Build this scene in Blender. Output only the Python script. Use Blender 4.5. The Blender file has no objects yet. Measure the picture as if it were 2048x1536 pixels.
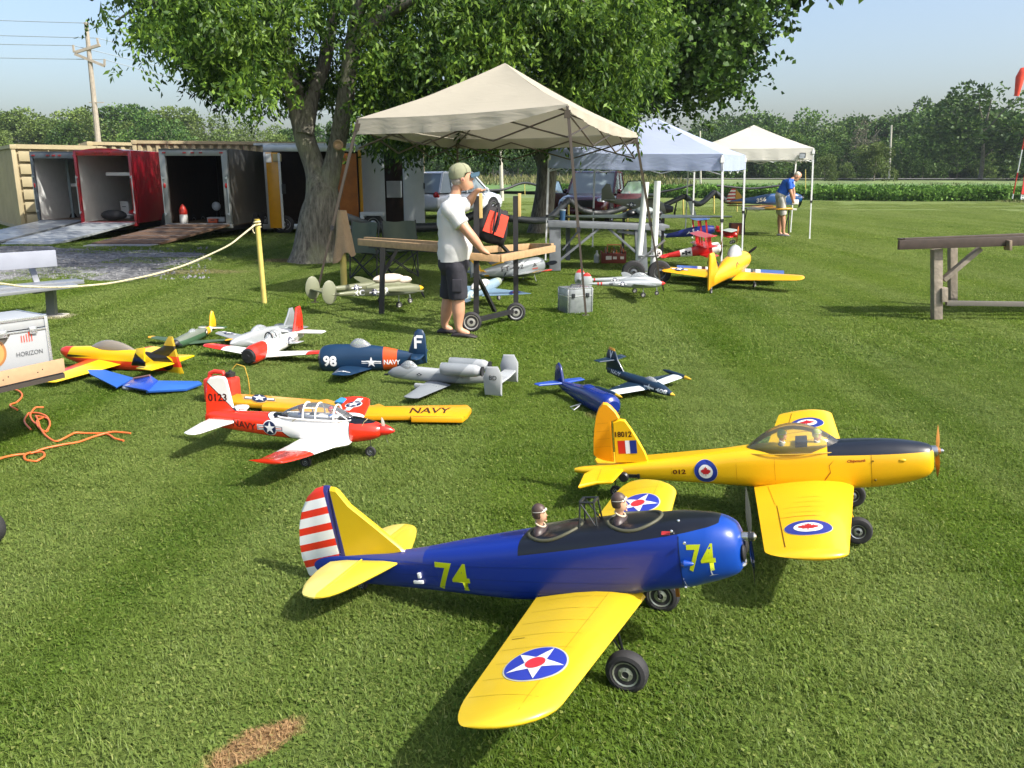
import bpy, bmesh, math, random
import numpy as np
from mathutils import Vector, Matrix, noise
from mathutils.bvhtree import BVHTree
R_ = math.radians
random.seed(7)
rng = np.random.default_rng(7)
S = bpy.context.scene
COL = S.collection
# ------------------------------------------------------------ camera
FPX, HZ, CH = 1680.0, 353.0, 1.65
TH = math.atan((768 - HZ) / FPX)
cd = bpy.data.cameras.new("camera"); cam = bpy.data.objects.new("camera", cd); COL.objects.link(cam)
cam.location = (0, 0, CH); cam.rotation_euler = (math.pi / 2 - TH, 0, 0)
cd.sensor_width = 36; cd.lens = 36 * FPX / 2048; cd.clip_start = 0.05; cd.clip_end = 3000
S.camera = cam
# ------------------------------------------------------------ world, sun, exposure
SUN_AZ, SUN_EL = 121.0, 46.0
w = bpy.data.worlds.new("World"); S.world = w; w.use_nodes = True
nt = w.node_tree; bg = nt.nodes["Background"]
sky = nt.nodes.new("ShaderNodeTexSky"); sky.sky_type = 'NISHITA'; sky.sun_disc = False
sky.sun_elevation = R_(SUN_EL); sky.sun_rotation = R_(SUN_AZ)
sky.air_density = 1.0; sky.dust_density = 4.4; sky.ozone_density = 1.5; sky.altitude = 100
nt.links.new(sky.outputs[0], bg.inputs[0]); bg.inputs[1].default_value = 0.145
sd = bpy.data.lights.new("sun", 'SUN'); so = bpy.data.objects.new("sun", sd); COL.objects.link(so)
sd.energy = 3.9; sd.angle = R_(0.55); sd.color = (1.0, 0.955, 0.87)
az, el = R_(SUN_AZ), R_(SUN_EL)
sdir = Vector((math.sin(az) * math.cos(el), math.cos(az) * math.cos(el), math.sin(el)))
so.rotation_euler = sdir.to_track_quat('Z', 'Y').to_euler(); so.location = sdir * 60
S.view_settings.view_transform = 'Standard'; S.view_settings.look = 'None'
S.view_settings.exposure = 0.84; S.view_settings.gamma = 1.0
S.view_settings.use_curve_mapping = False
S.cycles.max_bounces = 8; S.cycles.transparent_max_bounces = 12; S.cycles.volume_bounces = 0
S.cycles.caustics_reflective = False; S.cycles.caustics_refractive = False

# ------------------------------------------------------------ pixel -> place helpers (2048 x 1536 photo pixels)
_F = Vector((0, math.cos(TH), -math.sin(TH))); _U = Vector((0, math.sin(TH), math.cos(TH))); _C = Vector((0, 0, CH))
def ray(px, py): return _F + Vector((1, 0, 0)) * ((px - 1024) / FPX) + _U * ((768 - py) / FPX)
def G(px, py, z=0.0):
    d = ray(px, py); return _C + d * ((z - CH) / d.z)
def D(px, py, y):
    d = ray(px, py); return _C + d * (y / d.y)

# ------------------------------------------------------------ materials
def hx(s):
    s = s.lstrip('#'); c = [int(s[i:i + 2], 16) / 255 for i in (0, 2, 4)]
    return tuple((x / 12.92 if x <= .04045 else ((x + .055) / 1.055) ** 2.4) for x in c)
_mc = {}
def N(t, ty, **k):
    n = t.nodes.new(ty)
    for a, b in k.items(): setattr(n, a, b)
    return n
def base_mat(name):
    m = bpy.data.materials.new(name); m.use_nodes = True
    t = m.node_tree; return m, t, t.nodes["Principled BSDF"]
def mul_noise(t, col_out, scale, amt, coord=None, detail=4):
    """multiply a colour by gentle noise around 1"""
    nz = N(t, "ShaderNodeTexNoise"); nz.inputs["Scale"].default_value = scale; nz.inputs["Detail"].default_value = detail
    tc = N(t, "ShaderNodeTexCoord"); t.links.new(coord if coord else tc.outputs["Object"], nz.inputs["Vector"])
    mr = N(t, "ShaderNodeMapRange"); mr.inputs[1].default_value = .25; mr.inputs[2].default_value = .75
    mr.inputs[3].default_value = 1 - amt; mr.inputs[4].default_value = 1 + amt
    t.links.new(nz.outputs[0], mr.inputs[0])
    vm = N(t, "ShaderNodeVectorMath", operation='SCALE'); t.links.new(col_out, vm.inputs[0]); t.links.new(mr.outputs[0], vm.inputs["Scale"])
    return vm.outputs[0]
def mat(color, rough=.5, metal=0., name="surface", ns=6., na=.07, bs=0., bst=0., coat=0., spec=.5, emit=None):
    if isinstance(color, str): color = hx(color)
    key = (tuple(round(c, 4) for c in color), rough, metal, name, ns, na, bs, bst, coat, spec)
    if key in _mc: return _mc[key]
    m, t, b = base_mat(name)
    rgb = N(t, "ShaderNodeRGB"); rgb.outputs[0].default_value = (*color, 1)
    o = rgb.outputs[0]
    if na: o = mul_noise(t, o, ns, na)
    t.links.new(o, b.inputs["Base Color"])
    b.inputs["Roughness"].default_value = rough; b.inputs["Metallic"].default_value = metal
    b.inputs["Coat Weight"].default_value = coat; b.inputs["Coat Roughness"].default_value = .12
    b.inputs["Specular IOR Level"].default_value = spec
    if bst:
        nz = N(t, "ShaderNodeTexNoise"); nz.inputs["Scale"].default_value = bs; nz.inputs["Detail"].default_value = 5
        tc = N(t, "ShaderNodeTexCoord"); t.links.new(tc.outputs["Object"], nz.inputs["Vector"])
        bp = N(t, "ShaderNodeBump"); bp.inputs["Strength"].default_value = bst; bp.inputs["Distance"].default_value = .02
        t.links.new(nz.outputs[0], bp.inputs["Height"]); t.links.new(bp.outputs[0], b.inputs["Normal"])
    _mc[key] = m; return m
def paint(base, regions, rough=.3, coat=.3, name="painted_film", na=.05, ns=5., bst=.0, bs=30., metal=0., scratch=0.):
    """regions: (colour, [(a,b,c,d),..]) : colour where every a*x+b*|y|+c*z+d > 0 (object space)"""
    m, t, b = base_mat(name)
    tc = N(t, "ShaderNodeTexCoord"); ab = N(t, "ShaderNodeVectorMath", operation='ABSOLUTE'); t.links.new(tc.outputs["Object"], ab.inputs[0])
    s1 = N(t, "ShaderNodeSeparateXYZ"); s2 = N(t, "ShaderNodeSeparateXYZ"); t.links.new(tc.outputs["Object"], s1.inputs[0]); t.links.new(ab.outputs[0], s2.inputs[0])
    cb = N(t, "ShaderNodeCombineXYZ"); t.links.new(s1.outputs[0], cb.inputs[0]); t.links.new(s2.outputs[1], cb.inputs[1]); t.links.new(s1.outputs[2], cb.inputs[2])
    rgb = N(t, "ShaderNodeRGB"); rgb.outputs[0].default_value = (*(hx(base) if isinstance(base, str) else base), 1); o = rgb.outputs[0]
    for col, hs in regions:
        f = None
        for (a, bb, c, d) in hs:
            dp = N(t, "ShaderNodeVectorMath", operation='DOT_PRODUCT'); t.links.new(cb.outputs[0], dp.inputs[0]); dp.inputs[1].default_value = (a, bb, c)
            gt = N(t, "ShaderNodeMath", operation='GREATER_THAN'); t.links.new(dp.outputs["Value"], gt.inputs[0]); gt.inputs[1].default_value = -d
            if f is None: f = gt.outputs[0]
            else:
                mu = N(t, "ShaderNodeMath", operation='MULTIPLY'); t.links.new(f, mu.inputs[0]); t.links.new(gt.outputs[0], mu.inputs[1]); f = mu.outputs[0]
        mx = N(t, "ShaderNodeMix", data_type='RGBA'); t.links.new(f, mx.inputs[0]); t.links.new(o, mx.inputs[6])
        mx.inputs[7].default_value = (*(hx(col) if isinstance(col, str) else col), 1); o = mx.outputs[2]
    if scratch:
        nz = N(t, "ShaderNodeTexNoise"); nz.inputs["Scale"].default_value = 9; nz.inputs["Detail"].default_value = 8; nz.inputs["Roughness"].default_value = .8
        t.links.new(tc.outputs["Object"], nz.inputs["Vector"])
        mr = N(t, "ShaderNodeMapRange"); mr.inputs[1].default_value = .64; mr.inputs[2].default_value = .72; mr.inputs[4].default_value = scratch; t.links.new(nz.outputs[0], mr.inputs[0])
        mx = N(t, "ShaderNodeMix", data_type='RGBA'); t.links.new(mr.outputs[0], mx.inputs[0]); t.links.new(o, mx.inputs[6]); mx.inputs[7].default_value = (.10, .09, .12, 1); o = mx.outputs[2]
    o = mul_noise(t, o, ns, na)
    t.links.new(o, b.inputs["Base Color"]); b.inputs["Roughness"].default_value = rough; b.inputs["Coat Weight"].default_value = coat
    b.inputs["Coat Roughness"].default_value = .1; b.inputs["Metallic"].default_value = metal
    if bst:
        nz = N(t, "ShaderNodeTexNoise"); nz.inputs["Scale"].default_value = bs; t.links.new(tc.outputs["Object"], nz.inputs["Vector"])
        bp = N(t, "ShaderNodeBump"); bp.inputs["Strength"].default_value = bst; bp.inputs["Distance"].default_value = .01
        t.links.new(nz.outputs[0], bp.inputs["Height"]); t.links.new(bp.outputs[0], b.inputs["Normal"])
    return m
def glass(tint=(.9, .95, .95), clear=.8, name="clear_canopy_plastic"):
    key = ('g', tint, clear)
    if key in _mc: return _mc[key]
    m = bpy.data.materials.new(name); m.use_nodes = True; t = m.node_tree; t.nodes.clear()
    o = N(t, "ShaderNodeOutputMaterial"); tr = N(t, "ShaderNodeBsdfTransparent"); gl = N(t, "ShaderNodeBsdfGlossy"); gl.inputs["Roughness"].default_value = .06
    df = N(t, "ShaderNodeBsdfDiffuse"); df.inputs[0].default_value = (*tint, 1)
    tr.inputs[0].default_value = (*[min(1, c) for c in tint], 1); gl.inputs[0].default_value = (.9, .9, .9, 1)
    fr = N(t, "ShaderNodeFresnel"); fr.inputs[0].default_value = 1.45
    m1 = N(t, "ShaderNodeMixShader"); m1.inputs[0].default_value = 1 - clear; t.links.new(tr.outputs[0], m1.inputs[1]); t.links.new(df.outputs[0], m1.inputs[2])
    m2 = N(t, "ShaderNodeMixShader"); t.links.new(fr.outputs[0], m2.inputs[0]); t.links.new(m1.outputs[0], m2.inputs[1]); t.links.new(gl.outputs[0], m2.inputs[2])
    t.links.new(m2.outputs[0], o.inputs[0]); _mc[key] = m; return m

# ------------------------------------------------------------ object helpers
def tag(o, label=None, cat=None, group=None, kind=None):
    if label: o['label'] = label
    if cat: o['category'] = cat
    if group: o['group'] = group
    if kind: o['kind'] = kind
    return o
def thing(name, label, cat, loc=(0, 0, 0), rz=0., group=None, M=None):
    o = bpy.data.objects.new(name, None); COL.objects.link(o); o.empty_display_size = .1
    if M is not None: o.matrix_world = M
    else: o.location = loc; o.rotation_euler = (0, 0, rz)
    return tag(o, label, cat, group)
def link(name, me, parent=None):
    o = bpy.data.objects.new(name, me); COL.objects.link(o)
    if parent is not None: o.parent = parent
    return o
def copy_tree(o, parent=None):
    c = o.copy(); COL.objects.link(c)
    if parent is not None: c.parent = parent
    for ch in list(o.children): copy_tree(ch, c)
    return c
class MB:
    def __init__(s): s.v = []; s.f = []; s.m = []
    def add(s, vs, fs, mi=0, M=None):
        n = len(s.v)
        if M is not None: vs = [M @ Vector(v) for v in vs]
        s.v += [tuple(v) for v in vs]; s.f += [tuple(i + n for i in f) for f in fs]; s.m += [mi] * len(fs); return s
    def box(s, c, d, mi=0, M=None):
        x, y, z = c; a, b, h = d[0] / 2, d[1] / 2, d[2] / 2
        vs = [(x + i * a, y + j * b, z + k * h) for i in (-1, 1) for j in (-1, 1) for k in (-1, 1)]
        return s.add(vs, [(0, 1, 3, 2), (4, 6, 7, 5), (0, 4, 5, 1), (2, 3, 7, 6), (0, 2, 6, 4), (1, 5, 7, 3)], mi, M)
    def bar(s, p, q, w, h=None, mi=0, up=(0, 0, 1)):
        p, q = Vector(p), Vector(q); h = h or w; d = (q - p).normalized(); u = Vector(up)
        if abs(d.dot(u)) > .95: u = Vector((0, 1, 0))
        sx = d.cross(u).normalized() * w / 2; sz = sx.cross(d).normalized() * h / 2
        vs = [p - sx - sz, p + sx - sz, p + sx + sz, p - sx + sz, q - sx - sz, q + sx - sz, q + sx + sz, q - sx + sz]
        return s.add(vs, [(3, 2, 1, 0), (4, 5, 6, 7), (0, 1, 5, 4), (1, 2, 6, 5), (2, 3, 7, 6), (3, 0, 4, 7)], mi)
    def tube(s, pts, r, n=8, mi=0, cap=True):
        pts = [Vector(p) for p in pts]; k = len(pts); rs = r if isinstance(r, (list, tuple)) else [r] * k
        vs = []; u = None
        for i, p in enumerate(pts):
            d = (pts[min(i + 1, k - 1)] - pts[max(i - 1, 0)]).normalized()
            if u is None: u = d.orthogonal().normalized()
            else:
                u = (u - d * u.dot(d))
                u = u.normalized() if u.length > 1e-6 else d.orthogonal().normalized()
            b = d.cross(u)
            vs += [p + (u * math.cos(2 * math.pi * j / n) + b * math.sin(2 * math.pi * j / n)) * rs[i] for j in range(n)]
        fs = [(i * n + j, i * n + (j + 1) % n, (i + 1) * n + (j + 1) % n, (i + 1) * n + j) for i in range(k - 1) for j in range(n)]
        if cap: fs += [tuple(range(n))[::-1], tuple((k - 1) * n + j for j in range(n))]
        return s.add(vs, fs, mi)
    def lathe(s, prof, n=20, mi=0, M=None, close=False):
        k = len(prof); vs = [(r * math.cos(2 * math.pi * j / n), r * math.sin(2 * math.pi * j / n), z) for r, z in prof for j in range(n)]
        fs = [(i * n + j, i * n + (j + 1) % n, (i + 1) * n + (j + 1) % n, (i + 1) * n + j) for i in range(k - 1) for j in range(n)]
        if not close: fs += [tuple(range(n))[::-1], tuple((k - 1) * n + j for j in range(n))]
        return s.add(vs, fs, mi, M)
    def loft(s, rings, mi=0, cap=True, closed=True, M=None):
        n = len(rings[0]); k = len(rings); vs = [p for r in rings for p in r]
        e = n if closed else n - 1
        fs = [(i * n + j, i * n + (j + 1) % n, (i + 1) * n + (j + 1) % n, (i + 1) * n + j) for i in range(k - 1) for j in range(e)]
        if cap: fs += [tuple(range(n))[::-1], tuple((k - 1) * n + j for j in range(n))]
        return s.add(vs, fs, mi, M)
    def prism(s, poly, h0, h1, mi=0, M=None):
        """poly in XY, extruded along Z"""
        n = len(poly); vs = [(x, y, h0) for x, y in poly] + [(x, y, h1) for x, y in poly]
        fs = [tuple(range(n))[::-1], tuple(range(n, 2 * n))] + [(i, (i + 1) % n, (i + 1) % n + n, i + n) for i in range(n)]
        return s.add(vs, fs, mi, M)
    def ball(s, c, r, mi=0, n=12, k=8, sc=(1, 1, 1), M=None):
        vs = []; c = Vector(c)
        for i in range(k + 1):
            a = math.pi * i / k - math.pi / 2; a = max(min(a, math.pi / 2 - .02), -math.pi / 2 + .02)
            vs.append([(c.x + r * sc[0] * math.cos(a) * math.cos(2 * math.pi * j / n), c.y + r * sc[1] * math.cos(a) * math.sin(2 * math.pi * j / n), c.z + r * sc[2] * math.sin(a)) for j in range(n)])
        return s.loft(vs, mi, True, True, M)
    def build(s, name, mats, parent=None, ang=35, smooth=True, bevel=0.):
        me = bpy.data.meshes.new(name); me.from_pydata([tuple(v) for v in s.v], [], s.f)
        mats = mats if isinstance(mats, (list, tuple)) else [mats]
        for m in mats: me.materials.append(m)
        if len(mats) > 1: me.polygons.foreach_set("material_index", s.m)
        bm = bmesh.new(); bm.from_mesh(me); bmesh.ops.recalc_face_normals(bm, faces=bm.faces)
        if bevel: bmesh.ops.bevel(bm, geom=list(bm.edges), offset=bevel, segments=2, affect='EDGES', profile=.6)
        bm.to_mesh(me); bm.free()
        if smooth:
            me.polygons.foreach_set("use_smooth", [True] * len(me.polygons)); me.set_sharp_from_angle(angle=R_(ang))
        me.update(); return link(name, me, parent)
def fast_mesh(name, V, F, mats, mi=None, parent=None, smooth=False):
    """V (n,3) float, F (m,3|4) int arrays"""
    me = bpy.data.meshes.new(name); me.vertices.add(len(V)); me.vertices.foreach_set("co", np.asarray(V, np.float32).ravel())
    k = F.shape[1]; me.loops.add(F.size); me.loops.foreach_set("vertex_index", np.asarray(F, np.int32).ravel())
    me.polygons.add(len(F)); me.polygons.foreach_set("loop_start", np.arange(0, F.size, k, dtype=np.int32))
    for m in (mats if isinstance(mats, (list, tuple)) else [mats]): me.materials.append(m)
    if mi is not None: me.polygons.foreach_set("material_index", np.asarray(mi, np.int32))
    if smooth: me.polygons.foreach_set("use_smooth", np.ones(len(F), bool))
    me.update(calc_edges=True); me.validate()
    return link(name, me, parent) if parent is not False else me

def pchip(xs, ys, q):
    xs, ys = np.array(xs, float), np.array(ys, float); h = np.diff(xs); d = np.diff(ys) / h
    m = np.zeros(len(xs)); m[0], m[-1] = d[0], d[-1]
    for i in range(1, len(xs) - 1):
        if d[i - 1] * d[i] > 0:
            w1, w2 = 2 * h[i] + h[i - 1], h[i] + 2 * h[i - 1]; m[i] = (w1 + w2) / (w1 / d[i - 1] + w2 / d[i])
    i = np.clip(np.searchsorted(xs, q) - 1, 0, len(h) - 1); t = (q - xs[i]) / h[i]
    return ys[i] * (1 + 2 * t) * (1 - t) ** 2 + h[i] * m[i] * t * (1 - t) ** 2 + ys[i + 1] * t * t * (3 - 2 * t) + h[i] * m[i + 1] * t * t * (t - 1)
def fus(st, name, m, parent, nx=48, ns=28, yc=0., zoff=0.):
    """st: (x, ztop, zbot, halfwidth, exponent) -> closed loft"""
    st = sorted(st); a = np.array(st, float); t = np.linspace(0, 1, nx); xs = a[0, 0] + (a[-1, 0] - a[0, 0]) * (t + .08 * np.sin(2 * np.pi * t) * -1)
    xs = np.unique(np.concatenate([xs, a[:, 0]])); zt, zb, w, e = [pchip(a[:, 0], a[:, i], xs) for i in (1, 2, 3, 4)]
    rings = []
    for i in range(len(xs)):
        zc, hh = (zt[i] + zb[i]) / 2, max((zt[i] - zb[i]) / 2, 1e-4); r = []
        for j in range(ns):
            q = 2 * math.pi * (j + .5) / ns; c, s_ = math.cos(q), math.sin(q)
            r.append((xs[i], yc + max(w[i], 1e-4) * math.copysign(abs(c) ** (2 / e[i]), c), zoff + zc + hh * math.copysign(abs(s_) ** (2 / e[i]), s_)))
        rings.append(r)
    b = MB(); b.loft(rings); return b.build(name, m, parent, 50)
AF = [(0, 0), (.012, .25), (.05, .5), (.12, .78), (.25, .97), (.4, 1.), (.6, .8), (.8, .45), (1, .04)]
def surf(secs, t, name, m, parent, side=1, tb=.55, ang=50):
    """secs: (span, xLE, xTE, z) ; t thickness / chord"""
    rings = []
    for y, le, te, z in secs:
        c = le - te; up = [(le - c * u, side * y, z + c * t * .62 * v) for u, v in AF]; lo = [(le - c * u, side * y, z - c * t * tb * v) for u, v in AF[1:]][::-1]
        rings.append(up + lo)
    b = MB(); b.loft(rings); return b.build(name, m, parent, ang)
def wsecs(y0, y1, le0, le1, te0, te1, z0, z1, rd=.0, n=8, rx=.0, le_pow=1.):
    out = []
    for i in range(n + 1):
        q = i / n; out.append(q)
    if rd:
        out = [q * (1 - rd) for q in out] + [1 - rd + rd * math.sin(a * math.pi / 2 / 8) for a in range(1, 9)]
    res = []
    for q in out:
        le = le0 + (le1 - le0) * q; te = te0 + (te1 - te0) * q; z = z0 + (z1 - z0) * q
        if rd and q > 1 - rd:
            k = (q - (1 - rd)) / rd; sh = 1 - math.sqrt(max(0, 1 - k * k)); c = le - te
            le -= c * sh * (.55 - rx); te += c * sh * (.42 + rx)
        res.append((y0 + (y1 - y0) * q, le, te, z))
    return res
def plate(poly, t, name, m, parent, axis='y', off=0., edge=.25, inset=.12):
    """flat tail surface traced by poly; axis: thickness direction; lens-like cross section"""
    cx = sum(p[0] for p in poly) / len(poly); cy = sum(p[1] for p in poly) / len(poly); n = len(poly)
    inn = [(p[0] + (cx - p[0]) * inset, p[1] + (cy - p[1]) * inset) for p in poly]
    def mp(u, v, h): return (u, off + h, v) if axis == 'y' else (u, v, off + h)
    vs = [mp(*p, t / 2 * edge) for p in poly] + [mp(*p, t / 2) for p in inn] + [mp(*p, -t / 2 * edge) for p in poly] + [mp(*p, -t / 2) for p in inn]
    fs = []
    for i in range(n):
        j = (i + 1) % n; fs += [(i, j, n + j, n + i), (2 * n + j, 2 * n + i, 3 * n + i, 3 * n + j), (j, i, 2 * n + i, 2 * n + j)]
    fs += [tuple(n + i for i in range(n)), tuple(3 * n + i for i in range(n))[::-1]]
    b = MB(); b.add(vs, fs); return b.build(name, m, parent, 40)
def rnd_poly(p, k=3):
    """Chaikin-rounded closed polygon"""
    for _ in range(k):
        q = []
        for i in range(len(p)):
            a, b = p[i], p[(i + 1) % len(p)]; q += [(a[0] * .8 + b[0] * .2, a[1] * .8 + b[1] * .2), (a[0] * .2 + b[0] * .8, a[1] * .2 + b[1] * .8)]
        p = q
    return p

# ------------------------------------------------------------ flat print laid on surfaces
def text2d(s, bold=.0, shear=0.):
    c = bpy.data.curves.new("lettering", 'FONT'); c.body = s; c.size = 1; c.resolution_u = 3; c.offset = bold; c.shear = shear; c.fill_mode = 'FRONT'
    o = bpy.data.objects.new("lettering", c); me = bpy.data.meshes.new_from_object(o)
    v = [(p.co.x, p.co.y) for p in me.vertices]; f = [tuple(p.vertices) for p in me.polygons]
    bpy.data.objects.remove(o); bpy.data.curves.remove(c); bpy.data.meshes.remove(me)
    x0 = min(p[0] for p in v); x1 = max(p[0] for p in v); y0 = min(p[1] for p in v); y1 = max(p[1] for p in v)
    return [((x - x0) / (x1 - x0), (y - y0) / (y1 - y0)) for x, y in v], f     # normalised to the unit box
def disc2d(r=1, n=32, cx=0, cy=0): return [(cx + r * math.cos(2 * math.pi * i / n), cy + r * math.sin(2 * math.pi * i / n)) for i in range(n)], [tuple(range(n))]
def star2d(r=1, rot=90, inner=.382):
    p = [(0, 0)] + [((r if i % 2 == 0 else r * inner) * math.cos(R_(rot + 36 * i)), (r if i % 2 == 0 else r * inner) * math.sin(R_(rot + 36 * i))) for i in range(10)]
    return p, [(0, i, i % 10 + 1) for i in range(1, 11)]
def rect2d(x0, y0, x1, y1): return [(x0, y0), (x1, y0), (x1, y1), (x0, y1)], [(0, 1, 2, 3)]
def poly2d(p): return list(p), [tuple(range(len(p)))]
_leaf = [(0, 1), (.12, .68), (.3, .76), (.24, .38), (.48, .58), (.52, .42), (.9, .3), (.78, .12), (.9, .02), (.45, -.28), (.5, -.42), (.05, -.36), (.03, -.8)]
MAPLE = _leaf + [(-x, y) for x, y in _leaf[::-1] if x > 0.001]
def decal(name, layers, target, parent, aff, mode='side', sgn=-1, off=.0012, maxe=.035):
    """layers: list of ((verts, faces), material); aff=(ox,oy, ax,ay, bx,by): P = o + u*a + v*b ; side: P=(x,z) seen from y=sgn ; top: P=(x,y)"""
    tm = target.data; bvh = BVHTree.FromPolygons([v.co for v in tm.vertices], [tuple(p.vertices) for p in tm.polygons])
    V, Fc, Mi, mats = [], [], [], []
    for li, ((vs, fs), m) in enumerate(layers):
        bm = bmesh.new(); bv = []
        for (u, v) in vs: bv.append(bm.verts.new((aff[0] + u * aff[2] + v * aff[4], aff[1] + u * aff[3] + v * aff[5], 0)))
        for f in fs:
            try: bm.faces.new([bv[i] for i in f])
            except ValueError: pass
        bmesh.ops.triangulate(bm, faces=bm.faces)
        for _ in range(4):
            le = [e for e in bm.edges if e.calc_length() > maxe]
            if not le: break
            bmesh.ops.subdivide_edges(bm, edges=le, cuts=1); bmesh.ops.triangulate(bm, faces=bm.faces)
        bm.verts.index_update(); n0 = len(V); ok = []
        for v in bm.verts:
            if mode == 'side': o = Vector((v.co.x, sgn * 3, v.co.y)); d = Vector((0, -sgn, 0))
            else: o = Vector((v.co.x, v.co.y, 3 * sgn)); d = Vector((0, 0, -sgn))
            h, nn, _, _ = bvh.ray_cast(o, d)
            ok.append(h is not None)
            if h is None: V.append((0, 0, 0))
            else:
                if nn.dot(d) > 0: nn = -nn
                V.append(tuple(h + nn * off * (li + 1)))
        for f in bm.faces:
            ids = [v.index for v in f.verts]
            if all(ok[i] for i in ids): Fc.append(tuple(n0 + i for i in ids)); Mi.append(li)
        mats.append(m); bm.free()
    if not Fc: return None
    me = bpy.data.meshes.new(name); me.from_pydata(V, [], Fc)
    for m in mats: me.materials.append(m)
    me.polygons.foreach_set("material_index", Mi)
    bm = bmesh.new(); bm.from_mesh(me); bmesh.ops.delete(bm, geom=[v for v in bm.verts if not v.link_faces], context='VERTS'); bm.to_mesh(me); bm.free()
    me.polygons.foreach_set("use_smooth", [True] * len(me.polygons)); return link(name, me, parent)
def dfilm(c, rough=.35): return mat(c, rough, name="decal_film", na=.03, ns=9)
WHT, BLK, NVY, RED = hx('#e8e8e8'), (.012, .012, .014), hx('#16224a'), hx('#c8201c')
def usaf(blue=NVY, white=WHT, red=None, bars=True, border=None):
    L = []
    if border is not None:
        L.append((rect2d(-2.12, -.42, 2.12, .42), dfilm(border))) if bars else None
        L.append((disc2d(1.14), dfilm(border)))
    if bars:
        L += [(rect2d(-2.0, -.3, 2.0, .3), dfilm(blue)), (rect2d(-1.9, -.22, 1.9, .22), dfilm(white))]
        if red: L.append((rect2d(-1.9, -.07, 1.9, .07), dfilm(red)))
    L += [(disc2d(1.0), dfilm(blue)), (star2d(.94), dfilm(white))]
    return L
def roundel(cols, rs): return [(disc2d(r), dfilm(c)) for c, r in zip(cols, rs)]

def xwheel(parent, c, r, wd, rimcol='#8d9296', tyre=(.02, .02, .022), rimr=.5, axis='y', nm='wheel'):
    """wheel part with tyre and rim; axis = spin axis"""
    M = Matrix.Translation(c) @ (Matrix.Rotation(R_(90), 4, 'X') if axis == 'y' else Matrix.Rotation(R_(90), 4, 'Y'))
    a = rimr * r; h = wd / 2
    b = MB(); b.lathe([(a, -h * .8), (a + (r - a) * .35, -h), (r * .9, -h * .85), (r * .985, -h * .45), (r, 0), (r * .985, h * .45), (r * .9, h * .85), (a + (r - a) * .35, h), (a, h * .8)], 26, 0, M)
    ty = b.build(nm, mat(tyre, .75, name="tyre_rubber", na=.2, ns=40), parent, 40)
    b = MB(); b.lathe([(a * .25, -h * .6), (a * .3, -h * .95), (a * .8, -h * .7), (a * 1.04, -h * .9), (a * 1.04, h * .9), (a * .8, h * .7), (a * .3, h * .95), (a * .25, h * .6)], 20, 0, M)
    for k in range(5):
        q = 2 * math.pi * k / 5
        for s in (-1, 1): b.lathe([(a * .06, s * h * .7), (a * .06, s * h * .95)], 6, 0, M @ Matrix.Translation((a * .5 * math.cos(q), a * .5 * math.sin(q), 0)))
    b.build('rim', mat(rimcol, .35, .6, name="rim_metal"), ty, 35); return ty
def propeller(parent, c, dia, m, ang=20., nb=2, hub=.02, chord=.1, axis=(1, 0, 0), tip=None, nm='propeller'):
    """blades spin about local x"""
    b = MB(); r = dia / 2
    for k in range(nb):
        q = R_(ang + 360 * k / nb); rings = []
        for i in range(9):
            t = i / 8; rr = hub * .6 + (r - hub * .6) * t; ch = chord * dia * (.35 + 1.5 * t * (1 - t) * 1.6) * (1 if t < .97 else .5); tw = R_(58 - 42 * t); th = ch * .16
            pts = []
            for (u, v) in ((-.5, 0), (-.2, .5), (.2, .45), (.5, 0), (.2, -.35), (-.2, -.35)):
                x = u * ch * math.sin(tw) * 1 + v * th * math.cos(tw); y = u * ch * math.cos(tw) - v * th * math.sin(tw)
                pts.append((x, y * math.cos(q) - rr * math.sin(q), y * math.sin(q) + rr * math.cos(q)))
            rings.append(pts)
        b.loft(rings)
    b.lathe([(hub * .9, -hub * .7), (hub, 0), (hub * .9, hub * .7)], 12, 0, Matrix.Rotation(R_(90), 4, 'Y'))
    o = b.build(nm, m, parent, 40); o.location = c; return o
def bubble(parent, x0, x1, z0, h, w, m, name='canopy', p0=.5, peak=.45, nx=18, nn=14, zs=0.):
    """half-ellipsoid canopy from x0 (rear) to x1 (front); base z0 rising zs towards the front"""
    rings = []
    for i in range(nx + 1):
        t = i / nx; t = .5 - .5 * math.cos(math.pi * t) if i not in (0, nx) else t
        k = (t / peak if t < peak else (1 - t) / (1 - peak)); k = max(0., min(1., k)); k = math.sin(k * math.pi / 2) ** (p0 * 1.6); k = max(k, .015)
        rings.append([(x0 + (x1 - x0) * t, w * k ** .7 * math.cos(math.pi * j / nn), z0 + zs * t + h * k * math.sin(math.pi * j / nn) ** .9) for j in range(nn + 1)])
    b = MB(); b.loft(rings, cap=False, closed=False); return b.build(name, m, parent, 60)

def rumple(o, amp, sc=9., stretch=(1, 1, 1)):
    """small cloth folds: push the surface along its normals by smooth noise"""
    me = o.data; bm = bmesh.new(); bm.from_mesh(me); bmesh.ops.subdivide_edges(bm, edges=bm.edges[:], cuts=1, use_grid_fill=True, smooth=.3); bm.normal_update()
    for v in bm.verts:
        p = v.co; w_ = noise.noise((p.x * sc * stretch[0], p.y * sc * stretch[1], p.z * sc * stretch[2])); v.co = p + v.normal * amp * (abs(w_) * 1.6 - .5 + .5 * noise.noise((p.x * sc * 2.3, p.y * sc * 2.3, p.z * sc * 1.7)))
    bm.to_mesh(me); bm.free(); me.polygons.foreach_set("use_smooth", [True] * len(me.polygons)); me.update()
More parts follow.
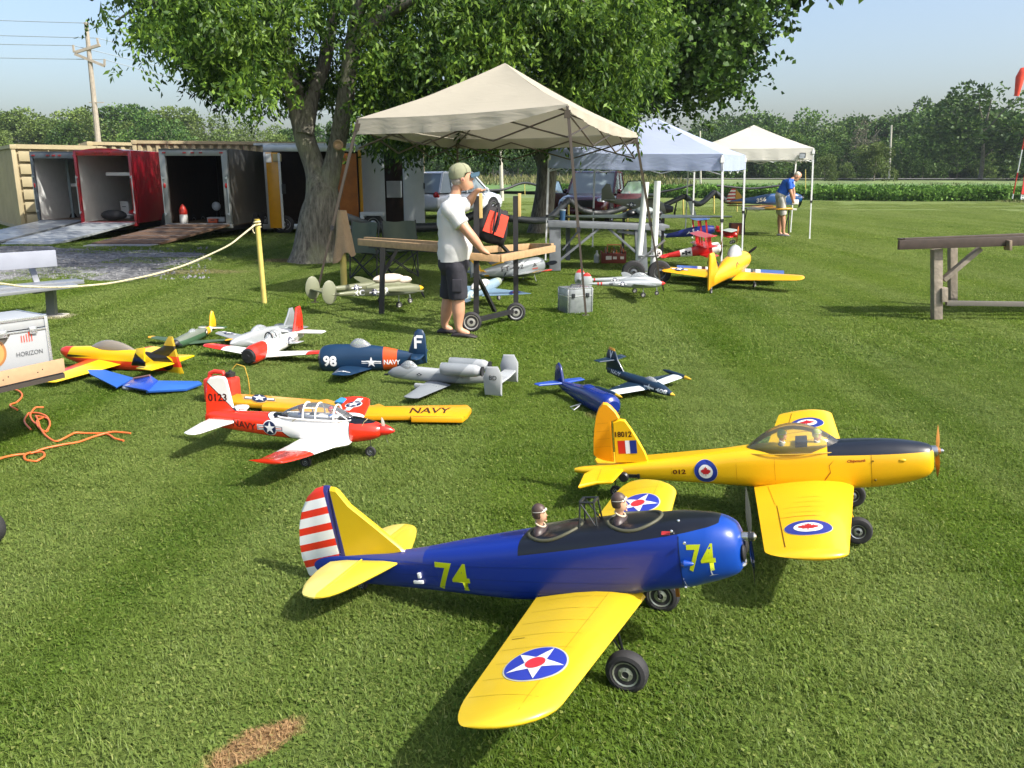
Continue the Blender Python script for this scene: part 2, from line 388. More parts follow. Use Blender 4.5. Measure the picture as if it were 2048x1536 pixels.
# ============================================================ SETTING
GREEN_D, GREEN_M, GREEN_L, STRAW = (.074, .132, .014), (.088, .150, .016), (.135, .200, .026), (.30, .205, .10)
def grass_rgb(t, jitter=None):
    """lawn colour from world position, shared by the soil sheet and the blades"""
    geo = N(t, "ShaderNodeNewGeometry"); P = geo.outputs["Position"]
    def nz(scale, det=4, rough=.55, vec=P):
        n = N(t, "ShaderNodeTexNoise"); n.inputs["Scale"].default_value = scale; n.inputs["Detail"].default_value = det; n.inputs["Roughness"].default_value = rough
        t.links.new(vec, n.inputs["Vector"]); return n.outputs[0]
    def rmp(v, a, b, lo=0., hi=1.):
        m = N(t, "ShaderNodeMapRange"); m.inputs[1].default_value = a; m.inputs[2].default_value = b; m.inputs[3].default_value = lo; m.inputs[4].default_value = hi; t.links.new(v, m.inputs[0]); return m.outputs[0]
    def mix(f, a, b):
        m = N(t, "ShaderNodeMix", data_type='RGBA')
        if isinstance(f, float): m.inputs[0].default_value = f
        else: t.links.new(f, m.inputs[0])
        for k, c in ((6, a), (7, b)):
            if isinstance(c, tuple): m.inputs[k].default_value = (*c, 1)
            else: t.links.new(c, m.inputs[k])
        return m.outputs[2]
    # squashed along y, so patches look like mown clumps
    c = mix(rmp(nz(1.1, 6), .38, .62), GREEN_D, GREEN_M)
    c = mix(rmp(nz(.23, 5), .40, .70), c, GREEN_L)
    c = mix(rmp(nz(5.5, 4), .52, .78, 0., .4), c, (.066, .115, .018))
    # mowing bands run away from the camera
    mp = N(t, "ShaderNodeMapping"); mp.inputs["Rotation"].default_value = (0, 0, R_(-3)); mp.inputs["Scale"].default_value = (1.05, .03, 1); t.links.new(P, mp.inputs[0])
    c = mix(rmp(nz(1., 2, .5, mp.outputs[0]), .42, .58, 0., .60), c, (.185, .235, .070))
    mp = N(t, "ShaderNodeMapping"); mp.inputs["Rotation"].default_value = (0, 0, R_(-3)); mp.inputs["Scale"].default_value = (2.2, .02, 1); mp.inputs["Location"].default_value = (7, 3, 0); t.links.new(P, mp.inputs[0])
    c = mix(rmp(nz(1., 2, .5, mp.outputs[0]), .50, .64, 0., .30), c, (.066, .120, .018))
    mp = N(t, "ShaderNodeMapping"); mp.inputs["Rotation"].default_value = (0, 0, R_(19)); t.links.new(P, mp.inputs[0]); s0 = N(t, "ShaderNodeSeparateXYZ"); t.links.new(mp.outputs[0], s0.inputs[0])
    ma = N(t, "ShaderNodeMath", operation='MULTIPLY_ADD'); t.links.new(nz(.35, 3), ma.inputs[0]); ma.inputs[1].default_value = 2.6; mb_ = N(t, "ShaderNodeMath", operation='MULTIPLY'); mb_.inputs[1].default_value = 3.3; t.links.new(s0.outputs[0], mb_.inputs[0]); t.links.new(mb_.outputs[0], ma.inputs[2])
    si = N(t, "ShaderNodeMath", operation='SINE'); t.links.new(ma.outputs[0], si.inputs[0]); c = mix(rmp(si.outputs[0], -.6, .8, 0., .26), c, (.165, .225, .050))
    # far grass is drier and paler
    sp = N(t, "ShaderNodeSeparateXYZ"); t.links.new(P, sp.inputs[0])
    c = mix(rmp(sp.outputs[1], 10., 45., 0., .5), c, (.165, .20, .070))
    # dry bald patches
    def patch(px, py, rx, ry, rot, col, amt, c):
        g = G(px, py); mp = N(t, "ShaderNodeMapping"); mp.vector_type = 'TEXTURE'; mp.inputs["Location"].default_value = (g.x, g.y, 0); mp.inputs["Rotation"].default_value = (0, 0, R_(rot)); mp.inputs["Scale"].default_value = (rx, ry, 1)
        t.links.new(P, mp.inputs[0]); s = N(t, "ShaderNodeSeparateXYZ"); t.links.new(mp.outputs[0], s.inputs[0])
        cb = N(t, "ShaderNodeCombineXYZ"); t.links.new(s.outputs[0], cb.inputs[0]); t.links.new(s.outputs[1], cb.inputs[1])
        ln = N(t, "ShaderNodeVectorMath", operation='LENGTH'); t.links.new(cb.outputs[0], ln.inputs[0])
        ad = N(t, "ShaderNodeMath", operation='MULTIPLY_ADD'); t.links.new(nz(14., 4, .7), ad.inputs[0]); ad.inputs[1].default_value = .9; t.links.new(ln.outputs["Value"], ad.inputs[2])
        return mix(rmp(ad.outputs[0], 1.15, 1.45, amt, 0.), c, col)
    c = patch(512, 1490, .185, .075, 44, (.36, .225, .115), .93, c)
    c = patch(1200, 832, .12, .10, 0, (.28, .21, .10), .45, c)
    c = patch(610, 522, 1.1, .5, 0, (.20, .145, .085), .8, c)
    c = patch(330, 545, 1.6, .5, 0, (.26, .22, .12), .7, c)
    c = patch(110, 635, .25, .25, 0, (.4, .36, .26), .7, c)
    return c, P, nz, rmp, mix
def lawn_mats():
    m, t, b = base_mat("mown_lawn")
    c, P, nz, rmp, mix = grass_rgb(t)
    c2 = N(t, "ShaderNodeVectorMath", operation='SCALE'); t.links.new(c, c2.inputs[0])
    sp = N(t, "ShaderNodeSeparateXYZ"); t.links.new(P, sp.inputs[0])
    # soil and thatch seen between blades; finer grain further off
    v = rmp(nz(38., 6, .75), .3, .72, .6, 1.15); t.links.new(v, c2.inputs["Scale"])
    t.links.new(c2.outputs[0], b.inputs["Base Color"]); b.inputs["Roughness"].default_value = .95; b.inputs["Specular IOR Level"].default_value = .1
    bp = N(t, "ShaderNodeBump"); bp.inputs["Strength"].default_value = .9; bp.inputs["Distance"].default_value = .05
    t.links.new(nz(26., 6, .7), bp.inputs["Height"]); t.links.new(bp.outputs[0], b.inputs["Normal"])
    g = bpy.data.materials.new("grass_blades"); g.use_nodes = True; t = g.node_tree; t.nodes.clear()
    c, P, nz, rmp, mix = grass_rgb(t)
    ri = N(t, "ShaderNodeNewGeometry").outputs["Random Per Island"]
    c = mix(rmp(ri, .84, .97, 0., .55), c, (.26, .27, .09)); c = mix(rmp(ri, .0, .10, .5, 0.), c, (.05, .15, .02))
    hs = N(t, "ShaderNodeVectorMath", operation='SCALE'); t.links.new(c, hs.inputs[0]); t.links.new(rmp(ri, 0., 1., 1.05, 1.55), hs.inputs["Scale"])
    d = N(t, "ShaderNodeBsdfDiffuse"); tl = N(t, "ShaderNodeBsdfTranslucent"); gl = N(t, "ShaderNodeBsdfGlossy"); gl.inputs["Roughness"].default_value = .42
    t.links.new(hs.outputs[0], d.inputs[0]); t.links.new(hs.outputs[0], tl.inputs[0]); gl.inputs[0].default_value = (.8, .85, .8, 1)
    a = N(t, "ShaderNodeMixShader"); a.inputs[0].default_value = .5; t.links.new(d.outputs[0], a.inputs[1]); t.links.new(tl.outputs[0], a.inputs[2])
    e = N(t, "ShaderNodeMixShader"); e.inputs[0].default_value = .010; t.links.new(a.outputs[0], e.inputs[1]); t.links.new(gl.outputs[0], e.inputs[2])
    o = N(t, "ShaderNodeOutputMaterial"); t.links.new(e.outputs[0], o.inputs[0])
    return m, g
M_LAWN, M_BLADE = lawn_mats()
# the lawn and the rising meadow behind it: one sheet each
def sheet(name, pts, m, z=0., kind='structure', ny=1):
    b = MB(); b.add([(x, y, z) if len(p) == 2 else p for p in pts for x, y in [p[:2]]], [tuple(range(len(pts)))]); o = b.build(name, m, smooth=False)
    if o.data.polygons[0].normal.z < 0: o.data.flip_normals()
    o['kind'] = kind; return o
sheet('lawn', [(-900, -60), (900, -60), (900, 1500), (-900, 1500)], M_LAWN)

# ---- grass blades scattered with geometry nodes
def blade_patch(seed, size, nb, hmin, hmax, wd, clover=.12):
    r = np.random.default_rng(seed); n = nb
    x = r.uniform(-size / 2, size / 2, n); y = r.uniform(-size / 2, size / 2, n)
    h = r.uniform(hmin, hmax, n) * (1 + .3 * np.sin(x * 19 + seed) * np.sin(y * 17 + seed * 2)); a = r.uniform(0, 2 * np.pi, n); ln = r.uniform(.3, 1.6, n) * h
    wv = wd * r.uniform(.6, 1.3, n); ca, sa = np.cos(a), np.sin(a); dx, dy = ca * ln, sa * ln; px, py = -sa * wv / 2, ca * wv / 2
    V = np.zeros((n, 6, 3)); z0 = -.004
    V[:, 0] = np.stack([x - px, y - py, np.full(n, z0)], 1); V[:, 1] = np.stack([x + px, y + py, np.full(n, z0)], 1)
    V[:, 2] = np.stack([x + px * .8 + dx * .35, y + py * .8 + dy * .35, h * .65], 1); V[:, 3] = np.stack([x - px * .8 + dx * .35, y - py * .8 + dy * .35, h * .65], 1)
    V[:, 4] = np.stack([x + px * .15 + dx, y + py * .15 + dy, h], 1); V[:, 5] = np.stack([x - px * .15 + dx, y - py * .15 + dy, h], 1)
    b = np.arange(n)[:, None] * 6; F = np.concatenate([b + [0, 1, 2, 3], b + [3, 2, 4, 5]])
    # clover leaves: small tilted rosettes
    k = int(nb * clover); cx = r.uniform(-size / 2, size / 2, k); cy = r.uniform(-size / 2, size / 2, k); cz = r.uniform(hmin * .5, hmax * .7, k); s = wd * 2.1
    W = np.zeros((k, 4, 3)); q = r.uniform(0, 6.28, k)
    for i in range(4):
        W[:, i] = np.stack([cx + s * np.cos(q + i * 1.571), cy + s * np.sin(q + i * 1.571), cz + r.uniform(-.004, .004, k)], 1)
    F2 = len(V) * 6 + np.arange(k)[:, None] * 4 + [0, 1, 2, 3]
    me = fast_mesh("blades", np.concatenate([V.reshape(-1, 3), W.reshape(-1, 3)]), np.concatenate([F, F2]), M_BLADE, parent=False)
    return me
def scatter(name, pts, rot, scl, idx, sources, m=None):
    """one object: geometry nodes instance the source meshes on the vertices"""
    me = bpy.data.meshes.new(name); me.vertices.add(len(pts)); me.vertices.foreach_set("co", np.asarray(pts, np.float32).ravel())
    for nm, ty, da in (("rz", 'FLOAT', rot), ("ix", 'INT', idx)):
        at = me.attributes.new(nm, ty, 'POINT'); at.data.foreach_set("value", np.asarray(da, np.float32 if ty == 'FLOAT' else np.int32))
    at = me.attributes.new("sc", 'FLOAT_VECTOR', 'POINT'); at.data.foreach_set("vector", np.asarray(scl, np.float32).ravel())
    o = link(name, me)
    ng = bpy.data.node_groups.new(name, 'GeometryNodeTree'); ng.interface.new_socket("Geometry", in_out='INPUT', socket_type='NodeSocketGeometry'); ng.interface.new_socket("Geometry", in_out='OUTPUT', socket_type='NodeSocketGeometry')
    gi = ng.nodes.new("NodeGroupInput"); go = ng.nodes.new("NodeGroupOutput"); jn = ng.nodes.new("GeometryNodeJoinGeometry")
    for s in reversed(sources):
        oi = ng.nodes.new("GeometryNodeObjectInfo"); oi.inputs["Object"].default_value = s; oi.inputs["As Instance"].default_value = True
        ng.links.new(oi.outputs["Geometry"], jn.inputs[0])
    ip = ng.nodes.new("GeometryNodeInstanceOnPoints"); ip.inputs["Pick Instance"].default_value = True
    def na(nm, ty):
        n = ng.nodes.new("GeometryNodeInputNamedAttribute"); n.data_type = ty; n.inputs["Name"].default_value = nm; return n.outputs["Attribute"]
    cx = ng.nodes.new("ShaderNodeCombineXYZ"); ng.links.new(na("rz", 'FLOAT'), cx.inputs[2])
    er = ng.nodes.new("FunctionNodeEulerToRotation"); ng.links.new(cx.outputs[0], er.inputs[0])
    ng.links.new(gi.outputs[0], ip.inputs["Points"]); ng.links.new(jn.outputs[0], ip.inputs["Instance"]); ng.links.new(na("ix", 'INT'), ip.inputs["Instance Index"])
    ng.links.new(er.outputs[0], ip.inputs["Rotation"]); ng.links.new(na("sc", 'FLOAT_VECTOR'), ip.inputs["Scale"]); ng.links.new(ip.outputs[0], go.inputs[0])
    md = o.modifiers.new("scatter", 'NODES'); md.node_group = ng; return o
src = []
for i in range(4):
    me = blade_patch(11 + i, .5, 6800, .006, .019, .0025); o = bpy.data.objects.new("grass_tuft", me); src.append(o)
for i in range(3):
    me = blade_patch(31 + i, 1., 8000, .008, .023, .0055, .08); o = bpy.data.objects.new("grass_tuft", me); src.append(o)
edge = [(-260, 560), (-100, 575), (40, 562), (120, 552), (240, 566), (330, 548), (392, 528), (428, 515), (380, 506), (300, 500), (200, 503), (110, 493), (0, 492), (-160, 494), (-300, 505)]
gpl = [G(*p) for p in edge]
def in_gravel(x, y):
    c = False
    for i in range(len(gpl)):
        a, b = gpl[i], gpl[i - 1]
        if (a.y > y) != (b.y > y) and x < (b.x - a.x) * (y - a.y) / (b.y - a.y) + a.x: c = not c
    return c
pts, rot, scl, idx = [], [], [], []
gpat = [G(610, 522), G(250, 528)]
keep_p = lambda y: 1 if y < 36 else max(.0, 1 - (y - 36) / 24)
def put_patches(y0, y1, st, s, ids, zs):
    y = y0
    while y < y1:
        hw = y * .66 + 1.3; x = -hw
        while x < hw:
            q = random.random
            if not (in_gravel(x, y) and q() > .06) and q() < keep_p(y):
                pts.append((x + (q() - .5) * st * .3, y + (q() - .5) * st * .3, 0.)); rot.append(random.choice((0, 1, 2, 3)) * math.pi / 2 + (q() - .5) * .2); k = s * (1.08 + q() * .1); scl.append((k, k, zs * (.8 + .5 * q()))); idx.append(random.choice(ids))
            x += st
        y += st
put_patches(1.2, 7.7, .5, 1.2, (0, 1, 2, 3), 1.)
put_patches(8., 17.2, 1., 1.15, (4, 5, 6), 1.)
put_patches(18., 60., 2., 2.2, (4, 5, 6), 1.15)
g = scatter('lawn_grass', pts, rot, scl, idx, src); tag(g, kind='stuff'); g['label'] = 'short mown green grass with clover covering the lawn'

# ---- gravel
m, t, b = base_mat("grey_gravel")
tc = N(t, "ShaderNodeTexCoord"); vo = N(t, "ShaderNodeTexVoronoi"); vo.inputs["Scale"].default_value = 16; t.links.new(tc.outputs["Object"], vo.inputs["Vector"])
rp = N(t, "ShaderNodeValToRGB"); rp.color_ramp.elements[0].color = (.09, .092, .095, 1); rp.color_ramp.elements[1].color = (.27, .275, .285, 1)
sx = N(t, "ShaderNodeSeparateColor"); t.links.new(vo.outputs["Color"], sx.inputs[0]); t.links.new(sx.outputs[0], rp.inputs[0])
t.links.new(mul_noise(t, rp.outputs[0], .7, .35), b.inputs["Base Color"]); b.inputs["Roughness"].default_value = 1.; b.inputs["Specular IOR Level"].default_value = .0
bp = N(t, "ShaderNodeBump"); bp.inputs["Strength"].default_value = .8; bp.inputs["Distance"].default_value = .03; t.links.new(vo.outputs["Distance"], bp.inputs["Height"]); t.links.new(bp.outputs[0], b.inputs["Normal"])
M_GRAVEL = m
gp = [];
for i in range(len(edge)):
    a, c = G(*edge[i]), G(*edge[(i + 1) % len(edge)])
    for k in range(5):
        p = a.lerp(c, k / 5); nzv = noise.noise((p.x * 1.7, p.y * 1.7, 3)) * .35; gp.append((p.x + nzv, p.y + nzv * .7))
sheet('gravel_patch', gp, M_GRAVEL, .012)
# loose stones lying on it
b = MB()
for i in range(700):
    q = G(random.uniform(-60, 420), random.uniform(496, 560)); s = random.uniform(.012, .04)
    b.add([(q.x - s, q.y, .0), (q.x, q.y - s, .0), (q.x + s, q.y, .0), (q.x, q.y + s, .0), (q.x + s * .2, q.y, s * 1.3)], [(0, 1, 4), (1, 2, 4), (2, 3, 4), (3, 0, 4)])
tag(b.build('gravel_stones', mat((.16, .163, .168), .9, name="stone", na=.5, ns=3), smooth=False), 'loose grey gravel stones by the trailers', kind='stuff')

# ---- far ground: dry weeds, meadow slope and road
M_MEADOW = mat((.115, .165, .045), .95, name="rough_meadow", ns=.16, na=.4, bs=3, bst=.6)
sl = MB(); xs = [-700 + 50 * i for i in range(29)]
rows = [(66, -.05), (74, .12), (95, .75), (112, 1.28), (170, 1.35), (900, 1.3)]
vs = [(x, y + 8 * math.sin(x * .02), z) for y, z in rows for x in xs]; nxx = len(xs)
sl.add(vs, [(i * nxx + j, i * nxx + j + 1, (i + 1) * nxx + j + 1, (i + 1) * nxx + j) for i in range(len(rows) - 1) for j in range(nxx - 1)])
o = sl.build('meadow', M_MEADOW, ang=80); o['kind'] = 'structure'
b = MB(); b.box((-12, 118, 1.37), (170, 7, .08)); o = b.build('country_road', mat((.22, .215, .21), .9, name="worn_asphalt")); o['kind'] = 'structure'

# ---- leaf helpers
def leaf_mat(name, c1, c2, c3, trans=.3, gloss=.05, rough=.35, ns=.5):
    m = bpy.data.materials.new(name); m.use_nodes = True; t = m.node_tree; t.nodes.clear()
    ge = N(t, "ShaderNodeNewGeometry"); oi = N(t, "ShaderNodeObjectInfo"); ri = ge.outputs["Random Per Island"]
    nz = N(t, "ShaderNodeTexNoise"); nz.inputs["Scale"].default_value = ns; nz.inputs["Detail"].default_value = 3; t.links.new(ge.outputs["Position"], nz.inputs["Vector"])
    ad = N(t, "ShaderNodeMath", operation='MULTIPLY_ADD'); t.links.new(ri, ad.inputs[0]); ad.inputs[1].default_value = .55; t.links.new(nz.outputs[0], ad.inputs[2])
    rp = N(t, "ShaderNodeValToRGB"); e = rp.color_ramp.elements; e[0].position = .45; e[0].color = (*c1, 1); e[1].position = 1.05; e[1].color = (*c3, 1); k = e.new(.75); k.color = (*c2, 1)
    t.links.new(ad.outputs[0], rp.inputs[0])
    sc = N(t, "ShaderNodeVectorMath", operation='SCALE'); t.links.new(rp.outputs[0], sc.inputs[0])
    mr = N(t, "ShaderNodeMapRange"); mr.inputs[3].default_value = .7; mr.inputs[4].default_value = 1.3; t.links.new(oi.outputs["Random"], mr.inputs[0]); t.links.new(mr.outputs[0], sc.inputs["Scale"])
    d = N(t, "ShaderNodeBsdfDiffuse"); tl = N(t, "ShaderNodeBsdfTranslucent"); gl = N(t, "ShaderNodeBsdfGlossy"); gl.inputs["Roughness"].default_value = rough; gl.inputs[0].default_value = (.8, .85, .8, 1)
    t.links.new(sc.outputs[0], d.inputs[0]); t.links.new(sc.outputs[0], tl.inputs[0])
    a = N(t, "ShaderNodeMixShader"); a.inputs[0].default_value = trans; t.links.new(d.outputs[0], a.inputs[1]); t.links.new(tl.outputs[0], a.inputs[2])
    f = N(t, "ShaderNodeMixShader"); f.inputs[0].default_value = gloss; t.links.new(a.outputs[0], f.inputs[1]); t.links.new(gl.outputs[0], f.inputs[2])
    o = N(t, "ShaderNodeOutputMaterial"); t.links.new(f.outputs[0], o.inputs[0]); return m
def leaves(c, axis, L, Wd, r, fold=.25):
    """c (n,3) leaf bases, axis (n,3) unit leaf directions -> diamond quads"""
    n = len(c); rnd = r.normal(size=(n, 3)); s = np.cross(axis, rnd); s /= np.linalg.norm(s, axis=1, keepdims=True) + 1e-9; nn = np.cross(axis, s)
    L = np.asarray(L).reshape(-1, 1) * np.ones((n, 1)); Wd = np.asarray(Wd).reshape(-1, 1) * np.ones((n, 1))
    V = np.stack([c, c + axis * L * .45 + s * Wd / 2 + nn * Wd * fold, c + axis * L, c + axis * L * .45 - s * Wd / 2 + nn * Wd * fold], 1).reshape(-1, 3)
    return V, np.arange(n * 4).reshape(n, 4)
def sprays(cen, r, per, L, Wd, droop=.9, tw=.35):
    """each centre carries a drooping twig with leaves"""
    n = len(cen); d = r.normal(size=(n, 3)); d[:, 2] = -abs(d[:, 2]) * droop - droop * .3; d /= np.linalg.norm(d, axis=1, keepdims=True)
    c = np.repeat(cen, per, 0); dd = np.repeat(d, per, 0); t = np.tile(np.linspace(0, 1, per), n)[:, None]
    pos = c + dd * t * tw + np.array([0, 0, -1.]) * (t ** 2) * tw * droop * .5 + r.normal(size=(n * per, 3)) * tw * .10
    ax = dd * .7 + r.normal(size=(n * per, 3)) * .55 + np.array([0, 0, -1.]) * droop * .6; ax /= np.linalg.norm(ax, axis=1, keepdims=True)
    return leaves(pos, ax, L * r.uniform(.6, 1.2, n * per), Wd * r.uniform(.7, 1.2, n * per), r)
M_BARK = None
def bark_mat():
    m, t, b = base_mat("grey_bark"); tc = N(t, "ShaderNodeTexCoord")
    mp = N(t, "ShaderNodeMapping"); mp.inputs["Scale"].default_value = (9, 9, 1.6); t.links.new(tc.outputs["Object"], mp.inputs[0])
    n1 = N(t, "ShaderNodeTexNoise"); n1.inputs["Scale"].default_value = 2.4; n1.inputs["Detail"].default_value = 8; n1.inputs["Roughness"].default_value = .7; t.links.new(mp.outputs[0], n1.inputs["Vector"])
    rp = N(t, "ShaderNodeValToRGB"); e = rp.color_ramp.elements; e[0].position = .35; e[0].color = (.055, .05, .04, 1); e[1].position = .68; e[1].color = (.28, .26, .21, 1); t.links.new(n1.outputs[0], rp.inputs[0])
    n2 = N(t, "ShaderNodeTexNoise"); n2.inputs["Scale"].default_value = 1.6; n2.inputs["Detail"].default_value = 5; t.links.new(tc.outputs["Object"], n2.inputs["Vector"])
    mr = N(t, "ShaderNodeMapRange"); mr.inputs[1].default_value = .5; mr.inputs[2].default_value = .68; mr.inputs[4].default_value = .55; t.links.new(n2.outputs[0], mr.inputs[0])
    mx = N(t, "ShaderNodeMix", data_type='RGBA'); t.links.new(mr.outputs[0], mx.inputs[0]); t.links.new(rp.outputs[0], mx.inputs[6]); mx.inputs[7].default_value = (.27, .29, .16, 1)
    t.links.new(mx.outputs[2], b.inputs["Base Color"]); b.inputs["Roughness"].default_value = .9
    bp = N(t, "ShaderNodeBump"); bp.inputs["Strength"].default_value = 1.; bp.inputs["Distance"].default_value = .05; t.links.new(n1.outputs[0], bp.inputs["Height"]); t.links.new(bp.outputs[0], b.inputs["Normal"]); return m
M_BARK = bark_mat()
def limb(b, pts, rs, n=12, sub=5):
    P = np.array([list(p) for p in pts]); t = np.arange(len(P)); q = np.linspace(0, len(P) - 1, (len(P) - 1) * sub + 1)
    X = np.stack([pchip(t, P[:, i], q) for i in range(3)], 1); r = pchip(t, np.array(rs), q)
    r = r * (1 + .06 * np.array([noise.noise((x[0] * 3, x[1] * 3, x[2] * 3)) for x in X])); b.tube([tuple(x) for x in X], list(r), n)
# ---------------- big maple beside the trailers
r1 = np.random.default_rng(5)
g0 = G(626, 524); ty = g0.y
tm = thing('maple_tree', 'big twin-trunked maple with hanging leaves between the trailers and the tan canopy tent', 'tree', g0)
b = MB()
def TD(px, py, dy=0.): return Vector(D(px, py, ty + dy)) - g0
limb(b, [TD(626, 545), TD(628, 505), TD(634, 450), TD(645, 395), TD(632, 340, .1), TD(612, 285, .1), TD(598, 225, .2), TD(575, 130, .3), TD(560, 20, .5), TD(540, -160, .9)], [.60, .43, .37, .34, .22, .20, .19, .17, .14, .10], 18)
limb(b, [TD(640, 420), TD(660, 350), TD(672, 300), TD(686, 230, -.2), TD(697, 150, -.3), TD(712, 40, -.5), TD(730, -150, -.8)], [.22, .20, .17, .165, .15, .13, .09], 16)
limb(b, [TD(610, 270), TD(622, 200, .2), TD(650, 120, .5), TD(668, 20, .9), TD(690, -120, 1.4)], [.17, .15, .13, .10, .07], 10)
limb(b, [TD(575, 130, .3), TD(500, 60, .3), TD(400, 10, .1), TD(300, 5, -.3), TD(235, 40, -.4)], [.10, .08, .05, .035, .015], 8)
limb(b, [TD(600, 180, .1), TD(540, 130, -.8), TD(440, 100, -1.4), TD(360, 130, -1.6)], [.09, .06, .04, .012], 8)
limb(b, [TD(705, 90, -.4), TD(800, 10, -.8), TD(950, -40, -1.), TD(1120, -20, -1.1), TD(1240, 60, -1.2)], [.14, .10, .08, .05, .02], 8)
limb(b, [TD(700, 130, -.3), TD(790, 100, .6), TD(900, 120, 1.2), TD(1000, 190, 1.6)], [.10, .07, .05, .02], 8)
b.build('trunk', M_BARK, tm, 60)
b = MB(); kk = TD(677, 290, -.30); b.lathe([(.085, -.02), (.10, .02), (.075, .045), (.045, .02), (.04, .02)], 14, 0, Matrix.Translation(kk) @ Matrix.Rotation(R_(90), 4, 'X')); b.build('knot_hole', mat((.42, .27, .15), .8, name="cut_wood"), tm)
LOW1 = [(195, 0), (212, 15), (232, 45), (246, 10), (268, 20), (296, 80), (316, 140), (332, 165), (347, 100), (362, 40), (385, 90), (405, 120), (418, 175), (450, 190), (500, 212), (560, 225), (700, 235), (760, 262), (830, 270), (860, 260), (950, 255), (985, 265), (1010, 262), (1100, 250), (1170, 245), (1210, 240), (1250, 235), (1290, 150), (1300, 60), (1310, -20)]
LX = np.array([p[0] for p in LOW1]); LYv = np.array([p[1] for p in LOW1])
def fill(n, x0, x1, y0, LXa, LYa, dep, spread, r, gap=.0, gs=.9, seed=0., sky=None, edge=22, keep=None):
    out = []
    while len(out) < n:
        px, py = r.uniform(x0, x1), r.uniform(y0, max(LYa) + 5); lo = np.interp(px, LXa, LYa)
        if py > lo - r.exponential(edge) + 4: continue
        d = dep(px) + r.normal() * spread
        p = D(px, py, d); v = noise.noise((p.x * gs + seed, p.y * gs, p.z * gs * 1.3)); v += .5 * noise.noise((p.x * gs * 2.7, p.y * gs * 2.7 + seed, p.z * gs * 3.1))
        th = sky(px, py) if sky else gap
        if v < th: continue
        if keep and not keep(px, py, d): continue
        out.append((p.x, p.y, p.z))
    return np.array(out)
sk1 = lambda px, py: (.25 if px < 420 else (.12 if px < 560 else -.08)) + (.06 if 520 < px < 700 and py < 260 else 0)
def clump(c, k, r, s=(.29, .29, .15)):
    c = np.repeat(c, k, 0); return c + r.normal(size=c.shape) * np.array(s)
c1 = fill(930, 205, 1305, -40, LX, LYv, lambda px: ty - .7 + (.4 if px > 1100 else 0), 1.7, r1, sky=sk1, keep=lambda px, py, d: not (px > 640 and d < 14.6) and not (548 < px < 735 and py > 15 + 40 * math.sin(px * .09) and d < ty + .35) and noise.noise((px * .012, py * .016, d * .5)) > -.32)
c1b = fill(120, 210, 470, -40, LX, LYv, lambda px: ty - .6, .8, r1, sky=lambda a, b: .17)
c1, c1b = clump(c1, 8, r1), clump(c1b, 7, r1, (.2, .25, .22))
V, F = sprays(np.concatenate([c1, c1b]) - np.array(g0), r1, 13, .130, .048, .70, .34)
M_MAPLE = leaf_mat("maple_leaves", (.012, .034, .005), (.044, .100, .012), (.155, .255, .030), .40, .02, .5, .9)
fast_mesh('crown', V, F, M_MAPLE, parent=tm)
up = []
while len(up) < 3000:
    p = r1.uniform(-1, 1, 3)
    if (p ** 2).sum() < 1 and (p ** 2).sum() > .25: up.append((p[0] * 7.2 + .9, p[1] * 4.2 + 1.6, 8.6 + p[2] * 4.3))
up = np.array([q for q in up if q[2] > 5.4 and q[0] > -5.2 and noise.noise((q[0] * .5, q[1] * .5, q[2] * .5)) > -.12]); V, F = sprays(up, r1, 8, .30, .13, .8, .7)
o = fast_mesh('crown', V, F, M_MAPLE, parent=tm)
# ---------------- cottonwood beyond the tents
r2 = np.random.default_rng(9); g1 = G(1083, 466); t2y = g1.y
tm2 = thing('cottonwood_tree', 'dark trunked tree with round glossy leaves standing behind the blue-white canopy tent', 'tree', g1)
def TE(px, py, dy=0.): return Vector(D(px, py, t2y + dy)) - g1
b = MB()
limb(b, [TE(1083, 475), TE(1084, 440), TE(1090, 390), TE(1094, 340), TE(1090, 300), TE(1110, 240, .2), TE(1150, 170, .3), TE(1200, 90, .5), TE(1260, 10, .8), TE(1300, -100, 1.)], [.50, .36, .30, .29, .26, .25, .23, .19, .15, .10], 14)
limb(b, [TE(1092, 345), TE(1078, 310), TE(1062, 285), TE(1045, 240), TE(1010, 160), TE(960, 60)], [.2, .18, .16, .13, .10, .05], 10)
limb(b, [TE(1150, 170, .3), TE(1230, 150, -.5), TE(1320, 160, -1.), TE(1370, 190, -1.2)], [.12, .08, .05, .02], 8)
limb(b, [TE(1200, 90, .5), TE(1320, 60, 0), TE(1430, 50, -.4), TE(1520, 35, -.6)], [.13, .09, .06, .02], 8)
b.build('trunk', M_BARK, tm2, 60)
LOW2 = [(1120, 300), (1180, 280), (1230, 200), (1280, 190), (1325, 205), (1345, 232), (1362, 222), (1385, 195), (1400, 220), (1425, 205), (1440, 175), (1455, 180), (1466, 150), (1486, 105), (1500, 60), (1525, 60), (1535, 30), (1520, -10), (1522, -40)]
c2 = fill(620, 1150, 1535, -60, np.array([p[0] for p in LOW2]), np.array([p[1] for p in LOW2]), lambda px: t2y - .6, 1.6, r2, sky=lambda px, py: -.10, gs=.7, seed=4, edge=16)
c2 = clump(c2, 8, r2, (.42, .42, .26)); V, F = sprays(c2 - np.array(g1), r2, 9, .15, .14, .45, .45)
M_COTTON = leaf_mat("cottonwood_leaves", (.011, .033, .006), (.036, .090, .012), (.11, .205, .028), .28, .03, .45)
fast_mesh('crown', V, F, M_COTTON, parent=tm2)
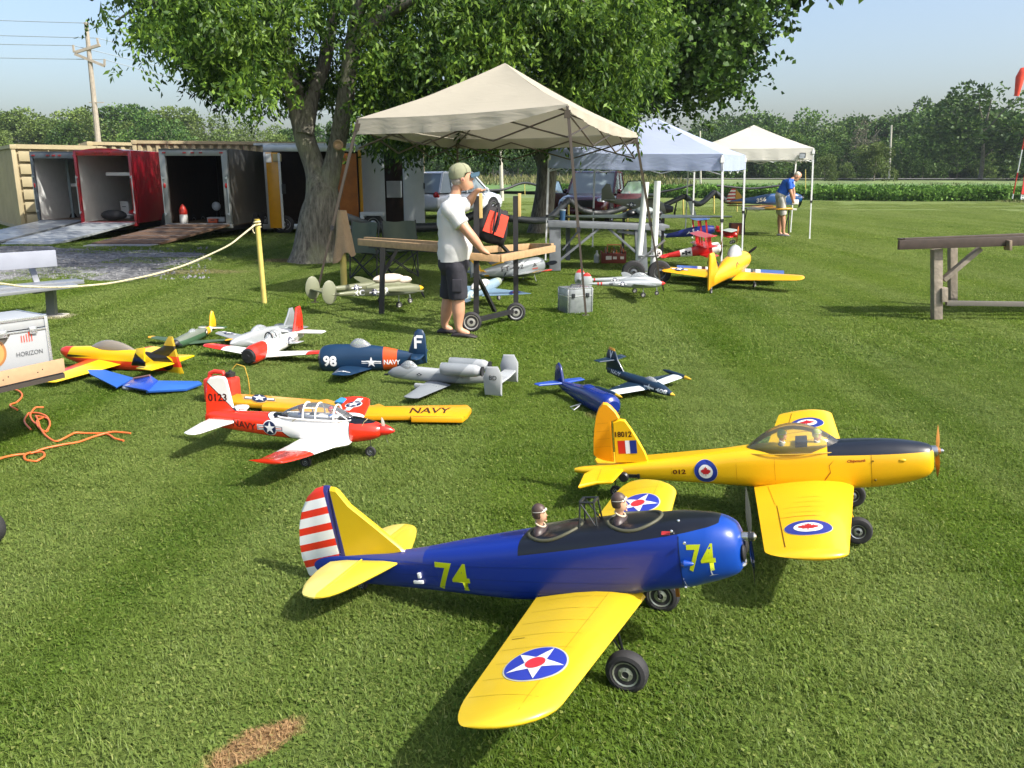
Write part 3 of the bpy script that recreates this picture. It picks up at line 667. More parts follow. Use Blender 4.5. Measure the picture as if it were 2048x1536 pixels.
# hanging lower foliage seen under the tan tent
c3 = fill(1500, 735, 1250, 150, np.array([735, 760, 800, 840, 870, 930, 965, 985, 1005, 1060, 1110, 1250]), np.array([270, 292, 300, 290, 275, 272, 300, 302, 275, 270, 276, 240]), lambda px: t2y - 2.5, 1.5, r2, sky=lambda px, py: -.2, gs=.8, edge=14)
V, F = sprays(c3 - np.array(g1), r2, 9, .17, .07, .9, .5); fast_mesh('crown', V, F, M_COTTON, parent=tm2)
up = []
while len(up) < 3600:
    p = r2.uniform(-1, 1, 3)
    if .3 < (p ** 2).sum() < 1: up.append((p[0] * 8 + 2.5, p[1] * 6, 10 + p[2] * 4.5))
up = np.array([q for q in up if q[2] > 6.9]); V, F = sprays(up, r2, 7, .34, .26, .5, .8); fast_mesh('crown', V, F, M_COTTON, parent=tm2)

# ---------------- far trees: eight shapes, every tree its own object
def crown_mesh(seed, n, h, wd, leaf, m, base=.12, lob=9):
    r = np.random.default_rng(seed); lobes = [(0, 0, h * .62, wd * .30, h * .34)]
    for i in range(lob):
        a = r.uniform(0, 6.28); q = r.uniform(.15, .42) * wd; z = h * r.uniform(base + .12, .86); k = wd * r.uniform(.12, .22) * (1.2 - .5 * z / h); lobes.append((q * math.cos(a) * (1.15 - z / h * .7), q * math.sin(a) * (1.15 - z / h * .7), z, k, k * r.uniform(.8, 1.25)))
    c = []; ax = []
    per = n // len(lobes)
    for (x, y, z, rr, rz) in lobes:
        d = r.normal(size=(per, 3)); d /= np.linalg.norm(d, axis=1, keepdims=True); k = r.uniform(.55, 1.08, per) ** .6
        p = np.stack([x + d[:, 0] * rr * k, y + d[:, 1] * rr * k, z + d[:, 2] * rz * k], 1); c.append(p); a_ = d * .8 + r.normal(size=(per, 3)) * .6; ax.append(a_ / np.linalg.norm(a_, axis=1, keepdims=True))
    c = np.concatenate(c); ax = np.concatenate(ax); keep = c[:, 2] > h * base * .7; c, ax = c[keep], ax[keep]
    V, F = leaves(c, ax, leaf * r.uniform(.6, 1.3, len(c)), leaf * .75 * r.uniform(.6, 1.2, len(c)), r)
    return fast_mesh('crown', V, F, m, parent=False)
M_FAR = leaf_mat("far_foliage", (.022, .058, .012), (.052, .112, .020), (.105, .180, .034), .25, .02, .5, .12)
M_FAR2 = leaf_mat("pale_far_foliage", (.060, .100, .022), (.105, .160, .036), (.155, .215, .05), .25, .02, .5, .15)
M_DRY = leaf_mat("sparse_grey_foliage", (.07, .075, .05), (.11, .11, .075), (.16, .15, .11), .15, .0, .5, .3)
CR = [crown_mesh(50 + i, 5200, 10, 9 + (i % 3), .40, M_FAR, lob=13 + i % 4) for i in range(6)] + [crown_mesh(70 + i, 4600, 10, 9, .36, M_FAR2, lob=12) for i in range(3)] + [crown_mesh(80, 1300, 10, 7, .30, M_DRY, lob=12)]
b = MB(); limb(b, [(0, 0, -.5), (.05, 0, 2.2), (-.1, .1, 5), (.1, 0, 8.2)], [.20, .15, .11, .04], 8, 3)
for q in (.4, 1.7, 3.1, 4.4, 5.5): b.tube([(0, 0, 2.6 + q * .5), (1.4 * math.cos(q), 1.4 * math.sin(q), 4.4 + q * .5), (2.5 * math.cos(q), 2.5 * math.sin(q), 6 + q * .4)], [.07, .05, .02], 6)
_tr = b.build('trunk', M_BARK); TRUNK = _tr.data; bpy.data.objects.remove(_tr)
def far_tree(px, y, h, k, label, wsc=1., group='trees of the distant woods', zb=0.):
    g_ = D(px, HZ, y); o = thing('woodland_tree', label, 'tree', (g_.x, y, zb), random.uniform(0, 6.28), group)
    s = h / 10; o.scale = (s * wsc, s * wsc, s); link('crown', CR[k], o); link('trunk', TRUNK, o); return o
top_r = [(1330, 268), (1390, 250), (1440, 236), (1500, 228), (1560, 236), (1600, 262), (1640, 232), (1700, 228), (1760, 236), (1800, 215), (1860, 212), (1920, 198), (1980, 210), (2048, 222), (2140, 215), (2260, 230)]
top_l = [(-120, 232), (0, 240), (40, 248), (90, 238), (130, 226), (180, 234), (230, 232), (280, 222), (310, 212), (345, 226), (380, 238), (430, 245), (520, 255), (620, 262), (700, 262), (800, 268), (900, 275), (1000, 280), (1100, 285), (1200, 285), (1330, 275)]
def hh(px, tab, y): return CH + (HZ - np.interp(px, [p[0] for p in tab], [p[1] for p in tab])) / FPX * y * 1.03
LB = 'far tree in the dark wood at the field edge'
for row, (y, n, f) in enumerate(((172, 30, 1.0), (150, 34, .86), (136, 30, .62))):
    for i in range(n):
        px = 1300 + (i + random.uniform(-.35, .35)) * (980 / n); yy = y + random.uniform(-5, 5); h = hh(px, top_r, yy) * f * random.uniform(.86, 1.04)
        far_tree(px, yy, h, random.choice((0, 1, 2, 3, 4, 5, 5, 6)) if row else random.choice((0, 1, 2, 3)), LB + ' to the right of the tents', random.uniform(.95, 1.35))
for row, (y, n, f) in enumerate(((140, 30, 1.0), (126, 30, .8))):
    for i in range(n):
        px = -130 + (i + random.uniform(-.35, .35)) * (1450 / n); yy = y + random.uniform(-4, 4); h = hh(px, top_l, yy) * f * random.uniform(.84, 1.05)
        far_tree(px, yy, h, random.choice((6, 7, 8, 6, 2, 3)) if px < 560 else random.choice((0, 1, 4, 5)), 'pale far tree of the row beyond the shipping containers' if px < 560 else 'dark tree of the wood seen under the tan tent', random.uniform(.95, 1.3), 'trees of the row behind the containers' if px < 560 else 'trees of the wood behind the road', 1.2)
far_tree(1725, 132, 10.5, 9, 'bare greyish thin tree among the dark green wood', .8, None)
o = far_tree(1650, 112, 4.6, 7, 'small pale round bush at the wood edge beside the white tent', 1.0, None); o.name = 'round_bush'; o['category'] = 'bush'
o = far_tree(1748, 112, 6.2, 8, 'yellowish bushy shrub in front of the dark wood', 1.15, None); o.name = 'yellow_shrub'; o['category'] = 'shrub'
o = far_tree(1690, 116, 3.6, 6, 'low shrub between the pale bush and the yellowish shrub', 1.1, None); o.name = 'low_shrub'; o['category'] = 'shrub'
far_tree(1960, 118, 14.2, 2, 'largest rounded dark tree standing forward of the wood', 1.25, None)
# ---------------- crop field
r3 = np.random.default_rng(3)
fe = [(-300, 398), (860, 392), (1000, 392), (1240, 394), (1440, 397), (1640, 401), (1850, 402.5), (2048, 403), (2400, 405)]
FE = [G(*p) for p in fe]; fx = np.array([p.x for p in FE]); fy = np.array([p.y for p in FE])
n = 90000; X = r3.uniform(fx[3] - 5, fx[-1], n * 2); dd = r3.exponential(5.5, n * 2); Y = np.interp(X, fx, fy) + dd + np.sin(X * 1.3) * .25 + np.sin(X * .37 + 1) * .4
hgt = .72 + .14 * np.sin(X * 1.1 + Y * .7) * np.sin(X * .43) + .12 * np.sin(X * 3.1) * np.sin(Y * 2.3)
row = np.abs(((Y - np.interp(X, fx, fy)) / .75) % 1 - .5) < .36
Zc = np.where(dd < .8, r3.uniform(.0, 1, 2 * n), r3.uniform(.72, 1., 2 * n)) * hgt
c = np.stack([X, Y, Zc], 1)[row][:n]; a = r3.normal(size=(len(c), 3)); a[:, 1] -= .5; a[:, 2] -= .1; a /= np.linalg.norm(a, axis=1, keepdims=True)
V, F = leaves(c, a, .24 * r3.uniform(.6, 1.2, len(c)), .20 * r3.uniform(.7, 1.2, len(c)), r3)
M_CROP = leaf_mat("crop_leaves", (.035, .082, .014), (.075, .155, .024), (.13, .23, .045), .25, .008, .5, .35)
tag(fast_mesh('crop_plants', V, F, M_CROP), 'knee high leafy green crop rows at the far edge of the lawn', kind='stuff')
pl = [(FE[i].x, FE[i].y + .5, .42) for i in range(2, len(FE))] + [(FE[-1].x + 60, 104, .8), (FE[2].x - 20, 100, .9)]
b = MB(); b.add(pl, [tuple(range(len(pl)))]); o = b.build('crop_field', mat((.075, .15, .028), .95, name="crop_canopy", ns=.9, na=.45, bs=2.5, bst=1.), smooth=False); o['kind'] = 'structure'
if o.data.polygons[0].normal.z < 0: o.data.flip_normals()
# dry weeds between the crop and the wood
n = 26000; X = r3.uniform(-75, 95, n); Y = r3.uniform(88, 124, n); zb = np.interp(Y, [66, 74, 95, 112, 170], [0, .12, .75, 1.28, 1.35]); zb = np.where(X > 20, .2, zb)
keep = ~((np.abs(Y - 118) < 4.2) & (X < 73)); X, Y, zb = X[keep], Y[keep], zb[keep]
c = np.stack([X, Y, zb], 1); a = r3.normal(size=(len(c), 3)) * .35; a[:, 2] = 1; a /= np.linalg.norm(a, axis=1, keepdims=True)
V, F = leaves(c, a, r3.uniform(.3, .95, len(c)), .13, r3)
tag(fast_mesh('tall_weeds', V, F, leaf_mat("dry_weeds", (.07, .10, .03), (.15, .165, .06), (.28, .26, .13), .2, 0., .5, .1)), 'pale tall weeds between the crop and the far wood', kind='stuff')
# rough unmown grass at right edge of the lawn
n = 7000; pp = [G(r3.uniform(1985, 2250), r3.uniform(404, 428)) for _ in range(n)]; c = np.array([(p.x, p.y, 0) for p in pp if p.x > G(1990, 404).x - (p.y - 40) * .0 + .02 * (50 - p.y)]); a = r3.normal(size=(len(c), 3)) * .4; a[:, 2] = 1; a /= np.linalg.norm(a, axis=1, keepdims=True)
V, F = leaves(c, a, r3.uniform(.1, .28, len(c)), .05, r3); tag(fast_mesh('unmown_grass', V, F, leaf_mat("rough_grass", (.10, .13, .04), (.17, .19, .07), (.24, .24, .11), .2, 0., .5, .4)), 'patch of unmown pale grass at the right edge of the lawn', kind='stuff')
# ============================================================ THE THREE LARGE MODEL AIRPLANES
def root_M(o, hd, pitch=0., roll=0., k=1.):
    a, p, r = R_(hd), R_(pitch), R_(roll)
    X = Vector((math.cos(a) * math.cos(p), math.sin(a) * math.cos(p), math.sin(p))); Y = Vector((-math.sin(a), math.cos(a), 0)); Z = X.cross(Y)
    Y2 = Y * math.cos(r) + Z * math.sin(r); Z2 = X.cross(Y2); M = Matrix((X * k, Y2 * k, Z2 * k)).transposed().to_4x4(); M.translation = Vector(o); return M
def boolean_cut(o, cutter):
    md = o.modifiers.new("cut", 'BOOLEAN'); md.object = cutter; md.operation = 'DIFFERENCE'; md.solver = 'EXACT'
    dg = bpy.context.evaluated_depsgraph_get(); me = bpy.data.meshes.new_from_object(o.evaluated_get(dg)); o.modifiers.clear(); o.data = me
    bpy.data.objects.remove(cutter)
def pilot(parent, c, s, helmet, skin, jacket, goggles=True, face=0., scarf=None, nm='pilot_figure', vis=False):
    """small seated doll seen from the chest up; c = base of chest, faces +x"""
    T = Matrix.Translation(c) @ Matrix.Rotation(face, 4, 'Z')
    b = MB(); jr = []
    for z, wx, wy in ((0, .20, .36), (.22, .24, .43), (.42, .22, .42), (.52, .16, .32), (.58, .10, .15)):
        jr.append([(s * wx * math.cos(2 * math.pi * j / 16) * .9, s * wy * math.sin(2 * math.pi * j / 16), s * z) for j in range(16)])
    b.loft(jr, 0, M=T); hr = []
    prof = [(.56, .095, .09, .0), (.66, .10, .095, .01), (.72, .15, .12, .045), (.80, .175, .135, .05), (.90, .18, .145, .045), (1.0, .18, .15, .03), (1.10, .15, .13, .02), (1.17, .07, .07, .01)]
    for z, wx, wy, xo in prof: hr.append([(s * (xo + wx * math.cos(2 * math.pi * j / 16)), s * wy * math.sin(2 * math.pi * j / 16), s * z) for j in range(16)])
    b.loft(hr, 1, M=T)
    b.add([(s * .21, -s * .02, s * .93), (s * .21, s * .02, s * .93), (s * .275, 0, s * .84), (s * .21, -s * .03, s * .82), (s * .21, s * .03, s * .82)], [(0, 1, 2), (0, 2, 3), (1, 4, 2), (3, 2, 4)], 1, T)
    b.ball((s * .205, 0, s * .765), s * .03, 2, 8, 4, (1, 1.6, .45), T)
    b.ball((s * .20, 0, s * .69), s * .035, 1, 8, 4, (1, 1.2, .8), T)
    body = b.build(nm, [mat(jacket, .45, name="doll_jacket"), mat(skin, .5, name="doll_skin"), mat((.35, .08, .06), .5, name="doll_lip")], parent, 60)
    b = MB(); rr = []
    for z, k in ((.80, .93), (.88, 1.02), (1.0, 1.05), (1.1, .9), (1.17, .62), (1.21, .2)):
        ring = []
        for j in range(20):
            q = 2 * math.pi * j / 20; f = 1. if z > .97 else (1. if math.cos(q) < .35 else .0)
            ring.append((s * (.02 + .205 * k * math.cos(q) * (1 if f else .8)), s * .172 * k * math.sin(q), s * (z + (0 if f else .16 * (1.0 - (z - .8) / .2)))))
        rr.append(ring)
    b.loft(rr, M=T); b.build('flying_helmet', mat(helmet, .5, name="doll_helmet"), body, 60)
    if goggles:
        b = MB()
        for sy in (-1, 1):
            b.lathe([(s * .05, 0), (s * .052, s * .03), (s * .035, s * .045)], 12, 0, T @ Matrix.Translation((s * .20, sy * s * .065, s * 1.01)) @ Matrix.Rotation(R_(78), 4, 'Y'))
        b.tube([T @ Vector((s * (.03 + .205 * math.cos(q)), s * .178 * math.sin(q), s * 1.0)) for q in np.linspace(.4, 5.88, 18)], s * .014, 6)
        b.build('goggles', mat('#b9b4a6' if not vis else '#c8c8b0', .2, .3, name="goggle_lens"), body)
    if scarf:
        b = MB(); b.tube([T @ Vector((s * .13 * math.cos(q) + s * .02, s * .14 * math.sin(q), s * (.60 - .07 * math.cos(q)))) for q in np.linspace(0, 6.28, 16)], s * .028, 6); b.build('collar', mat(scarf, .7, name="collar"), body)
    return body

# ---- blue and yellow trainer "74"
PT = thing('model_airplane', 'large blue model airplane with yellow wings, number 74 and red-white striped rudder, nearest of all', 'model airplane', group='model airplanes on the lawn', M=root_M((.5325, 2.703, -.0495), -21.2, 9, 0, 1.03))
YEL = '#cdae1e'
m_blue = paint('#082783', [('#0a3e98', [(1, 0, 0, -.137)]), ('#13151c', [(1, 0, 0, .432), (-1, 0, 0, .262), (-.14, 0, 1, -.4945)]), ('#3a3f7c', [(-1, 0, 0, -.84), (0, 0, 1, -.383)])], .34, .22, "blue_film", .06, 4, scratch=.45)
st = [(-1.37, .392, .29, .012, 2), (-1.22, .392, .272, .024, 2.4), (-1.08, .396, .266, .038, 2.8), (-.93, .406, .262, .052, 3), (-.70, .440, .254, .083, 3.2), (-.46, .474, .247, .104, 3.8), (-.26, .505, .258, .115, 3.7), (-.08, .528, .275, .119, 3.5), (.05, .537, .298, .118, 3.2), (.14, .545, .306, .113, 3.0), (.22, .543, .322, .108, 2.5), (.275, .532, .337, .092, 2.5), (.307, .514, .350, .074, 2.6), (.322, .488, .366, .056, 2.6), (.327, .46, .40, .03, 2)]
b_ = fus(st, 'fuselage', m_blue, PT, 60, 36)
bv = BVHTree.FromPolygons([v.co for v in b_.data.vertices], [tuple(p.vertices) for p in b_.data.polygons])
for cx, zc, L in ((-.315, .500, .108), (-.025, .535, .101)):
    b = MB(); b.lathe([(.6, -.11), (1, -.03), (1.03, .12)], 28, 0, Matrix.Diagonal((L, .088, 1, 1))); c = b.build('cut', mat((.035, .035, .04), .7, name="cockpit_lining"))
    M = Matrix.Translation((cx, 0, zc)) @ Matrix.Rotation(R_(-7), 4, 'Y'); c.data.transform(M); boolean_cut(b_, c)
for cx, L in ((-.315, .103), (-.025, .096)):
    pts = []
    for k in range(40):
        q = 2 * math.pi * k / 40; x, y = cx + L * .97 * math.cos(q), .084 * math.sin(q); h = bv.ray_cast(Vector((x, y, 2)), Vector((0, 0, -1)))[0]; pts.append((x, y, h.z + .001))
    pts.append(pts[0]); b = MB(); b.tube(pts, .0065, 8, cap=False); b.build('cockpit_coaming', mat('#4a4a38', .6, name="padded_edge"), PT, 60)
pilot(PT, (-.372, 0, .438), .125, '#4a3a34', '#c49a7c', '#3c302e', scarf='#c9b79a'); pilot(PT, (-.075, 0, .475), .125, '#4a3a34', '#c49a7c', '#3c302e', scarf='#c9b79a')
b = MB(); m4 = [(-.215, .035), (-.150, .035), (-.215, -.035), (-.150, -.035)]
for (x, y) in m4: b.tube([(x + (.012 if x < -.18 else -.004), y * .75, .60), (x, y, .505)], .0035, 6)
for s_ in (-1, 1): b.tube([(-.203, s_ * .026, .60), (-.150, s_ * .035, .51)], .0028, 6); b.tube([(-.203, s_ * .026, .6), (-.154, s_ * .026, .6)], .004, 6)
b.bar((-.203, -.026, .6), (-.203, .026, .6), .008); b.bar((-.154, -.026, .6), (-.154, .026, .6), .008); b.build('crash_pylon', mat('#23282a', .5, name="black_wire"), PT)
wm = paint(YEL, [], .38, .25, "yellow_film", .05, 7, bst=.05, bs=14)
for s_ in (-1, 1):
    secs = wsecs(.06, .95, -.004, -.062, -.388, -.315, .274, .346, rd=.17, rx=-.22)
    wg = surf(secs, .155, 'wing', wm, PT, s_)
    decal('star_insignia', [(disc2d(1.06, 40), dfilm('#b8b8a8')), (disc2d(1.0, 40), dfilm('#2b3a9e')), (star2d(.97, 72 if s_ < 0 else 72), dfilm('#d9dadd')), (disc2d(.33), dfilm('#c9303a'))], wg, PT, (-.183, s_ * .64, .088, 0, 0, .100), 'top', 1)
    b = MB(); b.bar((-.290, s_ * .46, .315), (-.272, s_ * .82, .342), .010, .007); b.build('aileron_strip', wm, PT)
    dl = dfilm('#a8901a'); decal('aileron_gap', [(rect2d(0, 0, 1, 1), dfilm('#6b5a10'))], wg, PT, (-.378, s_ * .455, .088, 0, 0, .004), 'top', 1)
    for k in range(8): decal('rib_line', [(rect2d(0, 0, 1, 1), dl)], wg, PT, (-.345, s_ * (.15 + k * .095), .235, 0, 0, .0022), 'top', 1, off=.0006)
    decal('sheeting_edge', [(rect2d(0, 0, 1, 1), dl)], wg, PT, (-.112, s_ * .08, .0025, 0, -.03, s_ * .80), 'top', 1, off=.0006)
fin = [(-1.236, .672), (-1.205, .665), (-1.16, .600), (-1.05, .505), (-.945, .412), (-.93, .385), (-1.21, .345), (-1.238, .345)]
plate(fin, .028, 'fin', paint('#c8a91a', [('#34347a', [(-1, 0, -.058, -1.1885)]), ('#34347a', [(.162, 0, -1, .5605)])], .35, .25, "fin_film", .06, 9, .08, 20), PT, inset=.08)
rud = [(-1.234, .674), (-1.25, .676), (-1.298, .664), (-1.345, .630), (-1.385, .575), (-1.412, .51), (-1.428, .43), (-1.43, .37), (-1.415, .30), (-1.392, .262), (-1.37, .255), (-1.30, .262), (-1.238, .285), (-1.236, .335)]
bands = [('#f2f2f2', [(.19, 0, -1, .632 - .0675 * k + .2375), (-.19, 0, 1, -(.594 - .0675 * k) - .2375)]) for k in range(5)]
plate(rud, .024, 'rudder', paint('#ea3422', bands + [('#34347a', [(1, 0, .062, 1.217)])], .35, .25, "rudder_film", .03, 9), PT, inset=.08)
# decide stripe frame in object space: stripes run along the fuselage, slightly rising aft
pm = paint('#ccb535', [('#e4d26a', [(-1, 0, 0, -1.13)])], .36, .25, "stabiliser_film", .06, 8)
for s_ in (-1, 1):
    pl = [(-.955, s_ * .03), (-.975, s_ * .10), (-1.02, s_ * .22), (-1.055, s_ * .295), (-1.09, s_ * .335), (-1.14, s_ * .35), (-1.20, s_ * .33), (-1.25, s_ * .24), (-1.272, s_ * .12), (-1.262, s_ * .03)]
    plate(rnd_poly(pl, 1), .022, 'stabilizer', pm, PT, 'z', .372, inset=.10)
    b = MB(); b.tube([(-1.12, s_ * .04, .383), (-1.11, s_ * .31, .381)], .003, 5); b.build('elevator_hinge', pm, PT)
for s_ in (-1, 1):
    xwheel(PT, (-.035, s_ * .275, .1215), .070, .052, '#a5a99c', rimr=.58)
    b = MB(); b.tube([(-.06, s_ * .25, .27), (-.045, s_ * .255, .17), (-.035, s_ * .245, .122), (-.035, s_ * .275, .1215)], .005, 8); b.tube([(-.10, s_ * .24, .26), (-.045, s_ * .252, .16)], .003, 6); b.build('landing_gear_leg', mat('#202224', .4, .5, name="spring_steel"), PT)
xwheel(PT, (-1.17, 0, .262), .026, .018); b = MB(); b.tube([(-1.12, 0, .29), (-1.17, 0, .262)], .004, 6); b.build('tail_gear_leg', mat('#202224', .4, .5, name="spring_steel"), PT)
pr = propeller(PT, (.352, 0, .468), .33, mat('#3a3c3e', .25, .3, name="prop_black", coat=.5), 176, 2, .016, .075)
b = MB(); b.lathe([(.004, .016), (.012, .010), (.015, -.01), (.015, -.03)], 14, 0, Matrix.Translation((.355, 0, .468)) @ Matrix.Rotation(R_(90), 4, 'Y')); b.build('propeller_hub', mat('#c9c6bc', .25, .9, name="hub_metal"), PT)
b = MB(); b.ball((.330, -.035, .425), .024, 0, 14, 8, (.35, 1, 1.2)); b.ball((.330, .035, .425), .024, 0, 14, 8, (.35, 1, 1.2)); b.build('air_intake', mat((.01, .01, .012), .6, name="dark_opening"), PT)
b = MB(); b.tube([(.308, -.045, .385), (.325, -.02, .377), (.328, .0, .374), (.325, .02, .377), (.308, .045, .385)], .005, 6); b.build('cowl_lip', mat('#b6bcc4', .3, .5, name="bare_metal"), PT)
n74 = dfilm('#a9b512')
tx = text2d("74", .02)
decal('number_marking', [(tx, n74)], b_, PT, (-.785, .285, .145, .0, .0, .108), 'side', -1)
decal('number_marking', [(tx, n74)], b_, PT, (.163, .392, .088, .0, .0, .092), 'side', -1)
decal('warning_label', [(rect2d(0, 0, 1, 1), dfilm('#b03030'))], b_, PT, (.085, .512, .028, .0, .0, .009), 'side', -1)
decal('panel_line', [(rect2d(0, 0, 1, 1), dfilm('#0a1d52'))], b_, PT, (.137, .318, .0035, 0, 0, .19), 'side', -1)
for z0_, z1_ in ((.292, .300), (.330, .345), (.372, .402)): decal('stringer_shading', [(rect2d(0, 0, 1, 1), dfilm('#0b2470'))], b_, PT, (-.98, z0_, .95, z1_ - z0_, 0, .0022), 'side', -1, off=.0006)  # darker lines painted as the shading along the stringers
decal('paint_scratch', [(poly2d([(0, 0), (.3, .2), (.2, .6), (.5, 1), (.32, .62), (.42, .2), (1., .1), (.3, .12)]), dfilm('#c8ccd4'))], b_, PT, (.225, .372, .03, 0, 0, .03), 'side', -1)
decal('paint_scratch', [(poly2d([(0, 1), (.12, .5), (.2, .1), (.4, 0), (.2, .4)]), dfilm('#c8ccd4'))], b_, PT, (.142, .322, .03, 0, 0, .05), 'side', -1)
decal('chipped_paint', [(poly2d([(0, 0), (.4, .1), (1, .3), (.9, .9), (.3, .8)]), dfilm('#d8d4c0'))], b_, PT, (-.225, .292, .022, 0, 0, .008), 'side', -1)
for (x, z) in ((.162, .495), (.150, .342), (.12, .522), (.135, .538)):
    b = MB(); yy = -.121 if z < .5 else (-.10 if z < .53 else -.05); b.ball((x, yy, z + (0 if z < .5 else .004)), .0055, 0, 8, 5); b.build('screw_head', mat('#d5d8d8', .25, .9, name="screw"), PT)
b = MB(); b.lathe([(.008, 0), (.013, .01), (.006, .035), (.002, .04)], 12, 0, Matrix.Translation((.145, -.124, .425)) @ Matrix.Rotation(R_(90), 4, 'Y')); b.build('fuel_nipple', m_blue, PT)
b = MB(); b.box((-.868, -.066, .308), (.04, .008, .012)); b.box((-.86, -.066, .335), (.012, .01, .02)); b.build('tail_servo', mat('#dadcdc', .4, name="servo_plastic"), PT, bevel=.001)
b = MB(); b.box((.10, -.03, .29), (.012, .012, .05)); b.build('exhaust_stub', mat('#8a5a20', .5, .4, name="exhaust_brass"), PT)

# ---- yellow trainer 18012
CP = thing('model_airplane', 'large all-yellow model airplane with clear canopy, maple leaf roundels and number 18012 on its fin', 'model airplane', group='model airplanes on the lawn', M=root_M((1.44, 3.86, 0), -18.6, 7))
CY = '#e2b20e'
m_y = paint(CY, [('#d8a50a', [(1, 0, 0, -.308)]), ('#151b26', [(1, 0, 0, -.12), (0, 0, 1, -.364)])], .38, .25, "yellow_paint", .05, 4)
st = [(-1.14, .285, .262, .012, 2), (-1.10, .292, .258, .026, 2.2), (-.95, .303, .243, .040, 2.8), (-.74, .325, .228, .058, 3), (-.50, .352, .213, .078, 3), (-.26, .385, .198, .094, 3.5), (-.10, .398, .19, .099, 3.6), (.05, .406, .184, .099, 3.6), (.20, .412, .182, .100, 2.8), (.31, .414, .185, .097, 2.6), (.42, .410, .198, .088, 2.4), (.51, .398, .218, .074, 2.2), (.56, .385, .240, .055, 2.2), (.578, .372, .262, .035, 2)]
fb = fus(st, 'fuselage', m_y, CP, 56, 32)
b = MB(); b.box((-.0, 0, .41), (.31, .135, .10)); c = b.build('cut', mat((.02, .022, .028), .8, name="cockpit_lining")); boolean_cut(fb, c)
b = MB(); b.box((.005, 0, .392), (.055, .12, .06)); b.build('instrument_panel', mat('#1d232c', .6, name="panel"), CP, bevel=.004)
for x in (-.085, .075): pilot(CP, (x, 0, .352), .10, '#a9b552', '#b98f70', '#8a8470', True, 0, '#e4e0d4', vis=True)
bubble(CP, -.262, .205, .37, .128, .098, glass((.92, .95, .93), .95), 'canopy', .55, .48, 22, 18, .01)
b = MB(); pts = []
for k in range(41):
    t = k / 40; q = math.pi * t; x = -.262 + .467 * (.5 - .5 * math.cos(q)); pts.append((x, -.100 * math.sin(q) ** .5, .372 + .008 * t))
b.tube(pts, .0028, 6); b.tube([(p[0], -p[1], p[2]) for p in pts], .0028, 6); b.build('canopy_edge', mat('#bfa03a', .5, name="canopy_tape"), CP)
bl = paint(CY, [], .4, .2, "yellow_paint", .06, 3)
L1 = [(disc2d(1.03, 40), dfilm('#c9c8be')), (disc2d(1.0, 40), dfilm('#22358c')), (disc2d(.62, 36), dfilm('#e6e6e2')), (poly2d([(x * .5, y * .5 - .02) for x, y in MAPLE]), dfilm('#b5202a'))]
wsurf = paint('#e4b418', [], .36, .3, "yellow_wing", .07, 4)
for s_ in (-1, 1):
    secs = wsecs(.07, 1.06, .232, .165, -.222, -.125, .205, .278, rd=.07, rx=.0)
    wg = surf(secs, .135, 'wing', wsurf, CP, s_)
    decal('roundel', L1, wg, CP, (.028, s_ * .775, .090, 0, 0, .090), 'top', 1)
    decal('flap_gap', [(poly2d([(0, 0), (1, 0), (1, 1), (0, 1)]), dfilm('#6b4205'))], wg, CP, (-.105, s_ * .44, .004, 0, .047, s_ * .54), 'top', 1)
    decal('flap_gap', [(poly2d([(0, 0), (1, 0), (1, 1), (0, 1)]), dfilm('#b07a0a'))], wg, CP, (-.155, s_ * .12, .0025, 0, .042, s_ * .30), 'top', 1)
    for k, (xx, yy, L) in enumerate(((.04, .36, .14), (.03, .43, .16), (.0, .50, .2), (.01, .57, .17), (-.01, .63, .2))):
        decal('dirt_streak', [(poly2d([(0, 0), (.5, .5), (1, .2), (.6, 1), (.2, .6)]), dfilm('#c88a10' if k < 4 else '#8a4a12'))], wg, CP, (xx - L / 2, s_ * yy, L, 0, 0, .006 if k < 4 else .009), 'top', 1)
rud = [(-.925, .318), (-.918, .542), (-.872, .556), (-.888, .59), (-.91, .618), (-.93, .636), (-.952, .640), (-.975, .617), (-.995, .575), (-1.013, .50), (-1.024, .43), (-1.03, .36), (-1.012, .342), (-.98, .328)]
ro = plate(rud, .026, 'rudder', paint('#e69a08', [], .45, .1, "rudder_cloth", .06, 10, .1, 25), CP, inset=.07)
for x_ in (-.62, -.30, -.12): decal('former_line', [(rect2d(0, 0, 1, 1), dfilm('#b87c08'))], fb, CP, (x_, .20, .0018, 0, 0, .2), 'side', -1, off=.0006)
for k in range(4): decal('rib_line', [(rect2d(0, 0, 1, 1), dfilm('#c07c06'))], ro, CP, (-1.022, .40 + k * .042, .09, .006, 0, .0016), 'side', -1)
fi = [(-.916, .312), (-.912, .538), (-.875, .55), (-.848, .545), (-.815, .49), (-.785, .43), (-.755, .365), (-.742, .32), (-.742, .31)]
fo = plate(fi, .03, 'fin', bl, CP, inset=.07)
b = MB(); b.loft([[(-.75, -.006, .318), (-.75, .006, .318), (-.75, 0, .352)], [(-.5, -.005, .35), (-.5, .005, .35), (-.5, 0, .372)], [(-.27, -.003, .382), (-.27, .003, .382), (-.27, 0, .39)]]); b.build('dorsal_strake', bl, CP)
decal('number_marking', [(text2d("18012", .025), dfilm('#3a0d10'))], fo, CP, (-.902, .455, .086, .0, 0, .030), 'side', -1)
decal('fin_flash', [(rect2d(0, 0, .40, 1), dfilm('#c32a20')), (rect2d(.40, 0, .64, 1), dfilm('#dfe3ea')), (rect2d(.64, 0, 1, 1), dfilm('#1c2f7d'))], fo, CP, (-.893, .365, .098, .002, 0, .070), 'side', -1, off=.0006)
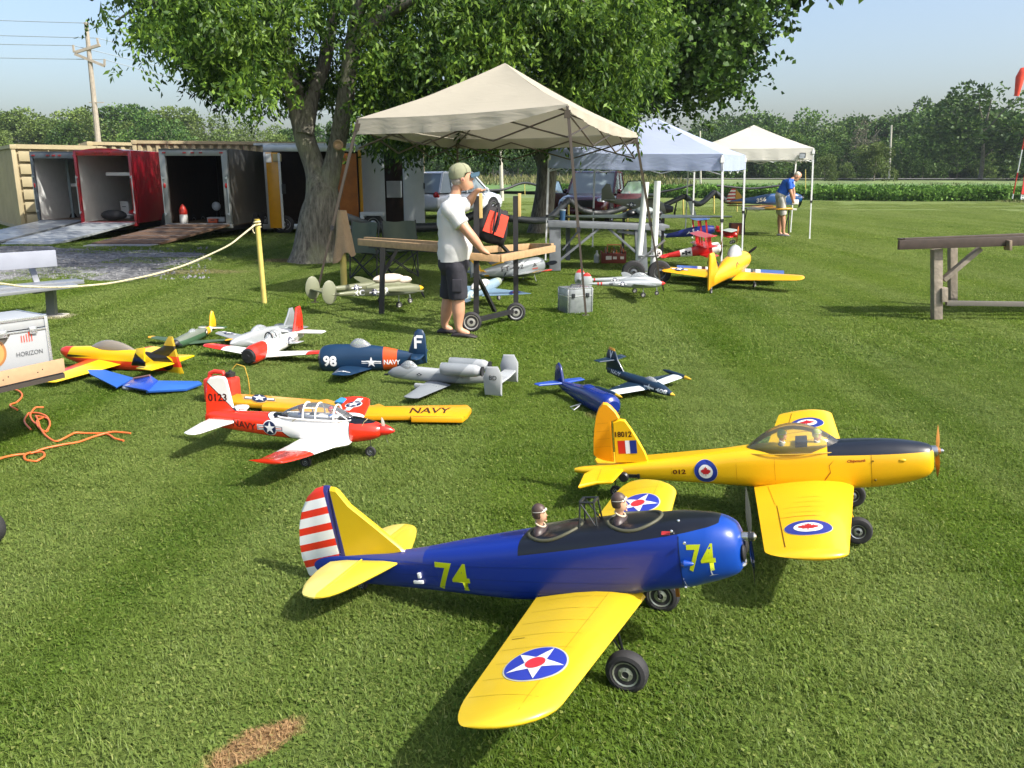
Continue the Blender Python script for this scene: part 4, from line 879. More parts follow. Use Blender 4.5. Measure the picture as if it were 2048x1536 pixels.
for s_ in (-1, 1):
    pl = [(-.868, s_ * .03), (-.888, s_ * .235), (-.965, s_ * .24), (-1.045, s_ * .30), (-1.062, s_ * .12), (-1.025, s_ * .03)]
    so_ = plate(pl, .018, 'stabilizer', bl, CP, 'z', .285, inset=.06)
    decal('hinge_line', [(rect2d(0, 0, 1, 1), dfilm('#c08008'))], so_, CP, (-.985, s_ * .05, .003, 0, .02, s_ * .2), 'top', 1)
decal('number_marking', [(text2d("012", .03), dfilm('#5a1710'))], fb, CP, (-.612, .270, .066, .004, 0, .024), 'side', -1)
decal('roundel', [((v, f), m) for (v, f), m in L1], fb, CP, (-.447, .288, .056, 0, 0, .056), 'side', -1)
decal('script_lettering', [(text2d("Chipmunk", .03, .3), dfilm('#8a2a12'))], fb, CP, (.205, .328, .082, .003, 0, .017), 'side', -1)
decal('cowl_seam', [(rect2d(0, 0, 1, 1), dfilm('#7a5a06'))], fb, CP, (.308, .186, .0022, 0, 0, .178), 'side', -1)
decal('paint_crack', [(poly2d([(0, 0), (.35, .35), (.62, .55), (.55, .8), (.9, 1), (.6, .78), (.68, .52), (.4, .3)]), dfilm('#8a5a12'))], fb, CP, (.085, .215, .07, 0, 0, .13), 'side', -1)
for (x, z, r) in ((.317, .338, .004), (.325, .245, .006)):
    b = MB(); b.ball((x, -.097, z), r, 0, 8, 5); b.build('screw_head', mat('#6a5a20', .4, .6, name="screw"), CP)
b = MB(); b.ball((.44, -.082, .335), .014, 0, 10, 6, (1.3, .5, .6)); b.build('exhaust_bump', mat('#cfa81a', .4, name="bump"), CP)
for s_ in (-1, 1):
    xwheel(CP, (.235, s_ * .235, .052), .064, .042, '#9a9e9e', rimr=.5); b = MB(); b.tube([(.18, s_ * .22, .21), (.23, s_ * .205, .06), (.235, s_ * .235, .052)], .006, 8); b.build('landing_gear_leg', mat('#c9a020', .4, .2, name="gear_leg"), CP)
b = MB(); b.lathe([(.004, 0), (.024, .003), (.027, .02), (.02, .03)], 14, 0, Matrix.Translation((-.865, -.055, .258)) @ Matrix.Rotation(R_(90), 4, 'X')); b.box((-.815, -.052, .258), (.062, .016, .016)); b.box((-.79, -.056, .258), (.012, .018, .022)); b.build('tail_servo', mat((.012, .012, .014), .4, name="black_plastic"), CP)
xwheel(CP, (-.93, 0, .158), .030, .018); b = MB(); b.tube([(-.93, 0, .245), (-.93, 0, .158)], .004, 6); b.build('tail_gear_leg', mat('#202224', .4, .5, name="spring_steel"), CP)
pw = mat('#a9743c', .35, name="varnished_wood", ns=30, na=.2, coat=.4)
propeller(CP, (.598, 0, .352), .27, pw, 190, 2, .016, .11)
b = MB(); b.lathe([(.026, -.03), (.026, -.005), (.012, .0), (.010, .018), (.004, .024)], 14, 0, Matrix.Translation((.60, 0, .352)) @ Matrix.Rotation(R_(90), 4, 'Y')); b.build('propeller_hub', mat('#b9bcbf', .3, .9, name="hub_metal"), CP)

# ---- red and white trainer 0123
TM = thing('model_airplane', 'red and white model airplane marked NAVY and 0123 with two pilots under a framed canopy', 'model airplane', group='model airplanes on the lawn', M=root_M((-.942, 4.852, 0), -11, 0))
RD = '#e3321c'
m_r = paint('#ecebe8', [('#151518', [(-1, 0, -1.15, -.268)]), (RD, [(-1, 0, -1.15, -.276)]), ('#151518', [(1, 0, 0, .016)]), (RD, [(1, 0, 0, .010)]),
    ('#101014', [(1, 0, .3, .02), (-1, 0, 0, .165), (-.0, 0, 1, -.222), (.16, 0, 1, -.2255)]), ('#101014', [(-1, 0, -1.3, .0-.1), (1, 0, 1.3, .20), (0, 0, 1, -.234), (1, 0, 0, .55)])], .22, .6, "gloss_film", .02, 4)
st = [(-.985, .215, .150, .010, 2), (-.95, .235, .142, .020, 2.2), (-.86, .243, .130, .034, 2.6), (-.66, .244, .112, .052, 2.8), (-.49, .247, .100, .068, 2.8), (-.30, .252, .094, .080, 2.8), (-.10, .252, .092, .082, 2.6), (.0, .247, .096, .080, 2.4), (.09, .232, .110, .068, 2.2), (.145, .216, .128, .052, 2), (.165, .207, .142, .036, 2)]
tb = fus(st, 'fuselage', m_r, TM, 56, 30)
decal('anti_glare_panel', [(poly2d([(0, 0), (.15, .55), (.35, .9), (1, 1.2), (1, 1.9), (-.2, 1.9), (-.25, 1.2)]), dfilm('#101014'))], tb, TM, (-.51, .225, .10, -.005, 0, .018), 'side', -1)
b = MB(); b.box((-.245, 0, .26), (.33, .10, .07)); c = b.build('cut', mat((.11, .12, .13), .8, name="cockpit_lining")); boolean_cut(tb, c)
b = MB(); b.ball((-.26, 0, .235), .03, 0, 14, 8, (1.3, 1, 1)); b.build('seat_back', mat('#26303a', .6, name="seat"), TM)
for x in (-.35, -.155): pilot(TM, (x, 0, .212), .078, '#a8202a', '#b98f70', '#1d5fae', True, 0)
bubble(TM, -.485, -.005, .236, .086, .074, glass((.92, .94, .95), .93), 'canopy', .5, .5, 24, 16, .004)
fr = mat('#eceae6', .35, name="white_frame")
for x, k in ((-.305, 1.), (-.225, 1.), (-.112, .93)):
    b = MB(); b.tube([(x + (.012 if x > -.15 else 0) * math.cos(q) * 0, .0745 * k * math.cos(q), .237 + .0855 * k * math.sin(q) ** .9) for q in np.linspace(0, math.pi, 18)], .0055, 6); b.build('canopy_frame', fr, TM)
b = MB(); b.tube([(-.305, -.055, .302), (-.225, -.055, .303)], .004, 6); b.build('canopy_rail', fr, TM)
b = MB(); b.tube([(-.10, -.05, .29), (-.03, -.055, .245)], .0035, 6); b.build('windscreen_frame', fr, TM)
pts = [(-.485 + .48 * (.5 - .5 * math.cos(math.pi * k / 40)), .0765 * math.sin(math.pi * k / 40) ** .45, .236) for k in range(41)]
b = MB(); b.tube(pts, .006, 6); b.tube([(x, -y, z) for x, y, z in pts], .006, 6); b.build('canopy_sill', fr, TM)
wr = paint('#eeedea', [('#151518', [(0, 1, 0, -.394)]), (RD, [(0, 1, 0, -.40)])], .2, .7, "gloss_wing_film", .02, 5)
for s_ in (-1, 1):
    secs = [(.05, -.005, -.335, .108), (.12, .0, -.335, .112), (.20, -.055, -.332, .118), (.33, -.085, -.33, .129), (.45, -.105, -.325, .142), (.58, -.128, -.318, .160), (.655, -.150, -.318, .172)] + [(.665, -.16, -.335, .175), (.669, -.185, -.345, .178)]
    wg = surf(secs, .13, 'wing', wr, TM, s_)
    if s_ > 0: decal('star_insignia', usaf(border='#e8e8e8'), wg, TM, (-.225, s_ * .54, .004, .050, -.050, .004), 'top', 1, off=.0008)
    else:
        decal('navy_lettering', [(text2d("NAVY", .02), dfilm('#7a1e18'))], wg, TM, (-.175, -.60, -.006, .17, -.065, .0), 'top', 1)
    decal('aileron_gap', [(rect2d(0, 0, 1, 1), dfilm('#8a2a20' if s_ < 5 else '#888888'))], wg, TM, (-.278, s_ * .26, .0025, 0, .004, s_ * .36), 'top', 1)
fi = [(-.985, .17), (-.972, .335), (-.957, .425), (-.93, .452), (-.88, .462), (-.835, .458), (-.822, .44), (-.805, .35), (-.79, .262), (-.775, .242), (-.9, .20)]
fo = plate(fi, .022, 'fin', paint(RD, [('#151518', [(1, 0, 1.0, .957 - .423)]), ('#dfddd8', [(1, 0, 1.0, .957 - .430)])], .25, .5, "fin_film", .03, 8), TM, inset=.07)
decal('number_marking', [(text2d("0123", .02), dfilm('#3a0d12'))], fo, TM, (-.952, .300, .125, .006, 0, .048), 'side', -1)
decal('navy_lettering', [(text2d("NAVY", .015), dfilm('#3a0d12'))], tb, TM, (-.782, .160, .158, -.018, 0, .042), 'side', -1)
decal('star_insignia', usaf(border='#e8e8e8', red='#c8604a'), tb, TM, (-.525, .168, .042, 0, 0, .042), 'side', -1, off=.0008)
b = MB(); b.ball((-.735, 0, .262), .008, 0, 10, 6, (5, 1.5, 1)); b.tube([(-.76, 0, .243), (-.75, 0, .26)], .003); b.build('antenna_pod', fr, TM)
for s_ in (-1, 1):
    plate([(-.765, s_ * .02), (-.80, s_ * .11), (-.852, s_ * .30), (-.872, s_ * .325), (-.91, s_ * .33), (-.945, s_ * .31), (-.955, s_ * .12), (-.95, s_ * .02)], .016, 'stabilizer', mat('#efeeec', .25, name="white_film", coat=.4, na=.02), TM, 'z', .185, inset=.08)
for c, r_ in (((-.217, -.25, .034), .034), ((-.217, .25, .034), .034), ((.088, 0, .034), .034)):
    xwheel(TM, c, r_, .022, '#8c9092', rimr=.5); b = MB(); b.tube([(c[0], c[1] * .97, .125), (c[0], c[1] * .93 + (.015 if c[1] == 0 else 0), .034), c], .0035, 6); b.build('landing_gear_leg', mat('#9a9a98', .3, .8, name="wire"), TM)
b = MB(); b.lathe([(.036, 0), (.035, .015), (.027, .045), (.012, .075), (.002, .084)], 18, 0, Matrix.Translation((.163, 0, .178)) @ Matrix.Rotation(R_(93), 4, 'Y')); b.build('spinner', mat('#df2a20', .25, name="red_gloss", coat=.6), TM)
propeller(TM, (.182, 0, .176), .20, mat('#c9c8c2', .3, .3, name="silver_blade"), 205, 2, .014, .12)
b = MB(); b.tube([(.06, -.06, .205), (.075, -.055, .235), (.09, -.03, .25)], .002, 5); b.tube([(-.08, -.082, .225), (-.05, -.083, .245)], .002, 5); b.tube([(-.37, -.08, .222), (-.345, -.08, .24)], .002, 5); b.build('thin_wires', mat('#b0a070', .4, .5, name="wire"), TM)
# ============================================================ TENTS, PEOPLE, STANDS AND LOOSE THINGS
W3 = Matrix.Identity(4)
steel = mat('#5a5148', .35, .6, name="bronze_steel"); alu = mat('#b8bcc0', .35, .7, name="aluminium"); white_steel = mat('#d4d6d6', .35, name="white_steel")
black = mat((.014, .014, .016), .5, name="black_paint"); wood = mat('#a98a64', .7, name="pine_board", ns=18, na=.18, bs=40, bst=.2); ywood = mat('#bfae5c', .65, name="yellow_post", ns=8, na=.15)
def cloth_mat(c, nm, trans=.25):
    m = bpy.data.materials.new(nm); m.use_nodes = True; t = m.node_tree; t.nodes.clear()
    rgb = N(t, "ShaderNodeRGB"); rgb.outputs[0].default_value = (*hx(c), 1); col = mul_noise(t, rgb.outputs[0], 1.3, .05)
    d = N(t, "ShaderNodeBsdfDiffuse"); tl = N(t, "ShaderNodeBsdfTranslucent"); t.links.new(col, d.inputs[0]); t.links.new(col, tl.inputs[0])
    tc = N(t, "ShaderNodeTexCoord"); mp = N(t, "ShaderNodeMapping"); mp.inputs["Scale"].default_value = (1, 1, 4); t.links.new(tc.outputs["Object"], mp.inputs[0]); nz = N(t, "ShaderNodeTexNoise"); nz.inputs["Scale"].default_value = 2.2; nz.inputs["Detail"].default_value = 4; nz.inputs["Distortion"].default_value = 1.2; t.links.new(mp.outputs[0], nz.inputs["Vector"])
    bp = N(t, "ShaderNodeBump"); bp.inputs["Strength"].default_value = .22; bp.inputs["Distance"].default_value = .05; t.links.new(nz.outputs[0], bp.inputs["Height"]); t.links.new(bp.outputs[0], d.inputs["Normal"])
    x = N(t, "ShaderNodeMixShader"); x.inputs[0].default_value = trans; t.links.new(d.outputs[0], x.inputs[1]); t.links.new(tl.outputs[0], x.inputs[2]); o = N(t, "ShaderNodeOutputMaterial"); t.links.new(x.outputs[0], o.inputs[0]); return m
def canopy_cloth(parent, corners, apex, val, m, sag=.06, n=18, lift=None, name='canopy_cloth', flat=.0, logo=None):
    """four sagging faces and a hanging valance; corners are world points in order"""
    b = MB(); c = [Vector(p) for p in corners]; A = Vector(apex); cen = sum(c, Vector()) / 4
    for i in range(4):
        p, q = c[i], c[(i + 1) % 4]; rows = []
        for j in range(n + 1):
            t = j / n; r = []
            for k in range(n + 1):
                s = k / n; e = p.lerp(q, s); e = e + Vector((0, 0, -sag * .6 * math.sin(math.pi * s)))
                v = e.lerp(A, t); v.z -= sag * 1.6 * math.sin(math.pi * t) * (.6 + .4 * math.sin(math.pi * s)) * (1 - .2 * t)
                v.z += .012 * noise.noise((v.x * 2.3, v.y * 2.3, i)) * math.sin(math.pi * t)
                r.append(v)
            rows.append(r)
        b.loft(rows, 0, False, False)
        vr = []
        for j in range(5):
            t = j / 4; r = []
            for k in range(n * 2 + 1):
                s = k / (2 * n); e = p.lerp(q, s); e = e + Vector((0, 0, -sag * .6 * math.sin(math.pi * s))); out = (e - cen); out.z = 0; out.normalize()
                h = val if not lift else val * lift(i, s); w_ = .014 * math.sin(s * 37 + i * 2) * t + .01 * math.sin(s * 91) * t
                r.append(e + Vector((0, 0, -h * t)) + out * (.012 + w_ + .02 * t))
            vr.append(r)
        b.loft(vr, 0, False, False)
    return b.build(name, m, parent, 50)
def scissor(b, p, q, h, n=3, r=.011):
    p, q = Vector(p), Vector(q)
    for k in range(n):
        a, c = p.lerp(q, k / n), p.lerp(q, (k + 1) / n); u = Vector((0, 0, -h))
        b.tube([a, c + u], r, 6); b.tube([a + u, c], r, 6)
def tent(label, corners, bases, apex, cloth, legm, val, sag, lift=None, truss=.28, legr=.019, name='canopy_tent', knee=True):
    T = thing(name, label, 'tent', (sum(b.x for b in bases) / 4, sum(b.y for b in bases) / 4, 0)); o = T.location
    rel = lambda v: Vector(v) - o
    canopy_cloth(T, [rel(c) + Vector((0, 0, .02)) for c in corners], rel(apex), val, cloth, sag, lift=lift)
    for c, g_ in zip(corners, bases):
        a, d = rel(c), rel(g_); k = d.lerp(a, .42); b = MB(); b.bar(k, a, legr * 2.1); b.bar(d, k, legr * 1.6); b.box((d.x, d.y, .006), (.09, .09, .012)); b.bar(k - (a - d).normalized() * .03, k + (a - d).normalized() * .03, legr * 2.8, None, 1); b.build('leg', [legm, black], T)
    b = MB()
    for i in range(4):
        p, q = rel(corners[i]) - Vector((0, 0, .07)), rel(corners[(i + 1) % 4]) - Vector((0, 0, .07)); scissor(b, p, q, truss)
    b.build('truss', legm, T)
    b = MB(); A = rel(apex)
    for c in corners: b.tube([rel(c) - Vector((0, 0, .06)), rel(c).lerp(A, .5) - Vector((0, 0, .22)), A - Vector((0, 0, .10))], .011, 6)
    b.tube([A - Vector((0, 0, .02)), A - Vector((0, 0, .5))], .016, 8)
    for c in corners: b.box(rel(c) - Vector((0, 0, .09)), (.07, .07, .09))
    b.build('roof_frame', legm, T); return T
# tan slant-leg tent
bN, bL, bR, bB = G(1172, 632), G(629, 606), G(1322, 572), G(915, 540)
dN, dL, dR, dB = bN.y + .22, bL.y + .15, bR.y - .1, bB.y - .35
cN, cL, cR, cB = Vector(D(1135, 212, dN)), Vector(D(716, 240, dL)), Vector(D(1271, 268, dR)), Vector(D(915, 280, dB))
def lift1(i, s):      # valance: full near the left corner, rolled up towards the near corner
    if i == 0: return 1.0 if s < .62 else max(.12, 1 - (s - .62) * 2.3)
    if i == 1: return .35 + .35 * math.sin(math.pi * s)
    return .8
tan = cloth_mat('#aea899', "tan_canvas", .22)
apx = (cN + cL + cR + cB) / 4; apx = Vector(D(1010, 126, apx.y))
T1 = tent('tan canopy tent with slanted dark legs standing over the man in the white shirt', [cL, cN, cR, cB], [bL, bN, bR, bB], apx, tan, steel, .20, .05, lift1, legr=.016)
v = cL + Vector((.10, -.035, -.14)); b = MB(); b.box((0, 0, 0), (.085, .004, .05), M=Matrix.Translation(v - T1.location) @ Matrix.Rotation(math.atan2(cN.y - cL.y, cN.x - cL.x), 4, 'Z')); b.build('maker_patch', mat('#e6e4dc', .6, name="white_patch"), T1)
# blue-white tent
A_, B_, C_ = G(1091, 521), G(1443, 533), G(1484, 503); D_ = A_ + (C_ - B_)
hz2 = D(1098, 306, A_.y).z
cs = [Vector((p.x, p.y, hz2)) for p in (A_, B_, C_, D_)]; cs = [Vector(D(px, py, p.y)) for (px, py), p in zip(((1098, 306), (1445, 310), (1490, 312), (1190, 312)), (A_, B_, C_, D_))]
ce = sum(cs, Vector()) / 4
T2 = tent('pale blue-white canopy tent over the grey table and the dark red pickup', cs, [A_, B_, C_, D_], Vector(D(1312, 236, ce.y)), cloth_mat('#aab6d2', "blue_white_polyester", .3), white_steel, .30, .03)
# white tent
A_, C_ = G(1374, 442), G(1619, 478); hx_ = 1.55
e1 = Vector((A_.x, C_.y + .25, 0)); B_ = Vector((C_.x, C_.y, 0)); w3 = B_.x - D(1390, 400, B_.y).x
q = [Vector((B_.x - w3, B_.y + .1, 0)), B_, Vector((B_.x + .35, B_.y + 2.7, 0)), Vector((B_.x - w3 + .35, B_.y + 2.8, 0))]
cs = [Vector(D(1390, 298, q[0].y)), Vector(D(1627, 297, q[1].y)), None, None]; cs[2] = Vector((q[2].x, q[2].y, cs[1].z)); cs[3] = Vector((q[3].x, q[3].y, cs[0].z)); ce = sum(cs, Vector()) / 4
T3 = tent('small white peaked canopy tent beside the man in the blue shirt, farthest of the three', cs, q, Vector(D(1508, 250, ce.y)), cloth_mat('#cccbc4', "white_polyester", .3), white_steel, .30, .03)
b = MB(); b.box((0, 0, 0), (.16, .006, .14)); o = b.build('tent_logo', mat('#8a9198', .6, name="grey_print"), T3, bevel=.02); o.location = Vector(D(1605, 311, q[1].y - .06)) - T3.location

# ---- people ----
def skin_mesh(name, chains, m, parent, sub=2, root=0):
    """chains: list of point lists [(x,y,z,rx,ry)]; first point of later chains may coincide with an earlier vertex"""
    V, E, R = [], [], []
    def vid(p):
        for i, v in enumerate(V):
            if (Vector(v) - Vector(p[:3])).length < 1e-4: return i
        V.append(tuple(p[:3])); R.append((p[3], p[4] if len(p) > 4 else p[3])); return len(V) - 1
    for ch in chains:
        ids = [vid(p) for p in ch]; E += [(a, c) for a, c in zip(ids, ids[1:])]
    me = bpy.data.meshes.new(name); me.from_pydata(V, E, []); o = link(name, me)
    md = o.modifiers.new("skin", 'SKIN'); md.use_smooth_shade = True
    if not me.skin_vertices: bpy.context.view_layer.objects.active = o
    for i, sv in enumerate(me.skin_vertices[0].data): sv.radius = R[i]; sv.use_root = (i == root)
    s = o.modifiers.new("sub", 'SUBSURF'); s.levels = sub; s.render_levels = sub
    dg = bpy.context.evaluated_depsgraph_get(); nm = bpy.data.meshes.new_from_object(o.evaluated_get(dg)); o.modifiers.clear(); o.data = nm
    nm.materials.clear(); nm.materials.append(m); nm.polygons.foreach_set("use_smooth", [True] * len(nm.polygons)); o.parent = parent; return o
skin = mat('#b98a6e', .5, name="skin", ns=14, na=.10)
def hand(wr, d, up, s, curl, parent=None, side=1):
    """chains for palm + five fingers; wr wrist, d direction, up back-of-hand direction"""
    wr, d, up = Vector(wr), Vector(d).normalized(), Vector(up); sx = d.cross(up).normalized(); up = sx.cross(d).normalized(); ch = []
    palm = wr + d * .085 * s; ch.append([(*wr, .026 * s, .020 * s), (*(wr + d * .045 * s), .038 * s, .016 * s), (*palm, .042 * s, .015 * s)])
    for k, (o, L) in enumerate(((-.033, .072), (-.011, .082), (.011, .078), (.031, .062))):
        a = palm + sx * o * s; f = curl; p1 = a + (d * math.cos(f * .5) - up * math.sin(f * .5)) * L * .45 * s; p2 = p1 + (d * math.cos(f * 1.1) - up * math.sin(f * 1.1)) * L * .32 * s; p3 = p2 + (d * math.cos(f * 1.6) - up * math.sin(f * 1.6)) * L * .26 * s
        ch.append([(*(palm - d * .01 * s), .03 * s, .013 * s), (*a, .0105 * s), (*p1, .0098 * s), (*p2, .009 * s), (*p3, .0078 * s)])
    t0 = wr + d * .035 * s - sx * .03 * s * side; t1 = t0 + (d * .6 - sx * side * .8 - up * .25).normalized() * .04 * s; t2 = t1 + (d * .9 - sx * side * .35 - up * .3).normalized() * .035 * s
    ch.append([(*(wr + d * .045 * s), .038 * s, .016 * s), (*t0, .016 * s), (*t1, .0125 * s), (*t2, .010 * s)]); return ch
def head_mesh(parent, c, s, yaw, pitch, hair, name='head', beard=None):
    """c = base of skull / neck top; faces +x before yaw"""
    M = Matrix.Translation(c) @ Matrix.Rotation(yaw, 4, 'Z') @ Matrix.Rotation(pitch, 4, 'Y') @ Matrix.Scale(s, 4)
    b = MB(); rings = []
    prof = [(-.115, .052, .050, .030), (-.100, .062, .052, .038), (-.075, .078, .062, .022), (-.04, .089, .070, .008), (0, .094, .074, .0), (.04, .097, .077, -.004), (.08, .095, .076, -.008), (.11, .078, .064, -.008), (.128, .045, .04, -.006), (.133, .012, .01, -.005)]
    for z, rx, ry, xo in prof:
        r = []
        for j in range(28):
            q = 2 * math.pi * j / 28; x = xo + rx * math.cos(q); y = ry * math.sin(q)
            if math.cos(q) > .7: x += .004 * math.cos(q)
            if abs(z) < .02 and math.cos(q) > .8 and abs(math.sin(q)) > .25: x -= .008
            r.append((x, y, z))
        rings.append(r)
    b.loft(rings, 0, M=M)
    b.add([(.088, 0, .022), (.09, -.014, -.028), (.09, .014, -.028), (.122, 0, -.026), (.098, 0, -.040)], [(0, 1, 3), (0, 3, 2), (1, 4, 3), (3, 4, 2)], 0, M)
    b.ball((.082, 0, -.062), .022, 1, 10, 5, (.6, 1.1, .28), M); b.ball((.066, 0, -.095), .028, 0, 10, 6, (.9, 1, .8), M)
    for sy in (-1, 1):
        b.ball((.078, sy * .030, .005), .012, 2, 8, 6, (.8, 1.1, .7), M); b.ball((.080, sy * .030, .022), .018, 3, 8, 4, (.5, 1.1, .25), M)
        b.ball((-.005, sy * .080, -.01), .030, 0, 10, 6, (.75, .35, 1.1), M); b.ball((.0, sy * .088, -.01), .016, 1, 8, 5, (.7, .3, 1.1), M)
    o = b.build(name, [skin, mat('#a2665a', .5, name="lip"), mat((.05, .04, .035), .3, name="eye"), hair], parent, 70); return o, M
def person(label, J, s, clothes, head, loc):
    """J: world-space joints, placed relative to loc"""
    P = thing('person', label, 'person', loc); o = Vector(loc); L = {k: Vector(v) - o for k, v in J.items()}
    pv = L['pelvis']; ch = L['chest']; nk = L['neck']
    def lerp(a, b_, t): return a.lerp(b_, t)
    body = [[(*pv, .10 * s, .09 * s), (*lerp(pv, ch, .5), .10 * s, .09 * s), (*ch, .10 * s, .09 * s), (*nk, .058 * s, .058 * s), (*L['head0'], .052 * s, .052 * s)]]
    for k in 'nf':
        sh, el, wr, hp, kn, an = (L[x + k] for x in ('sh', 'el', 'wr', 'hip', 'kn', 'an'))
        body.append([(*ch, .10 * s, .09 * s), (*sh, .062 * s), (*lerp(sh, el, .5), .060 * s), (*el, .052 * s), (*lerp(el, wr, .35), .054 * s), (*wr, .033 * s, .029 * s)])
        body.append([(*pv, .10 * s, .09 * s), (*hp, .085 * s), (*lerp(hp, kn, .5), .090 * s), (*kn, .068 * s), (*lerp(kn, an, .35), .078 * s), (*lerp(kn, an, .75), .052 * s), (*an, .044 * s), (*(L['toe' + k]), .034 * s, .026 * s)])
        body += hand(wr, L['hd' + k] - wr, Vector(head.get('up' + k, (0, 0, 1))), s, head.get('curl' + k, .6), side=head.get('ts' + k, 1))
    skin_mesh('body', body, skin, P, 2)
    # shirt
    fr_ = head.get('belly', 0.)
    d = (ch - pv).normalized(); f = Vector(head['fwd'])
    lat = (L['shn'] - L['shf']); lat = (lat - d * lat.dot(d)).normalized(); fw = lat.cross(d); fw = fw if fw.dot(f) > 0 else -fw
    def ring(c, rf, rl, n=26, ex=2.3, ph=0.): return [c + fw * (s * rf * math.copysign(abs(math.cos(q)) ** (2 / ex), math.cos(q))) * (1 + .02 * math.sin(5 * q + ph)) + lat * (s * rl * math.copysign(abs(math.sin(q)) ** (2 / ex), math.sin(q))) for q in np.linspace(0, 2 * math.pi, n + 1)[:-1]]
    T_ = (ch - pv).length; sd_ = (nk - ch).normalized(); rg = []
    for t, rf, rl, off in head.get('torso', ((-.04, .155, .185, .0), (.05, .165, .19, .005), (.25, .178, .195, .02), (.45, .172, .19, .02), (.65, .158, .195, .008), (.85, .145, .205, -.005), (1.0, .13, .205, -.012))): rg.append(ring(pv + d * (T_ * t) + fw * off, rf, rl, ph=t * 6))
    nl = (nk - ch).length
    for t, rf, rl in ((.35, .115, .185), (.62, .092, .125), (.85, .070, .078), (.98, .060, .062)): rg.append(ring(ch + (nk - ch) * t, rf, rl))
    b = MB(); b.loft(rg); rumple(b.build('shirt', clothes['shirt'], P, 70), .012, 7, (1, 1, 1.8))
    for k in 'nf':
        sh, el = L['sh' + k], L['el' + k]; a0 = lerp(ch, sh, .55); b = MB(); b.tube([a0, lerp(a0, sh, .6), sh, lerp(sh, el, .25), lerp(sh, el, .5), lerp(sh, el, .62), lerp(sh, el, .60)], [.085 * s, .095 * s, .088 * s, .082 * s, .080 * s, .084 * s, .05 * s], 16); rumple(b.build('sleeve', clothes['shirt'], P, 70), .008, 12)
    b = MB(); rg = [ring(pv + d * .03, .155, .175), ring(pv, .16, .18), ring(pv - d * .07, .162, .182), ring(pv - d * .14 + Vector((0, 0, -.02)), .12, .15)]; b.loft(rg); b.build('shorts', clothes['shorts'], P, 70)
    for k in 'nf':
        hp, kn = L['hip' + k], L['kn' + k]; b = MB(); b.tube([hp + Vector((0, 0, .08)), hp, lerp(hp, kn, .3), lerp(hp, kn, .65), lerp(hp, kn, .98), lerp(hp, kn, .97)], [.07 * s, .108 * s, .108 * s, .102 * s, .100 * s, .06 * s], 18); rumple(b.build('shorts_leg', clothes['shorts'], P, 70), .010, 9)
    for k in 'nf':
        an, to = L['an' + k], L['toe' + k]; dd = (to - an); dd.z = 0; dd.normalize(); b = MB(); rings = []
        for t, w_, h in ((-.075, .03, .035), (-.05, .042, .055), (0., .044, .066), (.06, .046, .060), (.12, .053, .046), (.17, .048, .034), (.20, .025, .022)):
            c = Vector((an.x, an.y, 0)) + dd * t * s; sx = Vector((-dd.y, dd.x, 0)); rings.append([c + sx * w_ * s * math.cos(q) + Vector((0, 0, max(.004, h * s * (.5 + .5 * math.sin(q)) * (1.1 if head.get('clog') else 1.35)))) for q in np.linspace(0, 2 * math.pi, 15)[:-1]])
        b.loft(rings); b.build('shoe', clothes['shoe'], P, 60)
    hd, M = head_mesh(P, L['head'], head.get('size', 1.), head['yaw'], head['pitch'], clothes['hair'])
    return P, M, L
t_shirt = mat('#c6c6c4', .85, name="white_cotton", na=.03, bs=7, bst=.5); navy_short = mat('#26262e', .85, name="dark_cargo_cloth", bs=9, bst=.6)
y0 = G(905, 674).y + .05; Q = lambda px, py, d=0.: D(px, py, y0 + d)
J = dict(pelvis=Q(908, 518), chest=Q(905, 425), neck=Q(911, 388), head0=Q(916, 366), head=Q(923, 357), shn=Q(897, 416, -.17), eln=Q(941, 470, -.24), wrn=Q(966, 502, -.20), hdn=Q(985, 512, -.18),
    shf=Q(915, 412, .17), elf=Q(936, 408, .34), wrf=Q(950, 385, .20), hdf=Q(962, 376, .16), hipn=Q(911, 530, -.09), knn=Q(917, 598, -.09), ann=Q(917, 662, -.10), toen=Q(940, 668, -.12),
    hipf=Q(903, 530, .09), knf=Q(898, 596, .10), anf=Q(888, 655, .12), toef=Q(905, 660, .10))
for k in ('toen', 'toef'): J[k] = Vector((J[k].x, J[k].y, .04))
for k in ('ann', 'anf'): J[k] = Vector((J[k].x, J[k].y, .085))
P1, HM, L1_ = person('man in white T-shirt, dark shorts and green-grey cap leaning on the wooden stand', J, 1.0, dict(shirt=t_shirt, shorts=navy_short, shoe=mat('#2c2625', .6, name="clog_rubber"), hair=mat('#8a8580', .8, name="grey_hair", na=.3, ns=60)), dict(yaw=R_(12), pitch=R_(-9), fwd=(1, .1, 0), belly=.035, clog=True, upn=(.3, -.2, 1), curln=.5, upf=(0, 0, 1), curlf=1.0, size=1.05), (G(905, 674).x, y0, 0))
capm = mat('#85876c', .85, name="faded_cap_cloth", ns=9, na=.12)
b = MB(); rr = []
for z, k in ((.020, 1.02), (.05, 1.08), (.085, 1.04), (.115, .86), (.138, .55), (.148, .2), (.150, .04)): rr.append([(.008 * 0 - .006 + .104 * k * math.cos(q), .086 * k * math.sin(q), z + (.030 if math.cos(q) > .3 and z < .04 else (-.012 if z < .04 else 0))) for q in np.linspace(0, 2 * math.pi, 29)[:-1]])
b.loft(rr, M=HM); cap = b.build('cap', capm, P1, 70)
b = MB(); rr = []
for t in np.linspace(0, 1, 7): rr.append([(.085 + .10 * t * math.cos(a * .6) , .078 * math.sin(a) * (1 - .25 * t), .034 + .004 * t - .040 * (math.sin(a) ** 2)) for a in np.linspace(-1.25, 1.25, 12)])
lo = [[(x, y, z - .006) for x, y, z in r] for r in rr]
b.loft(rr, 0, False, False, HM); b.loft(lo, 0, False, False, HM); b.build('visor', mat('#34505f', .85, name="blue_cap_cloth"), cap, 60)
b = MB()
